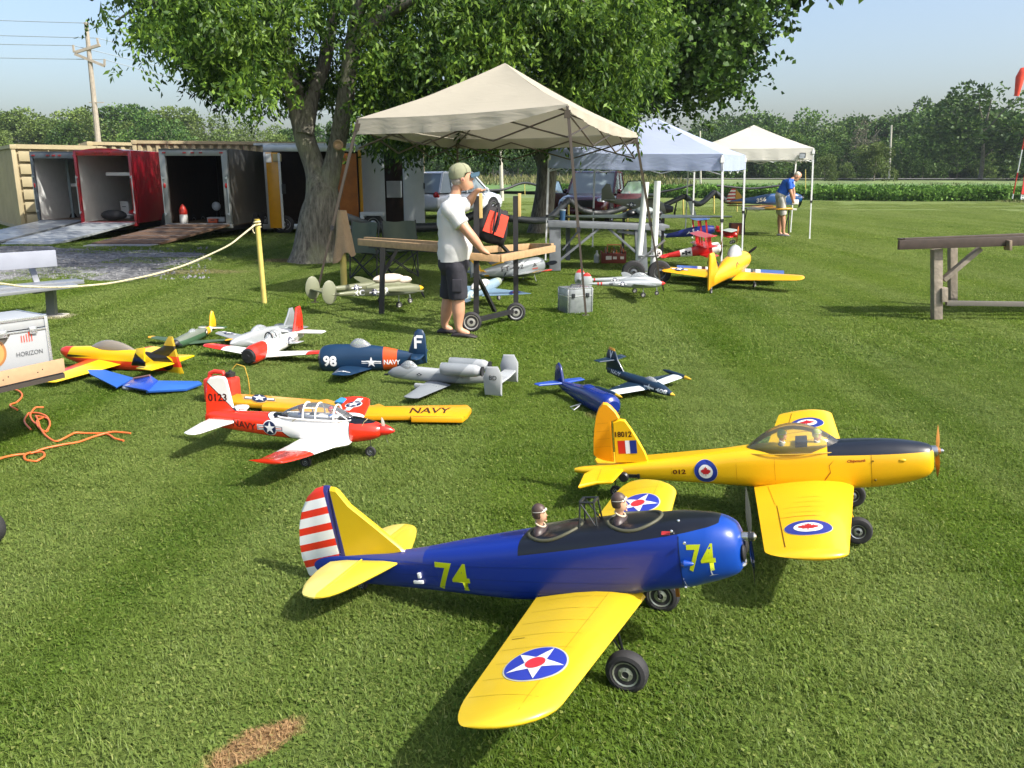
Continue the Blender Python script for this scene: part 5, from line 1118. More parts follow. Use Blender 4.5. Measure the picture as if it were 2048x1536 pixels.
for k in range(6):
    q = k * math.pi / 3; b.tube([HM @ Vector((-.006 + .105 * kk * math.cos(q), .087 * kk * math.sin(q), zz)) for zz, kk in ((.05, 1.085), (.085, 1.05), (.115, .87), (.138, .56), (.150, .08))], .0016, 4)
b.build('seam', capm, cap)
b = MB(); b.ball((0, 0, 0), 1, 0, 16, 8, (.085, .079, .055), HM @ Matrix.Translation((-.022, 0, -.012))); b.build('hair', mat('#9a9088', .85, name="grey_hair", na=.3, ns=60), P1, 70)
b = MB(); b.ball((0, 0, 0), 1, 0, 12, 6, (.026, .035, .022), HM @ Matrix.Translation((.072, 0, -.085))); b.build('goatee', mat('#cfcac4', .85, name="white_beard"), P1)
b = MB(); b.box((L1_['hipn'] + Vector((.02, -.105, -.20))), (.10, .03, .13)); b.build('cargo_pocket', navy_short, P1, bevel=.01)
# second man
y0 = G(1568, 473).y; Q = lambda px, py, d=0.: D(px, py, y0 + d)
J = dict(pelvis=Q(1563, 388), chest=Q(1575, 364), neck=Q(1586, 358), head0=Q(1590, 355), head=Q(1594, 353), shn=Q(1578, 366, -.18), eln=Q(1582, 386, -.25), wrn=Q(1586, 402, -.2), hdn=Q(1588, 408, -.15),
    shf=Q(1580, 362, .18), elf=Q(1587, 382, .25), wrf=Q(1588, 400, .2), hdf=Q(1590, 407, .15), hipn=Q(1563, 396, -.09), knn=Q(1566, 430, -.09), ann=Q(1567, 466, -.09), toen=Q(1578, 470, -.1),
    hipf=Q(1559, 396, .09), knf=Q(1560, 428, .10), anf=Q(1559, 464, .12), toef=Q(1568, 468, .1))
for k in ('toen', 'toef'): J[k] = Vector((J[k].x, J[k].y, .04))
for k in ('ann', 'anf'): J[k] = Vector((J[k].x, J[k].y, .085))
P2, HM2, L2_ = person('grey-haired man in blue shirt and light shorts bending over the folding table', J, .98, dict(shirt=mat('#1b55b8', .8, name="blue_polo"), shorts=mat('#b6b3ac', .85, name="khaki_cloth"), shoe=mat('#5a5c5e', .7, name="sneaker"), hair=mat('#b5b0a6', .8, name="grey_hair", na=.3, ns=60)), dict(yaw=R_(10), pitch=R_(48), fwd=(.5, 0, -.5), size=1.0, curln=.9, curlf=.9, upn=(1, 0, 0), upf=(1, 0, 0)), (G(1568, 473).x, y0, 0))
b = MB(); b.ball((0, 0, 0), 1, 0, 16, 8, (.102, .084, .082), HM2 @ Matrix.Translation((-.018, 0, .048))); b.build('hair', mat('#c4bfb2', .85, name="silver_hair", na=.3, ns=60), P2, 70)
b = MB(); pv = L2_['pelvis'] + Vector((.02, 0, .06)); b.lathe([(.150, -.02), (.153, .02)], 20, 0, Matrix.Translation(pv) @ Matrix.Diagonal((1.05, 1, 1, 1))); b.build('belt', mat((.02, .02, .03), .5, name="belt"), P2)
o = MB().box((0, 0, 0), (.16, .10, .13)).build('transmitter_box', mat('#e6e2da', .4, name="white_plastic"), bevel=.02); o.location = D(1591, 404, y0 - .02); tag(o, 'small white radio box in the hands of the man in the blue shirt', 'radio box')

# ---- wheeled wooden stand the man leans on
ST = thing('airplane_stand', 'wheeled black stand with wooden rails that the white-shirted man leans on', 'stand', (G(985, 655).x, G(985, 655).y, 0)); o_ = ST.location.copy()
w1, w2 = G(943, 664), G(1032, 643)
def rel(p): return Vector(p) - o_
for w_ in (w1, w2):
    c = rel(w_) + Vector((0, 0, .112)); wh = xwheel(ST, c, .112, .055, '#c9c7c2', rimr=.68); a = math.atan2((w2 - w1).y, (w2 - w1).x) ; wh.location = (0, 0, 0)
zt = D(1031, 500, w2.y).z
p1, p2 = rel(w1) + Vector((.05, .07, .12)), rel(w2) + Vector((-.0, .07, .12))
for p, px in ((p1, 953), (p2, 1031)):
    b = MB(); t = rel(D(px, 392, p.y + o_.y)); b.bar(p + Vector((0, 0, .02)), t, .058, .058); b.build('post', mat((.018, .018, .02), .6, name="black_foam", ns=12, na=.3), ST)
    b = MB(); c = t + Vector((.045, -.01, -.10)); b.box(c, (.035, .05, .26)); b.build('wooden_block', mat('#c4a86a', .7, name="pine_block"), ST, bevel=.004)
b = MB(); b.bar(p1, p2, .06, .045); b.build('axle_beam', black, ST)
b = MB(); b.bar(p1 + Vector((0, 0, .52)), p2.lerp(p1, .55) + Vector((0, 0, .05)), .045, .03); b.build('brace', black, ST)
b = MB(); b.bar(p2 + Vector((-.02, 0, .60)), p2.lerp(p1, .5) + Vector((0, 0, .85)), .035, .03); b.build('brace', black, ST)
leg = G(763, 629); L0 = rel(leg); tp = rel(D(766, 492, leg.y)); b = MB(); b.bar(L0, tp, .06, .06); b.build('leg', black, ST)
b = MB(); b.bar(rel(D(795, 499, leg.y)), rel(D(768, 545, leg.y)), .035, .035); b.build('brace', black, ST)
def rail(pa, pb, da, db, h=.075, w_=.04, nm='wooden_rail'):
    b = MB(); b.bar(rel(D(*pa, da)), rel(D(*pb, db)), w_, h); b.build(nm, wood, ST, bevel=.003)
rail((718, 484), (878, 497), leg.y - .1, w1.y - .05); rail((730, 480), (905, 491), leg.y + .55, w1.y + .55)
rail((930, 512), (1000, 517), w1.y - .22, w1.y - .25); rail((1000, 517), (1108, 497), w1.y - .25, w2.y + .1); rail((960, 500), (1060, 493), w1.y + .6, w2.y + .7); rail((1060, 493), (1105, 493), w2.y + .7, w2.y + .25)
b = MB(); b.bar(rel(D(740, 493, leg.y + .2)), rel(D(1000, 512, w1.y + .1)), .05, .03); b.bar(rel(D(955, 516, w1.y)), rel(D(1075, 500, w2.y + .25)), .05, .03); b.build('support_beam', black, ST)
# bag hanging from the stand
bc = Vector(D(985, 447, w1.y + .25)); BG = thing('tool_bag', 'black bag with orange-red front panels hanging between the two posts of the wooden stand', 'bag', bc)
M = Matrix.Rotation(R_(20), 4, 'Y') @ Matrix.Rotation(R_(12), 4, 'Z')
b = MB(); rg = []
for z, wx, wy in ((-.20, .16, .07), (-.17, .19, .10), (-.05, .19, .11), (.10, .15, .08), (.17, .12, .03)): rg.append([M @ Vector((math.copysign(abs(math.cos(q)) ** .6, math.cos(q)) * wx, math.copysign(abs(math.sin(q)) ** .6, math.sin(q)) * wy, z + .015 * math.sin(5 * q))) for q in np.linspace(0, 2 * math.pi, 25)[:-1]])
b.loft(rg); b.build('bag_body', mat('#1c1a1c', .8, name="black_nylon", bs=12, bst=.5), BG, 60)
for xo in (-.045, .085):
    b = MB(); b.add([M @ Vector(p) for p in ((xo - .055, -.118, -.10), (xo + .055, -.118, -.10), (xo + .045, -.085, .13), (xo - .045, -.085, .13), (xo - .055, -.10, -.10), (xo + .055, -.10, -.10), (xo + .045, -.07, .13), (xo - .045, -.07, .13))], [(0, 1, 2, 3), (7, 6, 5, 4), (0, 4, 5, 1), (1, 5, 6, 2), (2, 6, 7, 3), (3, 7, 4, 0)]); b.build('orange_panel', mat('#e2452e', .7, name="orange_nylon", bs=10, bst=.3), BG)
b = MB(); b.tube([M @ Vector(p) for p in ((-.03, -.09, .15), (-.02, -.13, .05), (.0, -.135, -.06), (.03, -.135, -.07), (.035, -.13, .02), (.02, -.09, .15), (-.01, -.02, .23), (-.06, 0, .17))], .009, 6); b.build('strap', black, BG)

# ---- posts, ropes, towel
def yellow_post(base, top_px, label, r=.035, h=None, group='yellow posts along the flight line'):
    g_ = G(*base); o = thing('yellow_post', label, 'post', g_, group=group); t = Vector(D(*top_px, g_.y)) - g_; b = MB(); b.tube([(0, 0, 0), t * .5, t], [r, r * .98, r * .95], 12); b.build('post_body', ywood, o); b = MB(); b.tube([t, t + Vector((0, 0, .012))], r * 1.05, 12); b.build('post_cap', mat('#a8903a', .6, name="cap"), o); return o, g_ + t
yp, tp_ = yellow_post((529, 608), (514, 440), 'tall pale yellow post with white rope knotted round its top', .034)
b = MB(); rp = [D(-330, 500, 7.0), D(-150, 555, 7.8), D(0, 567, 8.6), D(50, 573, 8.9), D(130, 574, 9.1), D(200, 569, 9.4), D(280, 555, 9.7), D(350, 537, 10.), D(420, 509, 10.3), D(470, 482, 10.5), tuple(tp_ + Vector((-.02, -.035, -.06)))]
limb(b, rp, [.011] * len(rp), 8, 6); b.tube([tp_ + Vector((.04 * math.cos(q), .04 * math.sin(q), -.09 + q * .006)) for q in np.linspace(0, 12.5, 40)], .011, 6); b.tube([tp_ + Vector((-.04, -.04, -.06)), tp_ + Vector((-.05, -.06, -.12)), tp_ + Vector((-.03, -.05, -.17))], .009, 6)
tag(b.build('white_rope', mat('#c8bf9c', .85, name="braided_rope", ns=60, na=.2, bs=90, bst=.8)), 'off-white braided rope sagging from the yellow post to beyond the bench', 'rope')
yp2, tp2 = yellow_post((688, 572), (683, 428), 'yellow post draped with a tan towel by the camp chairs', .05)
# towel
c = tp2 + Vector((0, 0, .02)); b = MB(); rows = []
for j in range(17):
    t = j / 16; r = []
    for k in range(25):
        q = 2 * math.pi * k / 24; ln = .50 + .26 * max(0, math.cos(q - 3.6)) ** 1.5 + .14 * max(0, math.cos(q + .3)) ** 2 + .05 * max(0, math.cos(q + 1.6)) ** 2; rad = (.062 + .075 * t ** 1.1) * (1 + .22 * t * math.sin(q * 5 + 1) + .12 * math.sin(q * 3 + t * 3))
        r.append(c + Vector((rad * math.cos(q) * 1.15, rad * math.sin(q) * .75, .035 * (1 - t) ** 2 - ln * t + .02 * math.sin(q * 4 + t * 6) * t)))
    rows.append(r)
b.loft(rows, 0, False, False); b.add([c + Vector((.05 * math.cos(q), .05 * math.sin(q), .036)) for q in np.linspace(0, 6.283, 13)[:-1]] , [tuple(range(12))])
tag(b.build('tan_towel', mat('#a58c6c', .95, name="terry_cloth", bs=60, bst=.8, ns=10, na=.1), ang=80), 'tan towel hanging over the post beside the big tree', 'towel')
# black drain pipes strung between posts
pipem = mat('#22262a', .45, name="corrugated_pipe_plastic", na=.15); pipef = mat('#35393c', .5, name="dusty_pipe_plastic")
def pipe(pts, r, label, m=pipem, rid=True):
    b = MB(); P = np.array([list(p) for p in pts]); t = np.arange(len(P)); q = np.linspace(0, len(P) - 1, (len(P) - 1) * 26 + 1); X = np.stack([pchip(t, P[:, i], q) for i in range(3)], 1)
    r *= .78; b.tube([tuple(x) for x in X], [r * (1 + (.07 * (-1) ** i if rid else 0)) for i in range(len(X))], 12); return tag(b.build('drain_pipe', m, ang=60), label, 'pipe', 'black pipes strung between posts')
pipe([D(688, 436, 15.), D(762, 456, 17.), D(872, 454, 18.5), D(955, 428, 19.5)], .12, 'thick black pipe sagging behind the tan towel and the man')
pipe([D(955, 428, 19.5), D(1010, 436, 20.5), D(1085, 441, 21.5), D(1137, 401, 22.8)], .11, 'thick black pipe sagging in front of the dark tree trunk')
pipe([D(1139, 401, 22.8), D(1165, 420, 23), D(1205, 427, 23.2), D(1262, 410, 23.4), D(1290, 396, 23.5)], .10, 'grey-black pipe sagging before the dark red pickup', pipef)
pipe([D(1330, 410, 24.6), D(1367, 393, 25)], .09, 'short piece of pipe rising to a yellow post right of the white poles', pipef)
pipe([D(1369, 393, 25), D(1397, 408, 25.8), D(1428, 385, 26.5)], .10, 'grey pipe sagging between two yellow posts under the pale blue tent', pipef)
pipe([D(1429, 385, 26.5), D(1462, 404, 27), D(1500, 402, 27.6)], .10, 'grey pipe starting at the yellow post and passing behind the striped rudder', pipef)
pipe([D(940, 382, 38), D(1000, 380, 39), D(1049, 366, 40), D(1090, 376, 41)], .07, 'thin black pipe peaked on a post beyond the parked white car')
pipe([D(1322, 384, 40), D(1355, 378, 40), D(1385, 370, 40)], .07, 'thin black pipe rising to the right beside the white poles')
pipe([D(1434, 371, 42), D(1500, 377, 42), D(1562, 371, 42)], .07, 'thin black pipe crossing above the number 356 airplane')
def thin_post(base, top, label, r=.03):
    o, _ = yellow_post(base, top, label, r); return o
for (bs_, tpx, lb) in (((1137, 474), (1137, 398), 'yellow post where the black pipe peaks before the dark red pickup'), ((1153, 476), (1152, 440), 'short yellow post low behind the grey table leg'), ((955, 447), (955, 424), 'yellow post hidden mostly by the man in white'), ((1255, 470), (1255, 410), 'yellow post seen under the olive airplane'), ((1367, 437), (1366, 390), 'yellow post right of the two white poles'), ((1428, 428), (1428, 383), 'yellow post left of the striped rudder'), ((1474, 424), (1474, 404), 'yellow post below the striped rudder'), ((1522, 418), (1522, 399), 'yellow post below the number 356'), ((1611, 400), (1611, 339), 'thin bright yellow post beside the white tent legs'), ((1050, 393), (1049, 368), 'thin far yellow post under the pipe peak behind the stand')):
    thin_post(bs_, tpx, lb, .030)
# ---- aluminium bench on the left
BN = thing('aluminium_bench', 'aluminium bleacher bench with a white back rail behind the silver case', 'bench', G(105, 634)); o_ = BN.location.copy(); y0 = o_.y
def plank(pa, pb, da, db, w_, h, nm, m): b = MB(); b.bar(rel(D(*pa, da)), rel(D(*pb, db)), w_, h); return b.build(nm, m, BN, bevel=.006)
albr = mat('#84888e', .3, .35, name="ribbed_aluminium", ns=30, na=.04)
plank((-350, 548), (112, 516), y0 - 1.5, y0 + .35, .03, .20, 'back_rail', mat('#8e93a0', .45, name="white_aluminium")); plank((62, 532), (74, 566), y0 + .3, y0 + .15, .07, .03, 'back_bracket', albr)
plank((-300, 606), (160, 562), y0 - 1.5, y0 + .2, .26, .045, 'seat_plank', albr); plank((-300, 622), (150, 570), y0 - 1.6, y0 - .1, .22, .04, 'seat_plank', albr)
b = MB(); b.bar(rel(D(101, 577, y0)), (0, 0, .02), .10, .07); b.build('leg', mat('#7c8084', .4, .6, name="galvanised_leg"), BN); b = MB(); b.box((.0, 0, .015), (.30, .22, .03)); b.build('base_slab', mat('#b0aca0', .9, name="concrete"), BN); b = MB(); b.bar(rel(D(97, 577, y0)) + Vector((0, -.3, 0)), rel(D(97, 577, y0)) + Vector((0, .3, 0)), .06, .05); b.build('cross_beam', mat('#7c8084', .4, .6, name="galvanised_leg"), BN)
# ---- starting bench with case at left edge
fy = 4.75; TB = thing('wooden_stand', 'wooden tray stand with a fibreboard edge at the left border', 'stand', (D(40, 745, fy).x, fy, 0)); o_ = TB.location.copy()
e0, e1 = rel(D(127, 730, 5.15)), rel(D(-260, 815, 4.1)); back = Vector((-.62, .78, 0)).normalized() * .75
b = MB(); b.bar(e0, e1, .018, .085); b.build('tray_edge', mat('#b08f6e', .75, name="fibreboard", ns=25, na=.08), TB, bevel=.002)
for t in (.13, .16, .33, .36, .62, .65):
    b = MB(); b.ball(e0.lerp(e1, t) + Vector((.004, -.010, -.008 + .012 * (int(t * 100) % 2))), .005, 0, 8, 4); b.build('screw_head', mat('#5a5048', .5, .5, name="screw"), TB)
b = MB(); dz = Vector((0, 0, -.055)); b.add([e0 + dz, e1 + dz, e1 + dz + back, e0 + dz + back, e0 + dz * 1.5, e1 + dz * 1.5, e1 + dz * 1.5 + back, e0 + dz * 1.5 + back], [(0, 1, 2, 3), (7, 6, 5, 4), (0, 4, 5, 1), (1, 5, 6, 2), (2, 6, 7, 3), (3, 7, 4, 0)]); b.build('tray_floor', mat('#3a342e', .8, name="dark_board"), TB)
for t, u in ((.62, .15), (.62, .75), (.95, .3)):
    p = e0.lerp(e1, t) + back * u; b = MB(); b.bar((p.x, p.y, p.z - .06), (p.x, p.y, -o_.z + .0), .05, .05); b.build('leg', black, TB)
# case : its right front corner stands near (102,740)
pc = D(103, 728, 5.25); dirx = (Vector(D(-200, 776, 4.55)) - Vector(pc)); dirx.z = 0; dirx.normalize(); diry = Vector((-dirx.y, dirx.x, 0)); diry = diry if diry.y > 0 else -diry
zb_ = e0.z - .05; hC = D(100, 632, 5.25).z - zb_
CS = thing('flight_case', 'white-silver aluminium case with winged propeller emblem and red bars on the tray at left', 'case', (pc.x, pc.y, zb_)); 
Mx = Matrix((dirx, diry, Vector((0, 0, 1)))).transposed().to_4x4()
casem = mat('#a2a6a9', .45, .15, name="case_panel", na=.03); edgem = mat('#c8ccd2', .25, .75, name="case_edge")
Lc, Wc = .80, .36; zs = hC * .78
b = MB(); b.box((Lc / 2, Wc / 2, zs / 2 + .003), (Lc, Wc, zs), M=Mx); cb_ = b.build('case_body', casem, CS, bevel=.006)
b = MB(); b.box((Lc / 2, Wc / 2, zs + (hC - zs) / 2 + .008), (Lc, Wc, hC - zs), M=Mx); b.build('case_lid', casem, CS, bevel=.018)
for z, h in ((zs, .012), (hC, .02), (.012, .02)):
    b = MB(); b.box((Lc / 2, -.003, z), (Lc + .012, .008, h), M=Mx); b.box((-.003, Wc / 2, z), (.008, Wc, h), M=Mx); b.build('edge_strip', edgem, CS, bevel=.002)
for x in (-.0, Lc):
    b = MB(); b.box((x, -.002, hC / 2), (.02, .012, hC), M=Mx); b.build('corner_strip', edgem, CS, bevel=.003)
for x in (.09, .27, .55):
    b = MB(); b.box((x, -.010, zs), (.045, .012, .045), M=Mx); b.box((x, -.018, zs + .003), (.03, .008, .02), M=Mx); b.build('latch', edgem, CS, bevel=.002)
b = MB(); b.tube([Mx @ Vector(p) for p in ((.24, .16, hC + .008), (.24, .16, hC + .03), (.40, .16, hC + .03), (.40, .16, hC + .008))], .008, 8); b.build('handle', mat('#8a9098', .3, .7, name="handle_metal"), CS)
def on_face(vs, fs, m, nm, ox, oz, sx, sz, off=.0035):
    b = MB(); b.add([Mx @ Vector((ox - v[0] * sx, -off, oz + v[1] * sz)) for v in vs], fs); o = b.build(nm, m, CS, smooth=False); return o
vs, fs = text2d("HORIZON", .0); on_face(vs, fs, dfilm('#55585c'), 'maker_lettering', .205, .115, .16, .028)
for k, h in enumerate((.045, .042, .050, .062, .045)): on_face(*rect2d(0, 0, 1, 1), dfilm('#d0452e'), 'red_bar', .165 - k * .0155, .20 - (k % 2) * .0, .005, h)
on_face(*disc2d(1, 36), dfilm('#9a6a3c'), 'propeller_emblem', .335, .16, .075, .088); on_face(*disc2d(1, 36), dfilm('#c08a52'), 'propeller_emblem', .335, .16, .060, .072, .0045); on_face(*disc2d(1, 24), dfilm('#8a5a30'), 'propeller_emblem', .335, .16, .018, .02, .0055)
for k in range(4): on_face(*poly2d([(0, .2), (.5, .45), (1, 1), (.96, .7), (.5, .15), (0, 0)]), dfilm('#55504a'), 'emblem_wing', .30, .235 - k * .013, .085 - k * .010, .045)
# big tyre at left edge
LT = thing('cart_wheel', 'dark rubber wheel cut by the left edge of the picture', 'wheel', G(-22, 1090)); xwheel(LT, (0, 0, .085), .085, .06, '#9a9c9e', rimr=.5)
# ---- orange cord
def gline(pts): return [tuple(Vector(G(*p)) + Vector((0, 0, .02 + .006 * math.sin(i * 1.7)))) for i, p in enumerate(pts)]
om = mat('#d96a34', .45, name="orange_hose", na=.05)
cords = [[(-40, 945), (0, 926), (30, 916), (62, 911), (90, 904), (125, 897), (160, 888), (195, 876), (228, 871), (262, 873)],
 [(88, 820), (72, 822), (62, 832), (66, 846), (80, 858), (76, 845), (72, 836), (84, 838), (98, 846), (100, 858), (92, 868), (80, 862), (76, 848), (88, 840)],
 [(62, 864), (53, 856), (50, 843), (58, 830), (74, 832), (92, 838), (100, 852), (96, 866)],
 [(76, 846), (82, 864), (94, 878), (112, 887), (128, 884), (150, 873), (178, 871), (210, 872), (232, 885), (248, 888)],
 [(62, 911), (52, 917), (54, 926), (72, 927), (88, 921), (86, 912), (72, 910)],
 [(20, 783), (36, 787), (45, 796), (34, 808), (22, 815), (28, 822), (36, 824)]]
OC = MB()
for cc in cords: limb(OC, gline(cc), [.0065] * len(cc), 8, 6)
tag(OC.build('orange_hose', om, ang=80), 'orange air hose lying in loops on the grass at left', 'hose')
# ---- petrol can
GC = thing('petrol_can', 'red plastic petrol can with black cap behind the 0123 airplane tail', 'petrol can', G(447, 803), R_(-10))
redp = mat('#c8382c', .4, name="red_plastic", coat=.2)
b = MB(); b.box((0, 0, .095), (.235, .15, .19)); b.build('can_body', redp, GC, bevel=.028)
b = MB(); b.tube([(-.10, 0, .17), (-.09, 0, .215), (-.05, 0, .232), (.015, 0, .228), (.035, 0, .185)], .017, 10); b.build('handle', redp, GC)
b = MB(); b.lathe([(.03, .17), (.032, .20), (.028, .205)], 16, 0, Matrix.Translation((.075, 0, .0))); b.build('neck', redp, GC); b = MB(); b.lathe([(.036, .20), (.037, .228), (.025, .232)], 16, 0, Matrix.Translation((.075, 0, .0))); b.lathe([(.014, .23), (.012, .245)], 10, 0, Matrix.Translation((.075, 0, .0))); b.build('cap', mat((.02, .02, .02), .5, name="black_plastic"), GC)
b = MB(); g_ = G(447, 803); b.tube([g_ + Vector(p) for p in ((.085, 0, .25), (.12, .0, .29), (.18, .0, .27), (.20, .0, .18), (.205, 0, .08), (.19, .02, .012), (.12, .10, .01))], .0035, 6); tag(b.build('fuel_line', mat('#b89a3a', .4, name="fuel_tube")), 'thin yellowish fuel tube looping from the petrol can cap', 'tube')
# ---- aluminium case near the tent leg
AC = thing('flight_case', 'silver aluminium case standing on the grass by the front tent leg', 'case', G(1160, 627), R_(24)); 
b = MB(); b.box((.0, .13, .155), (.34, .26, .31)); b.build('case_body', mat('#9ba2a6', .3, .55, name="brushed_panel", ns=18, na=.2), AC, bevel=.02)
for x, z in ((0, .31), (0, .004), (0, .215)):
    b = MB(); b.box((0, .13, z), (.346, .266, .012)); b.build('edge_strip', edgem, AC, bevel=.002)
for x in (-.17, .17):
    for y_ in (.0, .26):
        b = MB(); b.box((x, y_, .155), (.014, .014, .30)); b.build('corner_strip', edgem, AC, bevel=.003)
for x in (-.10, .10):
    b = MB(); b.box((x, -.008, .225), (.04, .014, .055)); b.build('latch', mat('#3c4044', .4, .6, name="latch_metal"), AC, bevel=.002)
b = MB(); b.tube([(-.07, .13, .315), (-.06, .13, .345), (.06, .13, .345), (.07, .13, .315)], .009, 8); b.build('handle', mat('#4a4e52', .4, .5, name="handle"), AC)
# ---- right bench table
RT = thing('work_table', 'weathered dark topped wooden table at the right border of the lawn', 'table', G(1874, 641)); o_ = RT.location.copy(); y0 = o_.y
dk = mat('#463a33', .6, name="dark_stained_board", ns=14, na=.2); gy = mat('#8c8274', .8, name="weathered_post", ns=12, na=.2, bs=30, bst=.4)
def rbar(pa, pb, w_, h, nm, m, da=0., db=0.): b = MB(); b.bar(rel(D(*pa, y0 + da)), rel(D(*pb, y0 + db)), w_, h); b.build(nm, m, RT, bevel=.003)
rbar((1797, 490), (2330, 472), .05, .105, 'top_beam', dk, -.1, -.1); rbar((1808, 479), (2330, 458), .05, .03, 'top_beam', mat('#54483e', .6, name="dark_stained_board", ns=14, na=.2), .05, .05); rbar((1815, 481), (2330, 461), .55, .02, 'table_board', dk, .35, .35)
rbar((1873, 498), (1873, 638), .10, .10, 'leg', gy); rbar((1960, 497), (1886, 560), .085, .05, 'brace', gy); rbar((1886, 575), (1886, 603), .07, .10, 'leg_block', gy, -.03, -.03); rbar((1892, 606), (2330, 612), .05, .055, 'lower_rail', mat('#6c6860', .7, name="grey_rail")); rbar((2016, 480), (2016, 500), .03, .12, 'metal_plate', mat('#8a7a6a', .5, .3, name="plate"), -.14, -.14)
rbar((2300, 498), (2300, 638), .10, .10, 'leg', gy); rbar((1905, 492), (1905, 612), .09, .09, 'leg', gy, 1.1, 1.1)
# ---- camp chairs and stool
def chair(px, py, label, rz, s=1.):
    c = thing('camp_chair', label, 'chair', G(px, py), rz); cl = mat('#4c5648', .8, name="olive_nylon", bs=10, bst=.4)
    b = MB(); rows = [[(-.27 + .54 * k / 8, .26 + .03 * math.cos(k) - .10 * t, .45 + .48 * t + .01 * math.sin(k)) for k in range(9)] for t in (0, .25, .5, .75, 1)]; b.loft(rows, 0, False, False); b.build('backrest', cl, c, 70)
    b = MB(); rows = [[(-.27 + .54 * k / 8, -.22 + .48 * t, .45 - .05 * math.sin(math.pi * k / 8) * math.sin(math.pi * t)) for k in range(9)] for t in (0, .33, .66, 1)]; b.loft(rows, 0, False, False); b.build('seat', cl, c, 70)
    for s1 in (-1, 1):
        b = MB(); b.tube([(s1 * .28, .27, .02), (s1 * .28, .24, .45), (s1 * .28, .15, .95)], .011, 6); b.build('back_post', black, c)
        b = MB(); b.tube([(s1 * .28, -.22, .02), (-s1 * .28, -.22, .44)], .010, 6); b.build('leg', black, c)
        b = MB(); b.tube([(s1 * .28, .27, .02), (-s1 * .28, .27, .44)], .010, 6); b.build('leg', black, c)
        b = MB(); b.tube([(s1 * .28, -.22, .02), (s1 * .28, .27, .44)], .010, 6); b.build('side_brace', black, c)
        b = MB(); b.tube([(s1 * .28, .27, .02), (s1 * .28, -.22, .44)], .010, 6); b.tube([(s1 * .29, -.24, .62), (s1 * .29, .22, .66)], .016, 6); b.tube([(s1 * .28, -.22, .44), (s1 * .29, -.24, .62)], .010, 6); b.build('armrest', black, c)
    return c
chair(748, 558, 'dark folding camp chair standing beside the tan towel', R_(150)); chair(797, 553, 'second dark camp chair behind the leg of the wooden stand', R_(200))
SL = thing('plastic_stool', 'small pale blue-white plastic stool standing behind the wooden stand', 'stool', G(812, 492), .3)
ps = mat('#c6d0da', .4, name="pale_plastic"); b = MB(); b.box((0, 0, .21), (.28, .22, .025)); b.build('seat', ps, SL, bevel=.01)
for x in (-1, 1):
    for y_ in (-1, 1): b = MB(); b.bar((x * .15, y_ * .12, 0), (x * .12, y_ * .09, .21), .035, .02); b.build('leg', ps, SL)
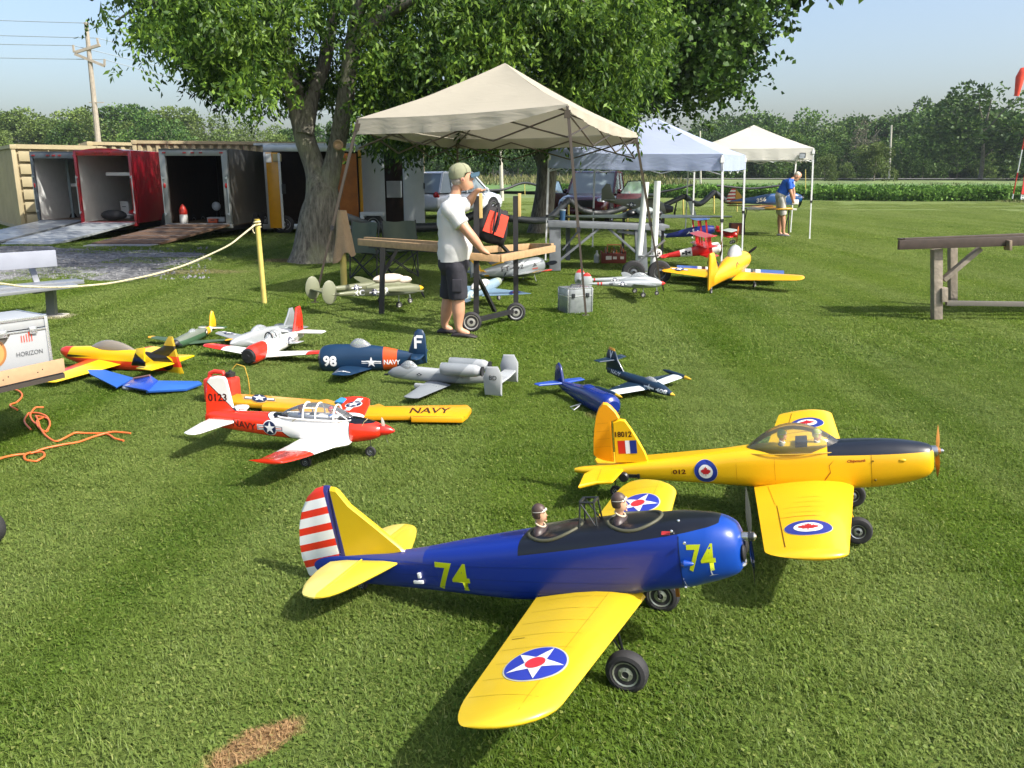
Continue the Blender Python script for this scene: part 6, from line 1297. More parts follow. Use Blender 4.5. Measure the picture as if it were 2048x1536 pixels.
# ============================================================ TRAILERS, CARS, CONTAINERS, POLES
def flat(b, pts, th=.02, mi=0):
    """thick panel from a planar polygon"""
    p = [Vector(q) for q in pts]; n = (p[1] - p[0]).cross(p[2] - p[0]).normalized() * th / 2; k = len(p)
    b.add([q + n for q in p] + [q - n for q in p], [tuple(range(k)), tuple(range(k, 2 * k))[::-1]] + [(i, (i + 1) % k, (i + 1) % k + k, i + k) for i in range(k)], mi)
def trailer(name, label, x0, x1, y0, L, zf, zt, frame, side, inside, ramp, rl, rslant=0., arch=False, ramp_m=None, lights=True, post=.07):
    T = thing(name, label, 'trailer', ((x0 + x1) / 2, y0, 0), group='open cargo trailers in a row'); w = x1 - x0; h = w / 2
    b = MB(); flat(b, [(h, .05, zf), (h, L, zf), (h, L, zt - .05), (h, .05, zt - .05)], .03); b.build('side_wall', side, T)
    b = MB(); flat(b, [(-h, .05, zf), (-h, L, zf), (-h, L, zt - .05), (-h, .05, zt - .05)], .03); b.build('side_wall', side, T)
    b = MB(); flat(b, [(-h, L, zf), (h, L, zf), (h, L, zt - .05), (-h, L, zt - .05)], .03); b.build('front_wall', side, T)
    for s in (-1, 1): b = MB(); flat(b, [(s * (h - .03), .1, zf + .03), (s * (h - .03), L - .1, zf + .03), (s * (h - .03), L - .1, zt - .09), (s * (h - .03), .1, zt - .09)], .012); b.build('inner_lining', inside, T)
    b = MB(); flat(b, [(-h + .04, L - .05, zf + .03), (h - .04, L - .05, zf + .03), (h - .04, L - .05, zt - .09), (-h + .04, L - .05, zt - .09)], .012); b.build('inner_lining', inside, T)
    b = MB()
    if arch: flat_ = [(-h, zt - .16)] + [(h * math.sin(a), zt - .16 + .17 * math.cos(a)) for a in np.linspace(-math.pi / 2, math.pi / 2, 15)][1:-1] + [(h, zt - .16)]; b.loft([[(x, y, z) for x, z in flat_] for y in (0, L)], 0, True)
    else: b.box((0, L / 2, zt - .03), (w + .04, L, .06))
    b.build('roof', side, T)
    b = MB(); b.box((0, L / 2, zf), (w - .04, L, .06)); b.build('floor', mat('#6a5a48', .8, name="plywood_floor", ns=8, na=.2), T)
    fr = [((-h + post / 2, 0, (zf + zt) / 2), (post, .10, zt - zf - .1)), ((h - post / 2, 0, (zf + zt) / 2), (post, .10, zt - zf - .1)), ((0, 0, zt - .12), (w - 2 * post, .10, .14)), ((0, 0, zf - .02), (w, .12, .12))]
    for c, d_ in fr: b = MB(); b.box(c, d_); b.build('rear_frame', frame, T, bevel=.01)
    if lights:
        for x in (-.42, -.12, 0, .12, .42): b = MB(); b.box((x * w, -.06, zt - .11), (.09, .03, .04)); b.build('marker_light', mat('#8a1c1c', .3, name="red_lens"), T, bevel=.008)
    for s in (-1, 1): b = MB(); b.ball((s * (h - post / 2), -.055, zf + (zt - zf) * .52), .06, 0, 12, 6, (.6, .3, 1.2)); b.build('tail_light', mat('#9a1818', .25, name="red_lens"), T)
    for s in (-1, 1): b = MB(); b.bar((s * (h - post * .2), -.07, zf + .25), (s * (h - post * .2), -.07, zf + 1.3), .02, .02); b.box((s * (h - post * .4), -.07, zf + .3), (.05, .04, .05)); b.box((s * (h - post * .4), -.07, zf + 1.25), (.05, .04, .05)); b.build('lock_bar', alu, T)
    b = MB(); flat(b, [(-h + .08, -.06, zf), (h - .06, -.06, zf), (h - .06 + rslant, -rl, .04), (-h + .08 + rslant, -rl, .04)], .05); b.build('ramp_door', ramp_m or ramp, T)
    b = MB(); flat(b, [(-h + .10 + rslant * 1.02, -rl - .01, .03), (h - .08 + rslant * 1.02, -rl - .01, .03), (h - .10 + rslant * 1.1, -rl - .32, .012), (-h + .12 + rslant * 1.1, -rl - .32, .012)], .02); b.build('ramp_flap', alu, T)
    for k in range(4):
        t = .2 + k * .22; b = MB(); b.bar((-h + .1 + rslant * t, -.06 - (rl - .06) * t, zf + .03 - (zf - .04) * t + .004), (h - .08 + rslant * t, -.06 - (rl - .06) * t, zf + .03 - (zf - .04) * t + .004), .012, .006); b.build('ramp_slat', alu, T)
    for y in (L * .45, L * .62):
        for s in (-1, 1): xwheel(T, (s * (h + .04), y, .30), .30, .18, '#b8bcc0', rimr=.55, axis='x')
    b = MB(); b.box((0, L * .5, zf - .12), (w * .8, L * .98, .12)); b.build('chassis', black, T); return T
lining = mat('#dcdedc', .7, name="white_lining", na=.05); darkl = mat('#2a1c14', .8, name="dark_plywood", ns=6, na=.3)
y1 = 24.2; X = lambda px, y=24.2: D(px, HZ, y).x; Z = lambda py, y=24.2: D(1024, py, y).z
T_a = trailer('cargo_trailer', 'leftmost open trailer with white interior and a grey ramp beside the red trailer', X(66, 24.6), X(163, 24.6), 24.6, 4.2, .40, Z(303, 24.6), mat('#5a626a', .5, .3, name="grey_frame"), mat('#3c4450', .4, name="blue_grey_panel"), lining, alu, 3.6, -.55, ramp_m=mat('#9aa0a4', .4, .4, name="diamond_ramp", ns=10, na=.15))
T_b = trailer('cargo_trailer', 'dark red round-topped open trailer with white interior full of gear', X(153, 24.), X(266, 24.), 24.0, 4.2, .38, Z(297, 24.), mat('#921624', .3, name="dark_red_paint", coat=.4), mat('#a01626', .25, name="dark_red_side", coat=.5, ns=2, na=.15), lining, alu, 2.6, -.75, arch=True, ramp_m=mat('#b2b8bc', .4, .4, name="pale_ramp", ns=10, na=.12))
T_c = trailer('cargo_trailer', 'silver framed open trailer with dark plywood interior and brown wooden ramp', X(323, 23.4), X(458, 23.4), 23.4, 4.4, .36, Z(297, 23.4), mat('#8c8e8c', .45, .5, name="silver_frame"), mat('#5a5a58', .4, .5, name="grey_side"), darkl, alu, 2.5, -.95, ramp_m=mat('#5c4634', .8, name="worn_plywood_ramp", ns=12, na=.25), post=.16)
wshelf = mat('#e8eaea', .5, name="white_shelf", na=.02)
def shelf(T, x0, x1, y, z, m): b = MB(); b.box(((x0 + x1) / 2, y, z), (x1 - x0, .45, .09)); b.build('shelf', m, T)
def at_t(T, x, y, z): return Vector(T.location) + Vector((x, y, z))
shelf(T_a, -.35, .74, 1.6, 1.40, wshelf); shelf(T_a, -.35, .74, 2.2, 1.95, wshelf); shelf(T_b, -.42, .76, 1.2, 1.72, wshelf); shelf(T_b, -.3, .76, 2.8, 1.1, wshelf)
b = MB(); b.bar((-.30, 1.2, .45), (-.30, 1.2, 2.2), .07, .03); b.build('track_rail', mat('#7a868a', .5, .5, name="rail"), T_a)
def blob_thing(name, label, cat, loc, parts, rz=0.):
    o = thing(name, label, cat, loc, rz)
    for nm, fn, m in parts: b = MB(); fn(b); b.build(nm, m, o, bevel=0)
    return o
blob_thing('sprayer_jug', 'red and white jug standing inside the silver trailer door', 'jug', at_t(T_c, -.55, .35, .39), [('jug_body', lambda b: b.lathe([(.10, 0), (.11, .05), (.11, .22), (.10, .24)], 14), mat('#d8d8d4', .5, name="white_plastic")), ('jug_top', lambda b: b.lathe([(.105, .24), (.11, .36), (.06, .46), (.02, .52)], 14), mat('#c23022', .4, name="red_plastic"))])
blob_thing('work_lamp', 'small white work lamp on the floor of the silver trailer', 'lamp', at_t(T_c, -.05, 1.6, .39), [('lamp_head', lambda b: b.ball((0, 0, .42), .13, 0, 12, 8, (1, .6, 1)), mat('#c8ccd0', .4, name="lamp_face")), ('lamp_stand', lambda b: b.tube([(0, 0, .0), (0, 0, .35)], .02), black)])
blob_thing('stepladder', 'orange ladder with red rungs standing inside the leftmost trailer', 'ladder', at_t(T_a, .35, 1.2, .43), [('ladder_rail', lambda b: (b.bar((-.18, 0, 0), (-.1, .1, 1.1), .07, .04), b.bar((.18, 0, 0), (.12, .1, 1.1), .07, .04)), mat('#d87818', .5, name="orange_plastic")), ('rung', lambda b: [b.bar((-.16, .02, .15 + .22 * k), (.16, .02, .15 + .22 * k), .05, .04) for k in range(4)], mat('#c03420', .5, name="red_rungs"))])
blob_thing('tool_chest', 'dark red box inside the dark red trailer', 'chest', at_t(T_b, .15, 2.9, .42), [('chest_body', lambda b: b.box((0, 0, .30), (.7, .4, .6)), mat('#5c1414', .5, name="dark_red")), ('chest_drawer', lambda b: [b.box((0, -.21, .12 + .17 * k), (.62, .02, .13)) for k in range(3)], mat('#701a18', .4, name="dark_red"))])
blob_thing('duffel_bag', 'black duffel bag lying at the door of the dark red trailer', 'bag', at_t(T_b, -.05, .4, .42), [('bag_body', lambda b: b.ball((0, 0, .16), .18, 0, 14, 8, (2.1, 1, .85)), mat('#17181c', .8, name="black_nylon", bs=6, bst=.6))])
blob_thing('model_airplane', 'small red and white airplane stored inside the dark red trailer', 'model airplane', at_t(T_b, .42, .7, .52), [('wing', lambda b: b.ball((0, 0, .06), .1, 0, 10, 6, (3.5, 1, .25)), mat('#d8d4d0', .4, name="white")), ('fuselage', lambda b: b.ball((0, .1, .12), .1, 0, 10, 6, (1.6, 3, .9)), mat('#b01c1c', .4, name="red"))], .5)
# white and yellow side-on trailer
yq = 25.6; XX = lambda px: D(px, HZ, yq).x; ZZ = lambda py: D(1024, py, yq).z
T_d = thing('cargo_trailer', 'white trailer seen from the side with yellow and orange-brown open doors behind the big trunk', 'trailer', (XX(640), yq, 0), group='open cargo trailers in a row'); o_ = T_d.location.copy()
def bx(px0, px1, py0, py1, yoff, th, nm, m, par=None, bev=.006):
    yy = yq + yoff; a, c = D(px0, py0, yy), D(px1, py1, yy); b = MB(); b.box(((a.x + c.x) / 2 - o_.x, yoff, (a.z + c.z) / 2), (abs(c.x - a.x), th, abs(a.z - c.z))); return b.build(nm, m, par or T_d, bevel=bev)
wp = mat('#c9cdd0', .35, name="white_trailer_skin", coat=.2, na=.04)
bx(526, 552, 296, 448, 0, .05, 'side_wall', wp); bx(526, 730, 290, 303, 0, .08, 'top_rail', alu); bx(526, 735, 448, 458, 0, .10, 'bottom_rail', alu); bx(526, 735, 300, 448, 1.9, .05, 'back_wall', darkl); bx(526, 738, 289, 293, 1.0, 2.0, 'roof', wp); bx(540, 735, 444, 448, 1.0, 1.8, 'floor', darkl)
bx(531, 566, 305, 456, -.25, .05, 'yellow_door', mat('#d89a10', .35, name="yellow_door_skin", coat=.3)); bx(555, 569, 306, 456, -.3, .03, 'door_edge', lining)
bx(563, 572, 368, 388, -.32, .03, 'door_latch', black); bx(531, 543, 307, 325, -.30, .02, 'door_notice', mat('#e4e4e0', .6, name="paper")); bx(545, 563, 308, 323, -.30, .02, 'door_picture', mat('#b8a878', .6, name="print"))
bx(672, 718, 307, 442, -.30, .05, 'wooden_door', mat('#a8601c', .55, name="orange_plywood", ns=4, na=.22)); bx(716, 728, 300, 448, -.1, .1, 'nose_corner', mat('#d09a1c', .4, name="yellow_skin"))
for px, py in ((550, 460), (560, 460)): xwheel(T_d, (XX(px + 6) - o_.x, -.02, .26), .26, .16, '#c4c8cc', rimr=.6)
bx(722, 768, 424, 431, -.35, .35, 'fender', wp); bx(722, 730, 431, 452, -.35, .35, 'fender', wp); xwheel(T_d, (XX(748) - o_.x, -.40, .30), .30, .18, '#b8bcc0', rimr=.55)
# white trailer with open side door
yq = 26.2; T_e = thing('cargo_trailer', 'white trailer with its white side door swung open behind the tan tent', 'trailer', (D(780, HZ, yq).x, yq, 0), group='open cargo trailers in a row'); o_ = T_e.location.copy()
bx(716, 772, 298, 448, 0, .05, 'side_wall', wp, T_e); bx(806, 850, 298, 446, -.35, .05, 'side_door', wp, T_e); bx(847, 850, 366, 378, -.40, .03, 'door_handle', black, T_e); bx(716, 812, 293, 299, .9, 1.9, 'roof', wp, T_e); bx(716, 812, 296, 447, 1.9, .05, 'back_wall', darkl, T_e); bx(804, 812, 298, 448, 0, .06, 'door_post', wp, T_e); bx(772, 806, 447, 456, 0, .3, 'step', alu, T_e); bx(716, 850, 450, 457, .5, .9, 'chassis', black, T_e); bx(774, 803, 362, 395, 1.5, .3, 'cabinet', wp, T_e)
xwheel(T_e, (D(745, HZ, yq).x - o_.x, .05, .30), .30, .18, '#b8bcc0', rimr=.55)
# containers
def container(label, px, y, wd, ln, rz, m, top=2.59, corr=True):
    C_ = thing('shipping_container', label, 'container', (D(px, HZ, y).x, y, 0), rz, 'beige shipping containers'); h = wd / 2
    b = MB(); b.box((h, ln / 2, top / 2 + .05), (wd - .1, ln - .1, top - .15)); b.build('core', m, C_)
    for nm, axis in (('side_panel', 0), ('side_panel', 1)):
        b = MB(); n = int(ln / .28); pts = []
        for k in range(n):
            y0_ = .1 + k * (ln - .2) / n; d = (ln - .2) / n; pts += [(0, y0_), (0, y0_ + d * .35), (.05, y0_ + d * .5), (.05, y0_ + d * .85)]
        xs_ = (lambda p: -.0 + p) if axis == 0 else (lambda p: wd - p)
        b.loft([[(xs_(p[0]), p[1], z) for p in pts] for z in (.14, top - .12)], 0, False, False); b.build(nm, m, C_, 20)
    for x in (0, wd):
        for y_ in (0, ln): b = MB(); b.box((x, y_, top / 2), (.12, .12, top)); b.build('corner_post', m, C_, bevel=.01); b = MB(); b.box((x, y_ - .0, top - .06), (.17, .17, .13)); b.build('corner_casting', m, C_, bevel=.01)
    for z in (.08, top - .05):
        for x in (0, wd): b = MB(); b.bar((x, .05, z), (x, ln - .05, z), .09, .10); b.build('rail', m, C_)
        b = MB(); b.bar((.05, 0, z), (wd - .05, 0, z), .09, .13); b.build('end_rail', m, C_)
    for k in range(6): b = MB(); b.box((h, -.03, .35 + k * .38), (wd - .25, .03, .30)); b.build('end_panel', m, C_, bevel=.01)
    for x in (.45, .95, 1.5, 2.0): b = MB(); b.tube([(x, -.07, .15), (x, -.07, top - .15)], .018, 8); b.build('lock_rod', m, C_)
    return C_
bei = mat('#a99c7a', .6, name="beige_container_paint", ns=1.5, na=.12, bs=2, bst=.1)
container('nearest beige shipping container standing left of the leftmost trailer', 33, 26.5, 2.44, 6.06, R_(38), bei)
container('beige shipping container whose roof shows above the dark red trailer', 170, 30.5, 2.44, 12, R_(-58), bei, 2.75); container('beige shipping container roof end showing above the silver trailer', 297, 31., 2.44, 6.06, R_(-75), bei, 2.8)
# ---- cars
def car(label, loc, rz, body, pick=False, L=4.6, H=1.72, doors_open=False, name='parked_car', cat='car'):
    Cc = thing(name, label, cat, loc, rz); w = .93
    lo = [(-L / 2, .60, .45, .70, 3), (-L / 2 + .08, .95, .36, .88, 4), (-L / 2 + .6, 1.02 if not pick else 1.08, .28, w, 5), (-.6, 1.04 if not pick else 1.08, .26, w, 5), (.75, 1.04, .26, w, 5), (1.35, 1.06, .28, w, 4.5), (L / 2 - .35, .98, .30, w * .95, 4), (L / 2 - .05, .82, .38, .84, 3.5), (L / 2, .62, .48, .70, 3)]
    o = fus(lo, 'body', body, Cc, 44, 32)
    gl = mat('#76848a', .08, name="car_glass", coat=.6, na=0); rr = []
    if pick: cab = [(-.75, .90, 0), (-.55, .80, H - 1.0), (.35, .78, H - .98), (1.15, .86, 0.02)]
    else: cab = [(-L / 2 + .15, .90, 0), (-L / 2 + .55, .76, H - 1.0), (.15, .76, H - .98), (1.2, .86, .02)]
    P4 = [(x, w_, 1.02 + z) for x, w_, z in cab]
    b = MB(); ring = lambda s: [(x, s * w_, z) for x, w_, z in P4]; b.loft([ring(-1), ring(-.5), ring(.5), ring(1)]); b.build('cabin_glass', gl, Cc, 30)
    b = MB(); a, c = P4[1], P4[2]; b.loft([[(a[0] - .05, y * (a[1] + .01), a[2] - .03), (a[0] + .05, y * a[1], a[2] + .03), (c[0] - .1, y * c[1], c[2] + .04), (c[0] + .05, y * (c[1] + .01), c[2] - .03)] for y in (-1.01, -.8, 0, .8, 1.01)]); b.build('roof', body, Cc, 40)
    for s in (-1, 1):
        for (p, q_) in ((P4[0], P4[1]), (P4[2], P4[3])): b = MB(); b.bar((p[0], s * (p[1] + .01), p[2]), (q_[0], s * (q_[1] + .01), q_[2]), .07, .06); b.build('pillar', body, Cc)
        for xx in ((-.1,) if pick else (-.35, -1.3)): b = MB(); b.bar((xx, s * .90, 1.0), (xx, s * .79, H - .02), .08, .05); b.build('pillar', body, Cc)
        b = MB(); b.ball((.85, s * 1.02, 1.12), .13, 0, 10, 6, (.5, .8, .7)); b.build('mirror', body, Cc)
        b = MB(); b.ball((L / 2 - .18, s * .66, .80), .2, 0, 12, 6, (.7, .9, .55)); b.build('headlight', mat('#cfd8dc', .1, .3, name="headlight"), Cc)
        b = MB(); b.ball((-L / 2 + .16, s * .74, .90), .16, 0, 10, 6, (.7, .9, 1.1)); b.build('tail_light', mat('#a81818', .2, name="red_lens"), Cc)
        for x in (-L / 2 + .85, L / 2 - .85): xwheel(Cc, (x, s * .84, .36), .36, .24, '#a0a4a8', rimr=.62)
        for x in (-L / 2 + .85, L / 2 - .85): b = MB(); b.lathe([(.43, -.02), (.43, .02)], 24, 0, Matrix.Translation((x, s * .915, .40)) @ Matrix.Rotation(R_(90), 4, 'X')); b.build('wheel_arch', black, Cc)
    if pick:
        b = MB(); b.box((-L / 2 + .68, 0, .98), (1.25, 1.55, .22)); b.build('bed', mat('#1a1214', .7, name="bed_liner"), Cc); b = MB(); b.box((L / 2 - .02, 0, .72), (.05, .9, .26)); b.build('grille', mat('#3a3a3c', .3, .6, name="grille"), Cc, bevel=.02)
    if doors_open:
        for s in (-1, 1):
            M = Matrix.Translation((1.0, s * .94, 0)) @ Matrix.Rotation(s * R_(-62), 4, 'Z'); b = MB(); b.box((-.55, 0, .72), (1.1, .08, .66), M=M); d = b.build('open_door', body, Cc, bevel=.02)
            b = MB(); b.add([M @ Vector(p) for p in ((-1.02, .0, 1.05), (-.15, .0, 1.05), (-.45, -s * .06, 1.48), (-.95, -s * .06, 1.50))], [(0, 1, 2, 3)]); b.build('door_glass', glass((.55, .75, .68), .6), d, smooth=False)
            b = MB(); b.tube([M @ Vector(p) for p in ((-1.02, .0, 1.05), (-.95, -s * .06, 1.50), (-.45, -s * .06, 1.48), (-.15, .0, 1.05))], .02, 6); b.build('door_frame', black, d)
    b = MB(); b.box((L / 2 - .02, 0, .45), (.10, 1.5, .16)); b.build('bumper', body, Cc, bevel=.04); return Cc
g_ = G(925, 436); car('white car parked behind the man in the white shirt with its red tail light showing', (g_.x - .35, g_.y + .8, 0), R_(56), mat('#ccd2d8', .25, name="white_car_paint", coat=.6), H=1.78)
g_ = G(1215, 446); car('dark red pickup truck with open front door parked beyond the grey table', (g_.x - .25, g_.y + 1.6, 0), R_(-108), mat('#4a1420', .22, name="maroon_paint", coat=.7), True, 5.2, 1.78, True, 'pickup_truck', 'truck')
# ---- utility poles and wires
polem = mat('#9a9184', .85, name="weathered_pole", ns=4, na=.2)
UP = thing('utility_pole', 'tall wooden utility pole with a V-shaped crossarm left of the big tree', 'utility pole', (D(203, HZ, 55).x, 55, 0)); o_ = UP.location.copy()
b = MB(); top = rel(D(172, 45, 55)); b.tube([(0, 0, 0), top * .5, top], [.20, .17, .12], 10); b.build('pole', polem, UP)
def ub(p, q, r, nm, m=polem): b = MB(); b.bar(rel(D(*p, 54.9)), rel(D(*q, 54.9)), r, r); b.build(nm, m, UP)
ub((150, 105), (200, 90), .16, 'crossarm'); ub((150, 108), (209, 132), .16, 'crossarm'); ub((148, 105), (146, 90), .10, 'insulator'); ub((197, 90), (194, 76), .10, 'insulator'); ub((209, 132), (209, 118), .10, 'insulator'); ub((178, 205), (208, 205), .05, 'step_bolt'); ub((165, 46), (190, 50), .04, 'top_bracket')
for k, (p, q) in enumerate((((-900, -45), (170, 46)), ((-900, -10), (194, 76)), ((-900, 15), (147, 91)), ((-900, 45), (209, 119)))):
    for (a, c, lb) in ((D(*p, 60), D(*q, 55), 'left'), (D(*q, 55), D(900, q[1] + 120 + 8 * k, 70), 'right')):
        b = MB(); pts = [a.lerp(c, t) + Vector((0, 0, -1.0 * math.sin(math.pi * t) * .6)) for t in np.linspace(0, 1, 14)]; b.tube(pts, .022, 5); tag(b.build('power_line', mat('#8a949c', .6, name="wire")), ['topmost', 'second', 'third', 'lowest'][k] + ' power line running ' + lb + ' from the utility pole', 'wire', 'power lines on the utility pole')
for (px, pt, pb, y, r, lb) in ((1004, 296, 372, 60, .14, 'pale grey pole beyond the field seen under the tan tent'), (1780, 250, 350, 120, .16, 'thin pale pole in front of the dark wood at right'), (1403, 262, 345, 100, .12, 'thin pole rising between the pale blue and white tents')):
    p = D(px, HZ, y); b = MB(); o = thing('far_pole', lb, 'pole', (p.x, y, 0)); b.tube([(0, 0, 0), Vector(D(px - 3 if px < 1500 else px + 3, pt, y)) - Vector((p.x, y, 0))], [r, r * .8], 8); b.build('pole', mat('#b4b0a2', .8, name="pale_pole"), o)
# ---- windsock tower
yw = 55.; WS = thing('windsock_tower', 'red and white lattice tower with hanging orange windsock at the right border', 'windsock', (D(2054, HZ, yw).x, yw, 0)); o_ = WS.location.copy()
base_w, top_w = .95, .5; zt_ = D(2046, 222, yw).z; zz = [.25, D(0, 388, yw).z, D(0, 345, yw).z, D(0, 299, yw).z, D(0, 255, yw).z, zt_]; zz = sorted(zz)
rm, wm_ = mat('#c22a22', .5, name="tower_red"), mat('#d8dcdc', .5, name="tower_white")
for k in range(len(zz) - 1):
    f0, f1 = zz[k] / zt_, zz[k + 1] / zt_; w0, w1_ = base_w + (top_w - base_w) * f0, base_w + (top_w - base_w) * f1; m = (wm_, rm, wm_, rm, wm_)[k]
    for sx in (-1, 1):
        for sy in (-1, 1): b = MB(); b.tube([(sx * w0 / 2, sy * w0 / 2, zz[k]), (sx * w1_ / 2, sy * w1_ / 2, zz[k + 1])], .035, 6); b.build('tower_leg', m, WS)
    for n in range(3):
        ta, tb_ = n / 3, (n + 1) / 3; za, zb2 = zz[k] + (zz[k + 1] - zz[k]) * ta, zz[k] + (zz[k + 1] - zz[k]) * tb_; wa, wb = (w0 + (w1_ - w0) * ta) / 2, (w0 + (w1_ - w0) * tb_) / 2
        b = MB(); b.tube([(-wa, -wa, za), (wb, -wb, zb2)], .02, 5); b.build('lattice_brace', m, WS); b = MB(); b.tube([(wa, -wa, za), (-wb, -wb, zb2)], .02, 5); b.build('lattice_brace', m, WS)
for k, (z0, z1, m) in enumerate(((zz[1] - .0, zz[2], rm), (zz[2], zz[3], wm_))):
    b = MB(); w0 = base_w + (top_w - base_w) * z0 / zt_; w1_ = base_w + (top_w - base_w) * z1 / zt_; flat(b, [(-w0 / 2 - .05, -w0 / 2 - .06, z0), (w0 / 2, -w0 / 2 - .06, z0), (w1_ / 2, -w1_ / 2 - .06, z1), (-w1_ / 2 - .05, -w1_ / 2 - .06, z1)], .02); b.build('sign_panel', m, WS)
z0 = zz[2] + .25; b = MB()
vs, fs = text2d("FIELD", .03); b.add([(-.42 + v[0] * .8, -.50, z0 + .32 + v[1] * .35) for v in vs], fs); b.build('sign_lettering', dfilm('#22284a'), WS, smooth=False)
sk = [Vector(D(2062, 140, yw)), Vector(D(2046, 143, yw)), Vector(D(2040, 155, yw)), Vector(D(2037, 172, yw)), Vector(D(2033, 192, yw))]
b = MB(); b.tube([p - o_ for p in sk], [.26, .26, .25, .20, .13], 14, cap=False); b.build('windsock', mat('#e2462e', .7, name="windsock_cloth"), WS, 60)
b = MB(); b.tube([(0, 0, zt_ - .2), (0, 0, sk[0].z + .3)], .03, 6); b.tube([(0, 0, sk[0].z + .25), sk[1] - o_ + Vector((.05, 0, .2))], .02, 6); b.build('windsock_mast', wm_, WS)

for nm, lb, ct, T_, p, c_, d_ in (('storage_bin', 'red storage bin on the floor at the right inside the dark red trailer', 'bin', T_b, (.55, 1.4, .42), '#a02418', (.3, .3, .4)), ('parts_case', 'yellow case lying on the high shelf of the dark red trailer', 'case', T_b, (.45, 1.2, 1.78), '#b89a28', (.4, .25, .12)), ('white_bucket', 'white bucket in the middle of the dark red trailer floor', 'bucket', T_b, (-.35, 1.9, .42), '#c8c8c4', (.26, .26, .5)), ('foam_wing', 'white foam wing leaning at the back of the leftmost trailer', 'airplane wing', T_a, (.05, 3.4, .5), '#d8dad8', (.9, .06, .35)), ('orange_crate', 'orange crate at the right inside the leftmost trailer', 'crate', T_a, (.55, .8, .43), '#c8501c', (.3, .35, .35)), ('parts_tray', 'grey parts tray on the shelf of the leftmost trailer', 'tray', T_a, (.3, 1.6, 1.43), '#7c8488', (.6, .3, .1)), ('paper_sack', 'pale sack lying on the floor of the silver trailer', 'sack', T_c, (.2, .9, .4), '#a8a8a4', (.5, .3, .12)), ('orange_toolbox', 'small orange toolbox near the door of the silver trailer', 'toolbox', T_c, (.25, .4, .4), '#b8481c', (.25, .14, .1))):
    o = thing(nm, lb, ct, at_t(T_, *p)); m = mat(c_, .5, name="coloured_plastic"); b = MB(); b.box((0, 0, d_[2] / 2), d_); b.build('body', m, o, bevel=min(d_) * .15)
    b = MB(); b.box((0, 0, d_[2]), (d_[0] * 1.03, d_[1] * 1.03, .02)); b.build('lid', m, o, bevel=.004); b = MB(); b.bar((-d_[0] * .2, -d_[1] * .55, d_[2] * .7), (d_[0] * .2, -d_[1] * .55, d_[2] * .7), .02, .02); b.build('handle', black, o)
# ============================================================ SMALLER MODEL AIRPLANES
GRP = 'model airplanes on the lawn'
def axes(nose, zn, tail, zt, roll=0.):
    """frame with origin at the nose point; x forward; scale = length"""
    a, c = G(*nose, zn), G(*tail, zt); X_ = (a - c); L = X_.length; X_.normalize(); Y = Vector((-X_.y, X_.x, 0)).normalized(); Z_ = X_.cross(Y); r = R_(roll); Y2 = Y * math.cos(r) + Z_ * math.sin(r); Z2 = X_.cross(Y2)
    M = Matrix((X_ * L, Y2 * L, Z2 * L)).transposed().to_4x4(); M.translation = a; return M, L
def small(label, M, st, paint_m, wings=(), plates=(), can=None, prop=None, wheels=(), decals=(), extra=None, name='model_airplane', nx=30, ns=22, group=GRP, spinner=None, wsplit=None):
    P = thing(name, label, 'model airplane', group=group, M=M); f = fus(st, 'fuselage', paint_m, P, nx, ns); W = []
    for wd in wings:
        for s in wd.get('sides', (-1, 1)): W.append(surf(wsecs(wd['y'][0], wd['y'][1], *wd['le'], *wd['te'], *wd['z'], rd=wd.get('rd', .15), n=wd.get('n', 5)), wd.get('t', .13), wd.get('nm', 'wing'), wd['m'], P, s))
    PL = []
    for (nm, poly, t, m, ax, off) in plates: PL.append(plate(poly, t, nm, m, P, ax, off))
    if can: bubble(P, *can[:5], can[5], 'canopy', .5, can[6] if len(can) > 6 else .55, 12, 10)
    if can and len(can) > 7: pass
    if prop: propeller(P, prop[0], prop[1], prop[2], prop[3], prop[4] if len(prop) > 4 else 2, .02, .11)
    if spinner: b = MB(); b.lathe([(spinner[1], 0), (spinner[1] * .8, spinner[2] * .5), (.003, spinner[2])], 14, 0, Matrix.Translation(spinner[0]) @ Matrix.Rotation(R_(90), 4, 'Y')); b.build('spinner', spinner[3], P)
    for (c, r_, top) in wheels:
        xwheel(P, c, r_, r_ * .55, '#d0d0cc', rimr=.55); b = MB(); b.tube([top, c], .006, 6); b.build('landing_gear_leg', alu, P)
    for (nm, lay, tgt, aff, mode, sg) in decals:
        t_ = f if tgt == 'f' else (W[tgt[1]] if tgt[0] == 'w' else PL[tgt[1]]); decal(nm, lay, t_, P, aff, mode, sg, off=.0022, maxe=.05)
    if extra: extra(P)
    return P
cg = glass((.8, .85, .88), .75)
def two_side(poly): return [poly, [(x, -y) for x, y in poly]]
def stabs(poly, t, m, z, nm='stabilizer'): return [(nm, [(x, s * y) for x, y in poly], t, m, 'z', z) for s in (-1, 1)]
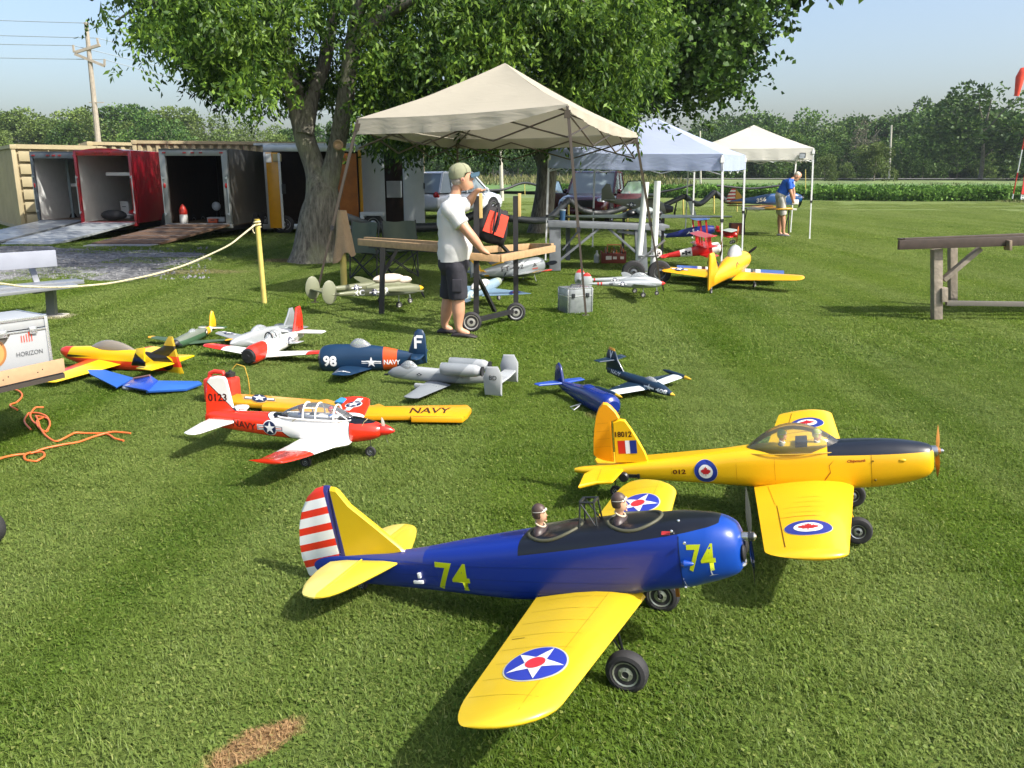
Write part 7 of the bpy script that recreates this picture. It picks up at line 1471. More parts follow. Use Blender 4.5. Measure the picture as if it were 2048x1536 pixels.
# bearcat "98"  (nose towards the left, its left side faces us)
nb = paint('#12304c', [('#c9501e', [(1, 0, 0, .735), (-1, 0, 0, -.605)])], .4, .2, "navy_film", .05, 5)
M, L = axes((642, 716), .11, (852, 722), .10)
st = [(-1, .055, -.02, .01, 2), (-.9, .075, -.045, .025, 2.2), (-.75, .10, -.075, .045, 2.3), (-.6, .125, -.095, .066, 2.3), (-.42, .14, -.11, .085, 2.3), (-.25, .14, -.13, .098, 2.2), (-.12, .135, -.135, .11, 2.1), (-.03, .115, -.125, .105, 2), (0, .085, -.095, .08, 2)]
small('dark navy blue model airplane 98 with orange tail band and letter F on its fin', M, st, nb, [dict(y=(.06, .56), le=(-.19, -.26), te=(-.50, -.42), z=(-.075, -.025), m=nb, rd=.1)],
    [('fin', [(-.83, .07), (-.87, .19), (-.90, .275), (-.93, .30), (-.97, .295), (-.995, .25), (-1.01, .10), (-1.01, -.02), (-.9, .0)], .03, nb, 'y', 0)] + stabs([(-.86, .01), (-.90, .22), (-.95, .24), (-.985, .2), (-.99, .01)], .02, nb, .06),
    (-.50, -.27, .115, .085, .055, cg, .6), ((.012, 0, 0), .02, black, 20), [],
    [('number_marking', [(text2d("98", .04), dfilm(WHT))], 'f', (-.055, -.055, -.125, 0, 0, .10), 'side', 1), ('star_insignia', [(rect2d(-2, -.28, 2, .28), dfilm(WHT)), (rect2d(-2, -.07, 2, .07), dfilm('#12304c')), (star2d(1.15), dfilm(WHT))], 'f', (-.50, -.01, -.045, 0, 0, .045), 'side', 1),
     ('navy_lettering', [(text2d("NAVY", .02), dfilm(WHT))], 'f', (-.615, -.03, -.15, 0, 0, .045), 'side', 1), ('letter_marking', [(poly2d([(0, 0), (.28, 0), (.28, .42), (.85, .42), (.85, .6), (.28, .6), (.28, .8), (1, .8), (1, 1), (0, 1)]), dfilm(WHT))], ('p', 0), (-.895, .12, -.08, 0, 0, .125), 'side', 1), ('star_insignia', [(rect2d(-2, -.28, 2, .28), dfilm(WHT)), (star2d(1.1), dfilm(WHT))], ('w', 1), (-.34, .43, -.028, 0, 0, .035), 'top', 1)],
    lambda P: pilot(P, (-.42, 0, .095), .07, '#c8c0b0', '#b98f70', '#5a5a50', False))
# A-10
gA = paint('#9a9ea0', [('#7c8286', [(1, 0, .8, .62), (-1, 0, -.8, -.40)]), ('#84898c', [(1, 0, 1.5, .18)])], .5, .05, "grey_camouflage", .10, 6)
M, L = axes((776, 744), .10, (1012, 762), .09)
st = [(-1, .04, .0, .012, 2), (-.85, .055, -.03, .03, 2.3), (-.6, .065, -.055, .045, 2.5), (-.3, .07, -.06, .05, 2.6), (-.15, .075, -.055, .048, 2.4), (-.05, .045, -.045, .035, 2.2), (-.01, .01, -.025, .016, 2), (0, 0, -.012, .006, 2)]
st = [(a, b_ * .88, c_ * .88, d_ * .84, e_) for a, b_, c_, d_, e_ in st]
def a10x(P):
    for s in (-1, 1):
        st2 = [(-.83, .115, .055, .03, 2), (-.78, .135, .04, .048, 2), (-.66, .138, .036, .050, 2), (-.54, .138, .036, .050, 2), (-.50, .135, .045, .045, 2)]; e = fus(st2, 'engine', gA, P, 18, 18, yc=s * .10); b = MB(); b.lathe([(.040, 0), (.038, .012)], 16, 0, Matrix.Translation((-.842, s * .10, .087)) @ Matrix.Rotation(R_(90), 4, 'Y')); b.build('exhaust', black, e)
        b = MB(); b.bar((-.66, s * .03, .055), (-.66, s * .07, .08), .16, .03); b.build('pylon', gA, P)
        b = MB(); b.box((-.40, s * .17, -.05), (.2, .04, .04)); b.build('gear_pod', gA, P, bevel=.012)
    b = MB(); b.tube([(-.0, 0, -.02), (.03, 0, -.022)], .008, 8); b.build('nose_gun', black, P)
finA = [(-.90, -.06), (-.885, .07), (-.91, .16), (-1.0, .165), (-1.035, .10), (-1.035, -.06)]
small('two-tone grey jet model airplane with twin tail fins and two rear engine pods', M, st, gA, [dict(y=(.04, .60), le=(-.34, -.38), te=(-.56, -.50), z=(-.055, -.03), m=gA, rd=.05)],
    [('fin', finA, .02, gA, 'y', s * .23) for s in (-1, 1)] + stabs([(-.91, 0), (-.92, .23), (-1.02, .23), (-1.03, 0)], .02, gA, .03), (-.27, -.10, .045, .065, .035, cg, .5), None, [],
    [('small_insignia', [(rect2d(-1.6, -.25, 1.6, .25), dfilm('#3a4044')), (disc2d(.9), dfilm('#3a4044')), (disc2d(.5), dfilm('#a8acae'))], 'f', (-.29, .01, -.014, 0, 0, .014), 'side', 1), ('tail_code', [(text2d("BD", .02), dfilm('#3a4044'))], ('p', 1), (-.935, .06, -.06, 0, 0, .035), 'side', 1), ('serial_lettering', [(text2d("A7 92", .0), dfilm('#5a6064'))], 'f', (-.6, .0, -.06, 0, 0, .018), 'side', 1)],
    lambda P: (a10x(P), pilot(P, (-.20, 0, .04), .055, '#d8d8d4', '#b98f70', '#5a5a50', False)))
# trojan 217 (nose towards lower left)
m28 = paint('#dddcd8', [('#cf2d1e', [(1, 0, .5, .20)]), ('#1a1a1c', [(0, 0, 1, -.085), (1, 0, 0, .42)])], .35, .3, "white_red_film", .03, 5)
M, L = axes((498, 710), .11, (606, 668), .12)
st = [(-1, .05, -.03, .012, 2), (-.85, .07, -.06, .03, 2.3), (-.6, .09, -.085, .055, 2.4), (-.4, .10, -.095, .072, 2.4), (-.2, .10, -.11, .088, 2.3), (-.06, .095, -.115, .10, 2.1), (0, .075, -.095, .085, 2)]
st = [(a, b_ * .8, c_ * .8, d_ * .76, e_) for a, b_, c_, d_, e_ in st]
w28 = paint('#dddcd8', [('#cf2d1e', [(0, 1, 0, -.43)])], .3, .4, "wing_film", .02, 5)
small('white airplane with red nose, black cowl front, red wing tips and red fin', M, st, m28, [dict(y=(.05, .66), le=(-.20, -.25), te=(-.46, -.40), z=(-.06, .0), m=w28, rd=.08)],
    [('fin', [(-.80, .06), (-.86, .19), (-.885, .285), (-.97, .29), (-1.0, .2), (-1.0, -.02), (-.9, .02)], .025, mat('#cf2d1e', .3, name="red_film", coat=.3), 'y', 0)] + stabs([(-.84, .01), (-.87, .27), (-.97, .27), (-.98, .01)], .02, mat('#dddcd8', .3, name="white_film"), .045),
    (-.60, -.27, .062, .085, .042, cg, .5), ((.02, 0, -.01), .17, black, 60), [],
    [('star_insignia', usaf(), 'f', (-.66, .0, -.042, 0, 0, .042), 'side', 1), ('navy_lettering', [(text2d("NAVY", .01), dfilm('#2a2a30'))], 'f', (-.76, -.02, -.12, 0, 0, .035), 'side', 1), ('number_marking', [(text2d("217", .02), dfilm('#e8e8e8'))], 'f', (-.22, .0, -.10, 0, 0, .05), 'side', 1), ('number_marking', [(text2d("217", .02), dfilm('#401010'))], ('p', 0), (-.885, .05, -.08, 0, 0, .04), 'side', 1)],
    lambda P: (pilot(P, (-.42, 0, .045), .075, '#4a5a4a', '#b98f70', '#3a4a50', False), MB().lathe([(.066, 0), (.069, .02), (.056, .03)], 24, 0, Matrix.Translation((-.005, 0, -.01)) @ Matrix.Rotation(R_(90), 4, 'Y')).build('cowl_front', black, P), [MB().tube([(x, .043 * math.cos(q), .065 + .074 * math.sin(q)) for q in np.linspace(0, math.pi, 12)], .006, 6).build('canopy_frame', m28, P) for x in (-.50, -.42, -.35)]))
# silver mustang
sv = paint('#a9aeb0', [('#8c9294', [(-1, 0, 0, -.7)])], .3, .3, "silver_film", .06, 6, metal=.35)
M, L = axes((460, 688), .10, (592, 655), .12)
st = [(-1, .05, -.01, .01, 2), (-.85, .065, -.03, .025, 2.3), (-.65, .08, -.055, .045, 2.4), (-.45, .09, -.095, .052, 2.5), (-.25, .075, -.08, .052, 2.5), (-.1, .06, -.055, .042, 2.3), (-.04, .04, -.035, .030, 2), (0, .008, -.008, .005, 2)]
small('silver model airplane with pointed nose lying behind the white and red one', M, st, sv, [dict(y=(.04, .62), le=(-.28, -.34), te=(-.56, -.48), z=(-.06, -.0), m=sv, rd=.06)],
    [('fin', [(-.80, .06), (-.87, .16), (-.91, .24), (-.97, .24), (-1.02, .1), (-1.02, -.02), (-.9, .0)], .025, sv, 'y', 0)] + stabs([(-.84, .01), (-.88, .22), (-.97, .22), (-.98, .01)], .02, sv, .03),
    (-.55, -.30, .075, .06, .038, cg, .5), None, [], [('star_insignia', usaf(), 'f', (-.68, .01, -.03, 0, 0, .03), 'side', 1), ('star_insignia', usaf(), ('w', 0), (-.42, -.46, .0, .055, .055, 0), 'top', 1), ('star_insignia', usaf(), ('w', 1), (-.42, .46, .0, .055, .055, 0), 'top', 1)])
# green fighter with yellow tail
gm = paint('#3c5a40', [('#d89a1c', [(-1, 0, 0, -.74), (1, 0, 0, .84)]), ('#e2dfd6', [(-1, 0, 0, -.84), (1, 0, 0, .90)]), ('#6a7268', [(0, 0, 1, -.02), (1, 0, 0, .74)])], .45, .1, "green_camouflage", .12, 6)
M, L = axes((352, 686), .08, (430, 657), .09)
st = [(-1, .05, -.01, .012, 2), (-.8, .06, -.04, .03, 2.2), (-.5, .085, -.075, .05, 2.3), (-.25, .075, -.085, .062, 2.2), (-.08, .06, -.08, .066, 2), (-.01, .04, -.055, .05, 2)]
small('small green and grey model airplane with yellow fin, farthest left on the grass', M, st, gm, [dict(y=(.05, .60), le=(-.22, -.28), te=(-.48, -.40), z=(-.06, .0), m=paint('#3f5640', [('#d89a1c', [(0, 1, 0, -.53)])], .5, .1, "wing_green", .12, 6), rd=.1)],
    [('fin', [(-.86, .05), (-.90, .2), (-.94, .26), (-.98, .25), (-1.02, .12), (-1.02, -.02), (-.9, .0)], .03, mat('#d8a81c', .4, name="yellow_film"), 'y', 0)] + stabs([(-.86, .01), (-.90, .2), (-.98, .2), (-1.0, .01)], .02, gm, .03), (-.52, -.30, .06, .05, .035, cg, .5), ((.01, 0, 0), .20, black, 75), [], [('dark_roundel', [(disc2d(1), dfilm(BLK)), (disc2d(.5), dfilm('#d8d4c8'))], 'f', (-.70, .01, -.035, 0, 0, .035), 'side', 1)], spinner=((-.005, 0, -.005), .05, .06, black))
# panther 408 (nose to the lower right)
pm_ = paint('#10283c', [('#c8a028', [(1, 0, 0, .045)])], .4, .2, "midnight_blue_film", .05, 6)
M, L = axes((1350, 789), .055, (1216, 740), .13)
st = [(-1, .045, -.03, .02, 2), (-.8, .05, -.04, .042, 2.2), (-.55, .06, -.055, .065, 2.4), (-.35, .075, -.06, .07, 2.4), (-.2, .06, -.055, .06, 2.2), (-.08, .025, -.04, .04, 2), (-.02, .0, -.02, .018, 2), (0, -.005, -.012, .006, 2)]
def panx(P):
    for s in (-1, 1):
        e = fus([(-.66, .01, -.005, .004, 2), (-.58, .025, -.02, .02, 2), (-.42, .03, -.025, .026, 2), (-.28, .02, -.015, .018, 2), (-.24, .006, 0, .004, 2)], 'tip_tank', paint('#10283c', [('#c8a028', [(1, 0, 0, .33)])], .4, .2, "tank"), P, 14, 14, yc=s * .62, zoff=.0)
    decal_l = None
wpn = paint('#10283c', [('#b8c0c4', [(1, .12, 0, .405), (0, 1, 0, -.12)])], .4, .2, "wing_navy_grey_edge", .05, 5)
small('midnight blue jet model airplane marked NAVY and 408 with yellow nose and wing tips', M, st, pm_, [dict(y=(.05, .60), le=(-.33, -.34), te=(-.64, -.50), z=(-.03, .0), m=wpn, rd=.03)],
    [('fin', [(-.74, .04), (-.86, .16), (-.94, .28), (-1.02, .285), (-1.05, .20), (-1.03, .0), (-.85, .0)], .025, paint('#10283c', [('#a87a1c', [(0, 0, 1, -.255)])], .4, .2, "fin_navy"), 'y', 0)] + stabs([(-.90, .01), (-.94, .24), (-1.02, .25), (-1.03, .01)], .018, pm_, .15),
    (-.46, -.24, .05, .055, .04, cg, .5), None, [], [('number_marking', [(text2d("408", .03), dfilm(WHT))], 'f', (-.225, -.02, .14, 0, 0, .045), 'side', -1), ('star_insignia', [(rect2d(-2, -.26, 2, .26), dfilm(WHT)), (star2d(1.15), dfilm(WHT))], 'f', (-.32, .0, .035, 0, 0, .035), 'side', -1), ('navy_lettering', [(text2d("NAVY", .02), dfilm(WHT))], 'f', (-.93, -.005, .16, 0, 0, .04), 'side', -1), ('letter_marking', [(text2d("V", .03), dfilm(WHT))], ('p', 0), (-.995, .16, .05, 0, 0, .09), 'side', -1), ('wing_lettering', [(text2d("NAVY", .02), dfilm(WHT))], ('w', 0), (-.56, -.50, .02, .22, -.06, 0), 'top', 1)], panx)
# wingless blue corsair fuselage
bc_ = paint('#0f2878', [], .22, .6, "gloss_blue_film", .05, 5)
M, L = axes((1224, 812), .08, (1112, 766), .08)
st = [(-1, .035, -.0, .01, 2), (-.85, .05, -.04, .03, 2.3), (-.6, .075, -.075, .06, 2.6), (-.35, .10, -.10, .085, 2.8), (-.1, .10, -.11, .10, 2.6), (0, .085, -.1, .095, 2.2), (.02, .05, -.07, .07, 2)]
small('wingless shiny blue model airplane fuselage lying on the grass behind the yellow fin', M, st, bc_, [], [('fin', [(-.84, .03), (-.88, .13), (-.91, .20), (-.95, .225), (-.99, .20), (-1.01, .10), (-1.01, 0), (-.9, .0)], .03, mat('#0e1f5a', .25, name="dark_blue_film", coat=.5), 'y', 0)] + stabs([(-.84, .01), (-.88, .27), (-.96, .28), (-.98, .01)], .02, mat('#1c4aa8', .3, name="mid_blue_film", coat=.3), .03), (-.50, -.30, .085, .03, .06, bc_, .5), None, [], [],
    lambda P: (MB().tube([(-.35, -.11, -.05), (-.40, -.20, -.08), (-.30, -.22, -.085), (-.33, -.14, -.06)], .006, 6).build('loose_wire', alu, P), MB().bar((.0, -.05, -.06), (.05, .06, -.07), .02, .01).build('front_plate', black, P)))
# blue gull wing on the grass
BW = thing('airplane_wing', 'detached blue gull-shaped airplane wing lying on the grass at left', 'airplane wing', G(262, 772)); o_ = BW.location.copy()
gpt = lambda px, py, z: tuple(Vector(G(px, py, z)) - o_)
def panel4(p, m, nm, par, th=.02, name=None): b = MB(); flat(b, p, th); return b.build(nm, m, par, bevel=.004)
b1, b2 = mat('#2d5cae', .3, name="sunlit_blue_film", coat=.4, bs=6, bst=.25), mat('#1640a8', .25, name="blue_film", coat=.5)  # outer panels get a paler blue with the sunlight put into the colour
panel4([gpt(176, 741, .10), gpt(210, 741, .10), gpt(268, 757, .05), gpt(232, 775, .05), gpt(180, 749, .09)], b1, 'outer_panel', BW); panel4([gpt(268, 757, .05), gpt(302, 752, .09), gpt(318, 763, .08), gpt(296, 782, .05), gpt(246, 773, .04)], b2, 'centre_panel', BW); panel4([gpt(318, 763, .08), gpt(398, 764, .06), gpt(404, 768, .05), gpt(372, 780, .03), gpt(292, 784, .04)], b1, 'outer_panel', BW)
b = MB(); b.ball(gpt(257, 775, .03), .05, 0, 12, 6, (1, .7, .5)); b.build('belly_fairing', mat('#9aa0a8', .4, .3, name="grey"), BW); b = MB(); b.tube([gpt(268, 757, .065), gpt(300, 751, .10)], .010, 6); b.build('spar_edge', mat('#7a5a50', .5, name="wood"), BW)
# yellow/red aerobatic airplane (profile fuselage), nose left
ya = paint('#d8b40e', [('#1c1810', [(0, 0, -1, .012), (.10, 0, 1, .018)]), ('#c9341c', [(0, 0, -1, -.008), (-.12, 0, 1, .075)]), ('#c9341c', [(1, 0, .6, .07)]), ('#1c1810', [(-1, 0, 1.4, -.84), (1, 0, -1.2, .99)])], .3, .4, "yellow_red_film", .04, 5)
M, L = axes((126, 708), .12, (352, 726), .10)
st = [(-1, .05, -.06, .008, 3), (-.8, .065, -.075, .03, 3), (-.5, .085, -.085, .045, 3), (-.25, .08, -.075, .045, 3), (-.12, .07, -.05, .042, 2.6), (-.04, .065, -.03, .034, 2.2), (0, .05, -.0, .022, 2)]
yw_ = paint('#dcb912', [('#c9341c', [(1, 0, 0, .36)])], .3, .4, "yellow_wing_film", .03, 5)
small('yellow and red aerobatic model airplane with swept black stripe next to the wooden stand', M, st, ya, [dict(y=(.03, .62), le=(-.22, -.30), te=(-.55, -.47), z=(-.035, -.045), m=yw_, rd=.04)],
    [('fin', [(-.78, .06), (-.90, .12), (-.955, .20), (-.99, .20), (-1.02, .06), (-1.06, -.08), (-1.02, -.13), (-.95, -.09), (-.9, -.06)], .02, paint('#b09214', [('#c9341c', [(0, 0, -1, .05), (0, 0, 1, .03)]), ('#2a220c', [(0, 0, -1, .13), (.9, 0, 1, .80)])], .3, .4, "rudder_film"), 'y', 0)] + stabs([(-.80, .02), (-.84, .24), (-.98, .26), (-1.0, .02)], .02, yw_, .0) + [('side_force_generator', [(-.80, .02), (-.86, .15), (-.93, .16), (-.92, .02)], .015, ya, 'y', .24)],
    (-.66, -.26, .07, .07, .038, mat('#7d766a', .15, name="smoked_canopy", coat=.6), .55), None, [], [])
# yellow wing in front of the petrol can
YW = thing('airplane_wing', 'long detached yellow airplane wing marked NAVY lying behind the 0123 airplane', 'airplane wing', G(700, 815)); o_ = YW.location.copy()
yl = mat('#dd9c14', .35, name="orange_yellow_film", coat=.3, ns=4, na=.05)
wl = [(455, 790, .07), (530, 795, .07), (640, 804, .06), (655, 802, .07), (668, 806, .06), (746, 815, .05), (758, 811, .07), (770, 817, .05), (860, 815, .05), (935, 814, .045), (943, 822, .045), (936, 832, .04), (925, 841, .035), (822, 840, .03), (822, 836, .03), (700, 836, .03), (610, 832, .04), (600, 822, .04), (523, 818, .05), (525, 813, .05), (455, 808, .06)]
b = MB(); flat(b, [gpt(x, y, .05) for x, y, z in wl], .035); YWm = b.build('wing_panel', yl, YW, bevel=.008)
def wing_print(lay, aff, nm): decal(nm, lay, YWm, YW, aff, 'top', 1, off=.002, maxe=.1)
a0, a1 = Vector(gpt(818, 826, .07)), Vector(gpt(898, 826, .07)); v0 = Vector(gpt(824, 815, .07)) - a0; wing_print([(text2d("NAVY", .015), dfilm('#3a2410'))], (a0.x, a0.y, (a1 - a0).x, (a1 - a0).y, v0.x, v0.y), 'navy_lettering')
c0 = Vector(gpt(519, 798, .07)); ux = (Vector(gpt(540, 799.5, .07)) - c0) * .85; vx = (Vector(gpt(519, 791, .07)) - c0); wing_print(usaf(border='#c8a86a'), (c0.x, c0.y, ux.x * .85, ux.y * .85, vx.x, vx.y), 'star_insignia')
b = MB(); b.tube([gpt(825, 833, .072), gpt(930, 834, .065)], .002, 5); b.build('aileron_gap', mat('#8a5a10', .6, name="gap"), YW); b = MB(); b.bar(gpt(470, 806, .02), gpt(700, 826, .015), .05, .03); b.build('support_block', black, YW)
o = MB(); flat(o, [tuple(Vector(G(*p)) ) for p in ((668, 806, .11), (682, 797, .13), (700, 800, .12), (692, 809, .10))], .03); tag(o.build('blue_cloth', mat('#2a78b8', .7, name="blue_cloth"), bevel=.008), 'small bright blue cloth behind the canopy of the 0123 airplane', 'cloth')
# olive lightning "MC R"
def lightning(label, M, base, tipc, nosec, extra_dec, wheels, cover=False, pk='#8c9492'):
    st = [(-.52, .03, -.03, .008, 2), (-.45, .05, -.04, .03, 2.2), (-.3, .075, -.045, .045, 2.3), (-.12, .05, -.045, .04, 2.2), (-.02, .015, -.03, .02, 2), (0, .0, -.012, .006, 2)]
    def ex(P):
        for s in (-1, 1):
            bm_ = fus([(-1.02, .015, .0, .006, 2), (-.85, .025, -.015, .018, 2), (-.6, .035, -.035, .03, 2.2), (-.35, .045, -.055, .038, 2.3), (-.15, .045, -.055, .042, 2.2), (-.06, .03, -.04, .032, 2)], 'tail_boom', base, P, 22, 16, yc=s * .20)
            b = MB(); b.lathe([(.032, 0), (.022, .03), (.003, .055)], 12, 0, Matrix.Translation((-.058, s * .20, -.005)) @ Matrix.Rotation(R_(90), 4, 'Y')); b.build('spinner', nosec, P); propeller(P, (-.045, s * .20, -.005), .26, black, 15, 3, .02, .09)
            decal('star_insignia', usaf(), bm_, P, (-.55, .0, .028, 0, 0, .028), 'side', -1, off=.002, maxe=.05)
            if s < 0:
                for nm, ly, af in extra_dec: decal(nm, ly, bm_, P, af, 'side', -1, off=.002, maxe=.05)
            el = rnd_poly([(-.99 + .075 * math.cos(q), .02 + .125 * math.sin(q) * (1. if math.sin(q) > 0 else .8)) for q in np.linspace(0, 6.283, 13)[:-1]], 1); plate(el, .018, 'fin', tipc, P, 'y', s * .20)
        plate([(-.93, -.20), (-.93, .20), (-1.02, .20), (-1.02, -.20)], .014, 'stabilizer', base, P, 'z', .02)
        if cover: b = MB(); b.ball((-.28, 0, .085), .1, 0, 16, 8, (1.7, .6, .5)); b.ball((-.12, 0, .06), .08, 0, 14, 6, (1.2, .6, .5)); b.build('canopy_cover', mat('#cfc2b0', .9, name="cover_cloth", bs=8, bst=.8), P)
        b = MB(); b.tube([(-.06, 0, -.03), (-.05, 0, -.13)], .007, 6); b.build('nose_gear_leg', alu, P); xwheel(P, (-.05, 0, -.15), .028, .018, '#d0d0cc')
    return small(label, M, st, base, [dict(y=(.03, .72), le=(-.20, -.26), te=(-.45, -.34), z=(-.02, .04), m=base, rd=.12)], [], (-.40, -.16, .06, .055, .035, cg, .5), None, wheels, [], ex)
ol = paint('#6c7055', [('#8a8e86', [(0, 0, -1, -.02)])], .55, .05, "olive_drab", .08, 5); M, L = axes((828, 570), .25, (640, 587), .24)
lightning('olive twin-boom model airplane lettered MC R with white cloth over its canopy', M, ol, mat('#7a7e66', .5, name="olive_fin", na=.1), mat('#d8a81c', .4, name="yellow_spinner"), [('code_lettering', [(text2d("MC", .03), dfilm(WHT))], (-.76, -.02, .11, 0, 0, .05)), ('code_lettering', [(text2d("R", .03), dfilm(WHT))], (-.44, -.02, .04, 0, 0, .05))], [((-.28, -.20, -.15), .032, (-.28, -.20, -.04)), ((-.28, .20, -.15), .032, (-.28, .20, -.04))], True)
sl_ = paint('#9ba1a3', [('#b83228', [(1, 0, 0, .86), (-1, 0, 0, -.84)]), ('#b83228', [(1, 0, 0, .82), (-1, 0, 0, -.80)])], .35, .2, "silver_film", .06, 5, metal=.3); M, L = axes((1322, 562), .225, (1165, 565), .22)
lightning('silver twin-boom model airplane with red fin tips beside the big black cart tyres', M, sl_, paint('#a2a8aa', [('#b83228', [(0, 0, 1, -.10)])], .35, .2, "silver_fin", metal=.3), mat('#b83228', .4, name="red_spinner"), [('nose_marking', [(text2d("487", .02), dfilm('#2a2a30'))], (-.72, -.015, .08, 0, 0, .035))], [((-.28, -.20, -.14), .032, (-.28, -.20, -.04)), ((-.28, .20, -.14), .032, (-.28, .20, -.04))])
# spitfire under the stand
sp = paint('#7f96a4', [('#8a9484', [(1, 0, .4, .10)])], .5, .05, "blue_grey_camouflage", .12, 5); M, L = axes((1002, 560), .30, (910, 606), .10)
st = [(-1, .04, -.01, .01, 2), (-.8, .055, -.035, .03, 2.2), (-.5, .085, -.07, .055, 2.3), (-.25, .075, -.08, .058, 2.2), (-.08, .06, -.06, .05, 2), (-.02, .035, -.035, .032, 2), (0, .01, -.01, .01, 2)]
small('blue-grey model airplane with red-blue roundels and white cloth under the wheeled stand', M, st, sp, [dict(y=(.05, .80), le=(-.20, -.36), te=(-.52, -.42), z=(-.06, .0), m=mat('#6f8ba0', .5, name="blue_grey_wing", ns=5, na=.12), rd=.5, n=4)],
    [('fin', [(-.86, .03), (-.91, .17), (-.96, .19), (-1.02, .12), (-1.02, -.02), (-.9, -.0)], .03, sp, 'y', 0)] + stabs([(-.84, .01), (-.9, .2), (-.98, .18), (-1., .01)], .02, sp, .02), None, ((.02, 0, 0), .3, black, 40), [((-.22, -.1, -.17), .04, (-.24, -.1, -.05)), ((-.22, .1, -.17), .04, (-.24, .1, -.05))],
    [('roundel', roundel(['#2a3a78', '#a82a2a'], [1, .42]), ('w', 0), (-.37, -.52, .085, 0, 0, .085), 'top', 1), ('roundel', roundel(['#2a3a78', '#a82a2a'], [1, .42]), ('w', 1), (-.37, .52, .085, 0, 0, .085), 'top', 1), ('code_lettering', [(text2d("DV G", .03), dfilm('#d8d4b8'))], 'f', (-.93, -.03, .30, 0, 0, .07), 'side', -1)],
    lambda P: MB().ball((-.48, -.02, .085), .12, 0, 16, 8, (1.5, .7, .5)).build('cover_cloth', mat('#dcdad4', .9, name="white_cloth", bs=8, bst=.8), P))
# grey thunderbolt FT-452
gt = paint('#858c8e', [('#c89a20', [(1, 0, .8, .86), (-1, 0, -.8, -.80)])], .4, .15, "grey_film", .07, 5, metal=.2); M, L = axes((1084, 528), .26, (944, 552), .14)
st = [(-1, .04, -.0, .012, 2), (-.8, .06, -.04, .03, 2.2), (-.5, .095, -.09, .07, 2.3), (-.25, .10, -.12, .085, 2.2), (-.08, .10, -.12, .09, 2), (0, .075, -.09, .075, 2)]
small('grey model airplane lettered FT-452 with dark propeller behind the wheeled stand', M, st, gt, [dict(y=(.06, .66), le=(-.18, -.25), te=(-.50, -.42), z=(-.07, .03), m=paint('#a2a8aa', [('#1c1c1e', [(0, 1, 0, -.40)]), ('#c8a020', [(0, 1, 0, -.47)]), ('#6c7072', [(0, 1, 0, -.52)]), ('#c03420', [(0, 1, 0, -.63)])], .4, .15, "striped_wing"), rd=.1)],
    [('fin', [(-.86, .03), (-.91, .2), (-.96, .23), (-1.02, .16), (-1.02, -.02), (-.9, .0)], .03, gt, 'y', 0)] + stabs([(-.84, .01), (-.9, .24), (-.98, .22), (-1., .01)], .02, gt, .03), (-.55, -.33, .085, .06, .04, cg, .5), ((.03, 0, 0), .62, black, 82), [((-.18, -.16, -.26), .04, (-.22, -.14, -.06)), ((-.18, .16, -.26), .04, (-.22, .14, -.06))],
    [('code_lettering', [(text2d("FT-452", .02), dfilm('#1e2022'))], 'f', (-.62, .0, .30, 0, 0, .055), 'side', -1), ('nose_emblem', [(poly2d([(0, 0), (1, .1), (.8, .5), (.4, 1), (.5, .5)]), dfilm('#26282a'))], 'f', (-.20, -.0, .07, 0, 0, .06), 'side', -1), ('nose_lettering', [(rect2d(0, 0, 1, 1), dfilm('#a04a40'))], 'f', (-.20, -.03, .08, 0, 0, .014), 'side', -1)])
# yellow low-wing airplane seen from behind
yy = paint('#e0a41c', [], .35, .3, "yellow_film", .04, 5); M, L = axes((1488, 513), .43, (1422, 560), .20)
st = [(-1, .05, -.08, .01, 2), (-.8, .06, -.09, .04, 2.3), (-.5, .10, -.11, .09, 2.4), (-.3, .11, -.12, .11, 2.3), (-.1, .09, -.11, .105, 2.1), (0, .06, -.08, .08, 2)]
def yx(P): b = MB(); b.lathe([(.05, 0), (.002, .08)], 12, 0, Matrix.Rotation(R_(90), 4, 'Y')); b.build('spinner', yy, P)
small('yellow model airplane seen from behind with wide wings and tall rudder', M, st, yy, [dict(y=(.07, .78), le=(-.26, -.34), te=(-.58, -.52), z=(-.11, -.08), m=yy, rd=.1)],
    [('fin', [(-.80, .02), (-.88, .16), (-.93, .27), (-1.04, .28), (-1.08, -.09), (-.9, -.07)], .035, yy, 'y', 0)], (-.45, -.15, .09, .11, .07, glass((.6, .65, .68), .45), .5), ((.04, 0, .0), .34, black, 50), [((-.30, -.22, -.24), .04, (-.33, -.22, -.06)), ((-.30, .22, -.24), .04, (-.33, .22, -.06)), ((-1.0, 0, -.125), .028, (-.98, 0, -.07))],
    [('star_insignia', usaf(), ('w', 1), (-.43, .58, 0, -.05, .05, 0), 'top', 1), ('small_marking', [(poly2d([(0, 0), (.5, .8), (1, .2), (.6, 1), (.1, .7)]), dfilm(BLK))], 'f', (-.5, .0, .07, 0, 0, .06), 'side', -1)], yx)
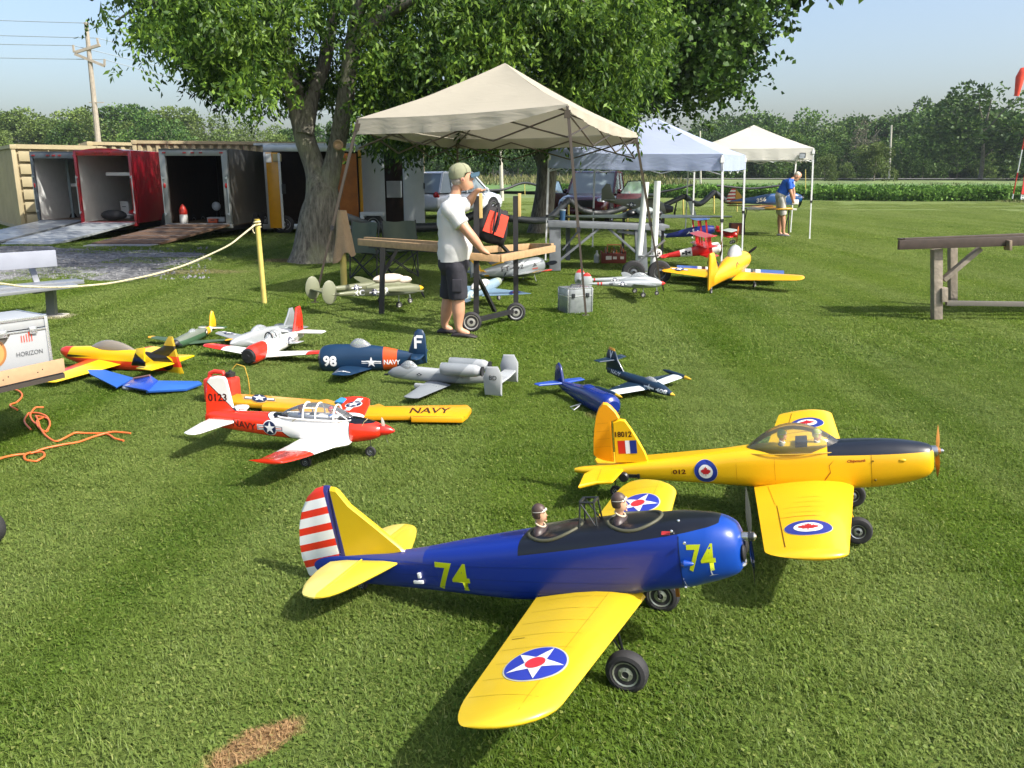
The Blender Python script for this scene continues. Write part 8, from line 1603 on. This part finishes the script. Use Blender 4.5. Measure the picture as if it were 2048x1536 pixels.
# blue wing with stripes behind it
SW = thing('airplane_wing', 'blue airplane wing with black and white stripes just beyond the yellow airplane', 'airplane wing', G(1450, 552)); o_ = SW.location.copy()
for (xa, xb, m, nm) in ((1354, 1395, '#1f4f9e', 'wing_panel'), (1395, 1403, '#e0e0dc', 'white_stripe'), (1403, 1411, '#16181c', 'black_stripe'), (1411, 1417, '#e0e0dc', 'white_stripe'), (1417, 1490, '#c8901c', 'wing_centre'), (1490, 1501, '#e0e0dc', 'white_stripe'), (1501, 1511, '#16181c', 'black_stripe'), (1511, 1521, '#e0e0dc', 'white_stripe'), (1521, 1568, '#1f4f9e', 'wing_panel')):
    t0, t1 = (xa - 1354) / 214, (xb - 1354) / 214; ytop = lambda t: 532 + 11 * t; ybot = lambda t: 545 + 9 * t
    b = MB(); flat(b, [gpt(xa, ytop(t0), .18), gpt(xb, ytop(t1), .18), gpt(xb, ybot(t1), .16), gpt(xa, ybot(t0), .16)], .03); b.build(nm, mat(m, .35, name="film", coat=.3), SW)
for px in (1400, 1505): p = gpt(px, 540, .12); b = MB(); b.tube([p, (p[0], p[1], .0)], .012, 6); b.build('wing_support', black, SW)
# red triplane
CRS = (([(-1, -.38), (-.16, -.1), (-.38, -1), (.38, -1), (.16, -.1), (1, -.38), (1, .38), (.16, .1), (.38, 1), (-.38, 1), (-.16, .1), (-1, .38)], [(1, 2, 3, 4), (4, 5, 6, 7), (7, 8, 9, 10), (10, 11, 0, 1), (1, 4, 7, 10)]), dfilm(BLK))
rd_ = paint('#b8201c', [('#e0ded8', [(1, 0, 0, .18)]), ('#e0ded8', [(1, 0, 0, .66), (-1, 0, 0, -.47)])], .35, .3, "red_film", .04, 5); M, L = axes((1440, 494), .40, (1318, 514), .22)
st = [(-1, .02, -.02, .01, 3), (-.8, .04, -.04, .03, 3), (-.5, .07, -.07, .06, 3.4), (-.3, .09, -.09, .075, 3), (-.15, .09, -.10, .085, 2.2), (-.03, .085, -.09, .085, 2), (0, .05, -.06, .06, 2)]
rw = mat('#b8201c', .35, name="red_film", coat=.3)
def tri(P):
    for z, nm in ((-.07, 'lower_wing'), (.08, 'middle_wing'), (.24, 'upper_wing')):
        for s in (-1, 1): surf(wsecs(.0, .62, -.16, -.16, -.36, -.36, z, z + .01, rd=.1, n=4), .09, nm, rw, P, s)
    for s in (-1, 1): b = MB(); b.bar((-.26, s * .45, -.07), (-.26, s * .45, .25), .05, .012); b.build('wing_strut', rw, P); b = MB(); b.bar((-.2, s * .06, .05), (-.2, s * .10, .24), .02, .012); b.bar((-.3, s * .06, .05), (-.3, s * .10, .24), .02, .012); b.build('cabane_strut', rw, P)
    pilot(P, (-.42, 0, .05), .10, '#c8c4b8', '#b98f70', '#4a3a30', False)
small('red triplane model with black crosses and white cowl standing beyond the silver airplane', M, st, rd_, [], [('rudder', disc2d(.075, 20, -1.02, .06)[0], .02, mat('#dcdad4', .4, name="white_film"), 'y', 0)] + stabs([(-.84, .01), (-.95, .22), (-1.0, .2), (-1., .01)], .02, rw, .0), None, ((.02, 0, 0), .5, mat('#6a4424', .4, name="dark_wood"), 40), [((-.14, -.15, -.25), .06, (-.16, -.1, -.08)), ((-.14, .15, -.25), .06, (-.16, .1, -.08))],
    [('cross_marking', [CRS], 'f', (-.565, .0, .07, 0, 0, .06), 'side', -1), ('cross_marking', [CRS], ('p', 0), (-1.02, .06, .045, 0, 0, .045), 'side', -1)], tri)
# blue biplane
bb_ = paint('#15226e', [('#d8dce0', [(-1, 0, 0, -.88)])], .35, .3, "dark_blue_film", .04, 5); M, L = axes((1428, 458), .52, (1318, 474), .34)
bw_ = mat('#26549e', .35, name="blue_wing_film", coat=.3)
def bip(P):
    for z, nm in ((-.05, 'lower_wing'), (.22, 'upper_wing')):
        for s in (-1, 1): surf(wsecs(.0, .62, -.14, -.14, -.36, -.36, z, z + .015, rd=.12, n=4), .09, nm, bw_, P, s)
    for s in (-1, 1): b = MB(); b.bar((-.20, s * .45, -.05), (-.20, s * .45, .23), .03, .012); b.bar((-.3, s * .45, -.05), (-.3, s * .45, .23), .03, .012); b.build('wing_strut', rw, P)
small('dark blue biplane model with white winged emblem standing behind the red triplane', M, [(-1, .02, -.02, .01, 3), (-.7, .05, -.05, .04, 3), (-.4, .09, -.08, .07, 3), (-.15, .09, -.10, .085, 2.4), (0, .06, -.07, .07, 2)], bb_, [], [('rudder', [(-.93, .02), (-.97, .15), (-1.06, .16), (-1.08, -.02)], .02, mat('#dcdad4', .4, name="white_film"), 'y', 0)] + stabs([(-.84, .01), (-.9, .24), (-1.0, .22), (-1., .01)], .02, bb_, .03), None, ((.02, 0, 0), .4, mat('#6a4424', .4, name="dark_wood"), 70), [((-.14, -.15, -.24), .05, (-.16, -.1, -.08)), ((-.14, .15, -.24), .05, (-.16, .1, -.08))],
    [('winged_emblem', [(poly2d([(-1, -.4), (-.6, .5), (-.35, .0), (-.1, 0), (-.12, 1), (.12, 1), (.1, 0), (.35, 0), (.6, .5), (1, -.4), (.55, -.1), (.1, -.2), (.08, -1), (-.08, -1), (-.1, -.2), (-.55, -.1)]), dfilm(WHT))], 'f', (-.38, .0, .13, 0, 0, .06), 'side', -1)], bip)
# second small biplane frame, red struts
M, L = axes((1474, 470), .30, (1432, 462), .38)
def rbp(P):
    for z, nm in ((.16, 'upper_wing'),):
        for s in (-1, 1): surf(wsecs(.0, .9, -.1, -.1, -.6, -.6, z, z, rd=.1, n=4), .06, nm, mat('#8f9a94', .4, name="pale_wing_film"), P, s)
    for k, (x, y) in enumerate(((-.2, -.5), (-.5, -.5), (-.2, .5), (-.5, .5), (-.2, -.1), (-.2, .1))): b = MB(); b.bar((x, y, -.1), (x - .05, y, .16), .03, .02); b.build('wing_strut', rw, P)
small('small red biplane model half hidden by the white tent legs', M, [(-1, .02, -.02, .02, 3), (-.5, .10, -.12, .12, 3), (-.1, .12, -.14, .15, 2.4), (0, .08, -.1, .12, 2)], rw, [dict(y=(.05, .8), le=(-.1, -.1), te=(-.5, -.5), z=(-.1, -.1), m=rw, rd=.1)], [('fin', [(-.85, 0), (-.9, .25), (-1.05, .25), (-1.05, 0)], .03, rw, 'y', 0)], None, ((.02, 0, 0), 1.0, mat('#d06a40', .4, name="orange_wood"), 28), [((-.14, -.25, -.35), .09, (-.16, -.15, -.08)), ((-.14, .25, -.35), .09, (-.16, .15, -.08))], [], rbp)
# ---- grey table with flying wing
GT = thing('grey_table', 'large grey wooden table under the pale blue tent carrying the dark flying wing', 'table', G(1110, 543)); o_ = GT.location.copy(); y0 = o_.y; gw = mat('#6a6f74', .7, name="grey_painted_wood", ns=10, na=.15)
def gbar(pa, pb, w_, h, nm, da=0., db=0., m=gw): b = MB(); b.bar(rel(D(*pa, y0 + da)), rel(D(*pb, y0 + db)), w_, h); b.build(nm, m, GT, bevel=.004)
gbar((1096, 445), (1330, 451), .9, .05, 'table_top', .4, .4); gbar((1096, 449), (1330, 456), .05, .09, 'apron', -.05, -.05); gbar((1110, 452), (1110, 541), .20, .10, 'leg'); gbar((1136, 452), (1136, 520), .08, .08, 'leg', .9, .9); gbar((1280, 455), (1284, 548), .20, .10, 'leg'); gbar((1200, 455), (1120, 520), .09, .04, 'brace'); gbar((1165, 452), (1125, 500), .06, .03, 'brace', .1, .1); gbar((1215, 455), (1272, 505), .08, .04, 'brace'); gbar((1235, 462), (1292, 470), .05, .05, 'lower_rail')
zt2 = D(1200, 443, y0 + .3).z
FW = thing('flying_wing', 'dark grey-green tailless flying wing model lying on the grey table', 'model airplane', (D(1290, 440, y0 + .5).x, y0 + .5, zt2 + .05), group=GRP)
fm = mat('#39423e', .4, name="dark_grey_film", coat=.3, na=.1); b = MB(); sec = []
half = D(1480, 440, y0 + .5).x - D(1290, 440, y0 + .5).x
for t in np.linspace(-1, 1, 25):
    a = abs(t); c = .5 * (1 - a) + .07; xx = t * half; hh_ = (.06 if a > .25 else .06 + .12 * math.cos(a / .25 * math.pi / 2)) * (1 - .75 * a); yo = .55 * a; sec.append([(xx, yo - c * .1 + 0, .0), (xx, yo + c * .2, hh_ * .8), (xx, yo + c * .6, hh_), (xx, yo + c, .01), (xx, yo + c * .5, -.02)])
b.loft(sec); fo_ = b.build('wing_body', fm, FW, 50)
b = MB(); b.ball((0, .08, .13), .13, 0, 16, 8, (1.3, 1.3, .6)); b.build('cockpit_hump', mat('#8b9694', .3, name="pale_green_grey"), FW)
for s in (-1, 1): b = MB(); b.ball((s * .24, .12, .09), .09, 0, 12, 6, (1.1, 1.3, .6)); b.build('engine_hump', mat('#1c2022', .4, name="dark"), FW)
CU = thing('steel_tumbler', 'blue-grey steel tumbler standing on the left end of the grey table', 'cup', D(1125, 441, y0 + .2)); b = MB(); b.lathe([(.045, 0), (.055, .16), (.055, .17)], 16); b.build('cup_body', mat('#3f6288', .3, .5, name="blue_steel"), CU); b = MB(); b.lathe([(.056, .17), (.056, .19), (.04, .2)], 16); b.build('cup_lid', mat('#9aa4ac', .3, .5, name="lid"), CU)
# bird dog behind, standing on a box table
M_ = thing('folding_trestle', 'low dark trestle carrying the olive high-wing airplane behind the grey table', 'trestle', (D(1290, HZ, 17.3).x, 17.3, 0)); zt3 = D(1290, 430, 17.3).z - .02
b = MB(); b.box((0, 0, zt3), (.9, .5, .03)); b.build('trestle_top', gw, M_)
for x in (-.4, .4): b = MB(); b.bar((x, 0, 0), (x, 0, zt3), .05, .05); b.build('leg', black, M_)
od = paint('#6c705e', [('#16181a', [(1, 0, .4, .13)])], .5, .05, "olive_grey", .06, 5)
a, c = D(1347, 413, 17.2), D(1208, 402, 17.4); Xv = a - c; Lb = Xv.length; Xv.normalize(); Yv = Vector((-Xv.y, Xv.x, 0)).normalized(); Zv = Xv.cross(Yv); MM = Matrix((Xv * Lb, Yv * Lb, Zv * Lb)).transposed().to_4x4(); MM.translation = a
small('olive grey high-wing model airplane with white star standing behind the flying wing', MM, [(-1, .03, .0, .01, 2.5), (-.7, .05, -.05, .03, 3), (-.45, .08, -.12, .06, 3.2), (-.3, .10, -.13, .07, 3), (-.15, .04, -.12, .06, 2.6), (0, .0, -.08, .04, 2.2)], od, [dict(y=(.03, .45), le=(-.22, -.22), te=(-.44, -.42), z=(.12, .14), m=od, rd=.1)],
    [('fin', [(-.82, .03), (-.90, .14), (-.93, .24), (-.99, .25), (-1.05, .16), (-1.04, .0)], .025, od, 'y', 0)] + stabs([(-.84, .01), (-.9, .2), (-1.0, .2), (-1., .01)], .02, od, .02), None, ((.03, 0, -.04), .4, black, 50), [((-.18, -.14, -.22), .04, (-.25, -.05, -.12)), ((-.18, .14, -.22), .04, (-.25, .05, -.12))], [('star_insignia', usaf(), 'f', (-.60, -.02, .035, 0, 0, .035), 'side', -1)])
# white PVC posts on wheeled stand
PV = thing('pipe_stand', 'stand with two tall white plastic pipes and big black tyres behind the silver airplane', 'stand', G(1290, 562)); o_ = PV.location.copy(); y0 = o_.y
pvc = mat('#d8dcd8', .35, name="white_pvc")
for pa, pb in (((1292, 364), (1277, 520)), ((1315, 362), (1306, 545))): b = MB(); b.tube([rel(D(*pa, y0 + .1)), rel(D(*pb, y0 + .1))], .052, 14); b.build('pvc_pipe', pvc, PV)
b = MB(); b.tube([rel(D(1276, 512, y0 + .03)), rel(D(1310, 512, y0 + .03))], .02, 6); b.tube([rel(D(1250, 545, y0)), rel(D(1330, 480, y0))], .02, 6); b.tube([rel(D(1265, 548, y0)), rel(D(1330, 545, y0))], .025, 6); b.build('stand_frame', mat('#8a8e90', .4, .6, name="grey_steel"), PV)
for px in (1266, 1318): p = rel(G(px, 566)); xwheel(PV, (p.x, p.y, .17), .19, .10, '#6c7072', rimr=.5)
# wooden tool tote
TT = thing('tool_tote', 'reddish wooden field box crowded with tools and a white bottle under the grey table', 'toolbox', G(1226, 527)); 
rw_ = mat('#6e2c1a', .5, name="red_brown_wood", ns=16, na=.15)
for c, d_ in (((0, -.10, .10), (.46, .02, .20)), ((0, .10, .10), (.46, .02, .20)), ((-.23, 0, .12), (.02, .22, .24)), ((.23, 0, .12), (.02, .22, .24)), ((0, 0, .01), (.46, .2, .02))): b = MB(); b.box(c, d_); b.build('board', rw_, TT, bevel=.003)
b = MB(); b.tube([(-.12, 0, .2), (-.12, 0, .36), (.14, 0, .36), (.14, 0, .2)], .012, 6); b.build('tote_handle', rw_, TT)
for k in range(12): x = -.16 + .034 * k; b = MB(); b.tube([(x, .03 * math.sin(k * 3), .12), (x + .03 * math.sin(k * 5), .05 * math.cos(k), .28 + .05 * math.sin(k * 2.3))], .007, 6); b.build('hand_tool', mat(('#8a3a20', '#9a9ea0', '#2a2a2c', '#b8602a')[k % 4], .4, .2, name="tool_handle"), TT)
b = MB(); b.lathe([(.05, 0), (.055, .02), (.055, .16), (.02, .20), (.018, .25)], 14, 0, Matrix.Translation((-.32, .0, 0))); tag(b.build('fuel_bottle', mat('#b9c0c0', .4, name="white_plastic"), None), 'white plastic bottle standing left of the wooden tool tote', 'bottle').location = TT.location
for k, x in enumerate((-.10, .02, .16)): b = MB(); b.box((x, -.115, .12), (.07, .01, .05) if k else (.11, .01, .07)); b.build('label_plate', mat('#d8d4cc', .5, name="label"), TT)
# far folding table and the 356 airplane
FT = thing('folding_table', 'white folding table with black legs carrying the blue airplane number 356', 'table', G(1488, 470)); o_ = FT.location.copy(); y0 = o_.y
b = MB(); b.bar(rel(D(1488, 417, y0 + .3)), rel(D(1586, 418, y0 + .3)), .7, .05); b.build('table_top', mat('#b4b4ac', .5, name="grey_white_plastic"), FT, bevel=.01)
for px, d_ in ((1489, 0), (1494, .6), (1577, 0), (1580, .6)): b = MB(); b.tube([rel(D(px, 419, y0 + d_)), rel(G(px, 470)) * 1 + Vector((0, d_, 0))], .014, 6); b.build('leg', black, FT)
b = MB(); b.tube([rel(D(1507, 419, y0 - .05)), rel(D(1511, 422, y0 - .05)), rel(D(1517, 422, y0 - .05)), rel(D(1521, 419, y0 - .05))], .008, 6); b.build('carry_handle', black, FT)
a, c = D(1602, 396, y0 + .3), D(1460, 400, y0 + .1); Xv = a - c; Lb = Xv.length; Xv.normalize(); Yv = Vector((-Xv.y, Xv.x, 0)).normalized(); Zv = Xv.cross(Yv); MM = Matrix((Xv * Lb, Yv * Lb, Zv * Lb)).transposed().to_4x4(); MM.translation = a
b3 = mat('#11467e', .4, name="blue_film", coat=.2); yo = mat('#b88a20', .4, name="yellow_orange_film")
small('blue model airplane number 356 with striped rudder lying on the white folding table', MM, [(-1, .0, -.03, .01, 3), (-.7, .03, -.06, .03, 3), (-.4, .07, -.08, .05, 3), (-.1, .07, -.09, .055, 2.6), (0, .04, -.05, .045, 2)], b3, [dict(y=(.05, .5), le=(-.3, -.3), te=(-.55, -.55), z=(-.12, -.12), m=yo, rd=.1)],
    [('fin', [(-.82, .03), (-.90, .12), (-.92, .14), (-.93, -.02)], .02, yo, 'y', 0), ('rudder', [(-.93, -.04), (-.925, .15), (-.98, .15), (-1.04, .06), (-1.05, -.02), (-1.0, -.05)], .02, paint('#b03030', [('#e0dcd8', [(0, 0, 1, -.11 + .045 * k), (0, 0, -1, .132 - .045 * k)]) for k in range(4)], .4, .1, "striped"), 'y', 0)] + stabs([(-.84, .01), (-.9, .24), (-1.0, .22), (-1., .01)], .02, yo, -.03), None, ((.02, 0, 0), .35, black, 40), [], [('number_marking', [(text2d("356", .03), dfilm(WHT))], 'f', (-.64, -.045, .13, .02, 0, .055), 'side', -1)])
LP = thing('detached_wing_panel', 'thin orange-brown wing panel lying under the striped rudder on the folding table', 'airplane wing', D(1500, 411, y0 + .2)); b = MB(); b.box((.0, 0, .0), (1.3, .22, .025)); b.build('wing_panel', mat('#7c4a20', .5, name="brown_film"), LP, bevel=.008)
BX = thing('brown_box', 'brown box standing on the grass left of the folding table legs', 'box', G(1472, 469)); b = MB(); b.box((0, 0, .16), (.38, .3, .32)); b.build('box_body', mat('#6a3420', .7, name="brown_card"), BX, bevel=.008); b = MB(); b.box((0, 0, .325), (.385, .305, .012)); b.build('box_lid', mat('#5a2c1c', .7, name="brown_card"), BX)
# dark stands and bits near the tent
PW = thing('detached_wing_panel', 'pale grey wing panel leaning upright behind the dark blue biplane', 'airplane wing', G(1392, 470)); o_ = PW.location.copy(); b = MB(); flat(b, [rel(D(1376, 402, o_.y)), rel(D(1385, 402, o_.y)), rel(D(1395, 440, o_.y)), rel(D(1384, 440, o_.y))], .03); b.build('wing_panel', mat('#9aa2a4', .5, name="grey_film"), PW)
WP = thing('white_strip', 'thin white strip lying on the grass right of the tent leg', 'scrap', G(1466, 490)); b = MB(); b.box((0, 0, .01), (.18, .04, .015)); b.build('strip', lining, WP, bevel=.003)
# ============================================================ AIR
hb = MB(); hb.box((0, 92, 10), (420, 220, 22)); hz_ = hb.build('haze', None or mat((1, 1, 1), name="x_haze"), smooth=False)
hm = bpy.data.materials.new("thin_haze"); hm.use_nodes = True; t = hm.node_tree; t.nodes.clear(); o = N(t, "ShaderNodeOutputMaterial"); v = N(t, "ShaderNodeVolumePrincipled")
v.inputs["Color"].default_value = (.80, .90, 1, 1); v.inputs["Density"].default_value = .00022; v.inputs["Anisotropy"].default_value = .1; t.links.new(v.outputs[0], o.inputs["Volume"])
hz_.data.materials.clear(); hz_.data.materials.append(hm); hz_['kind'] = 'stuff'; hz_['label'] = 'thin pale summer haze over the field'
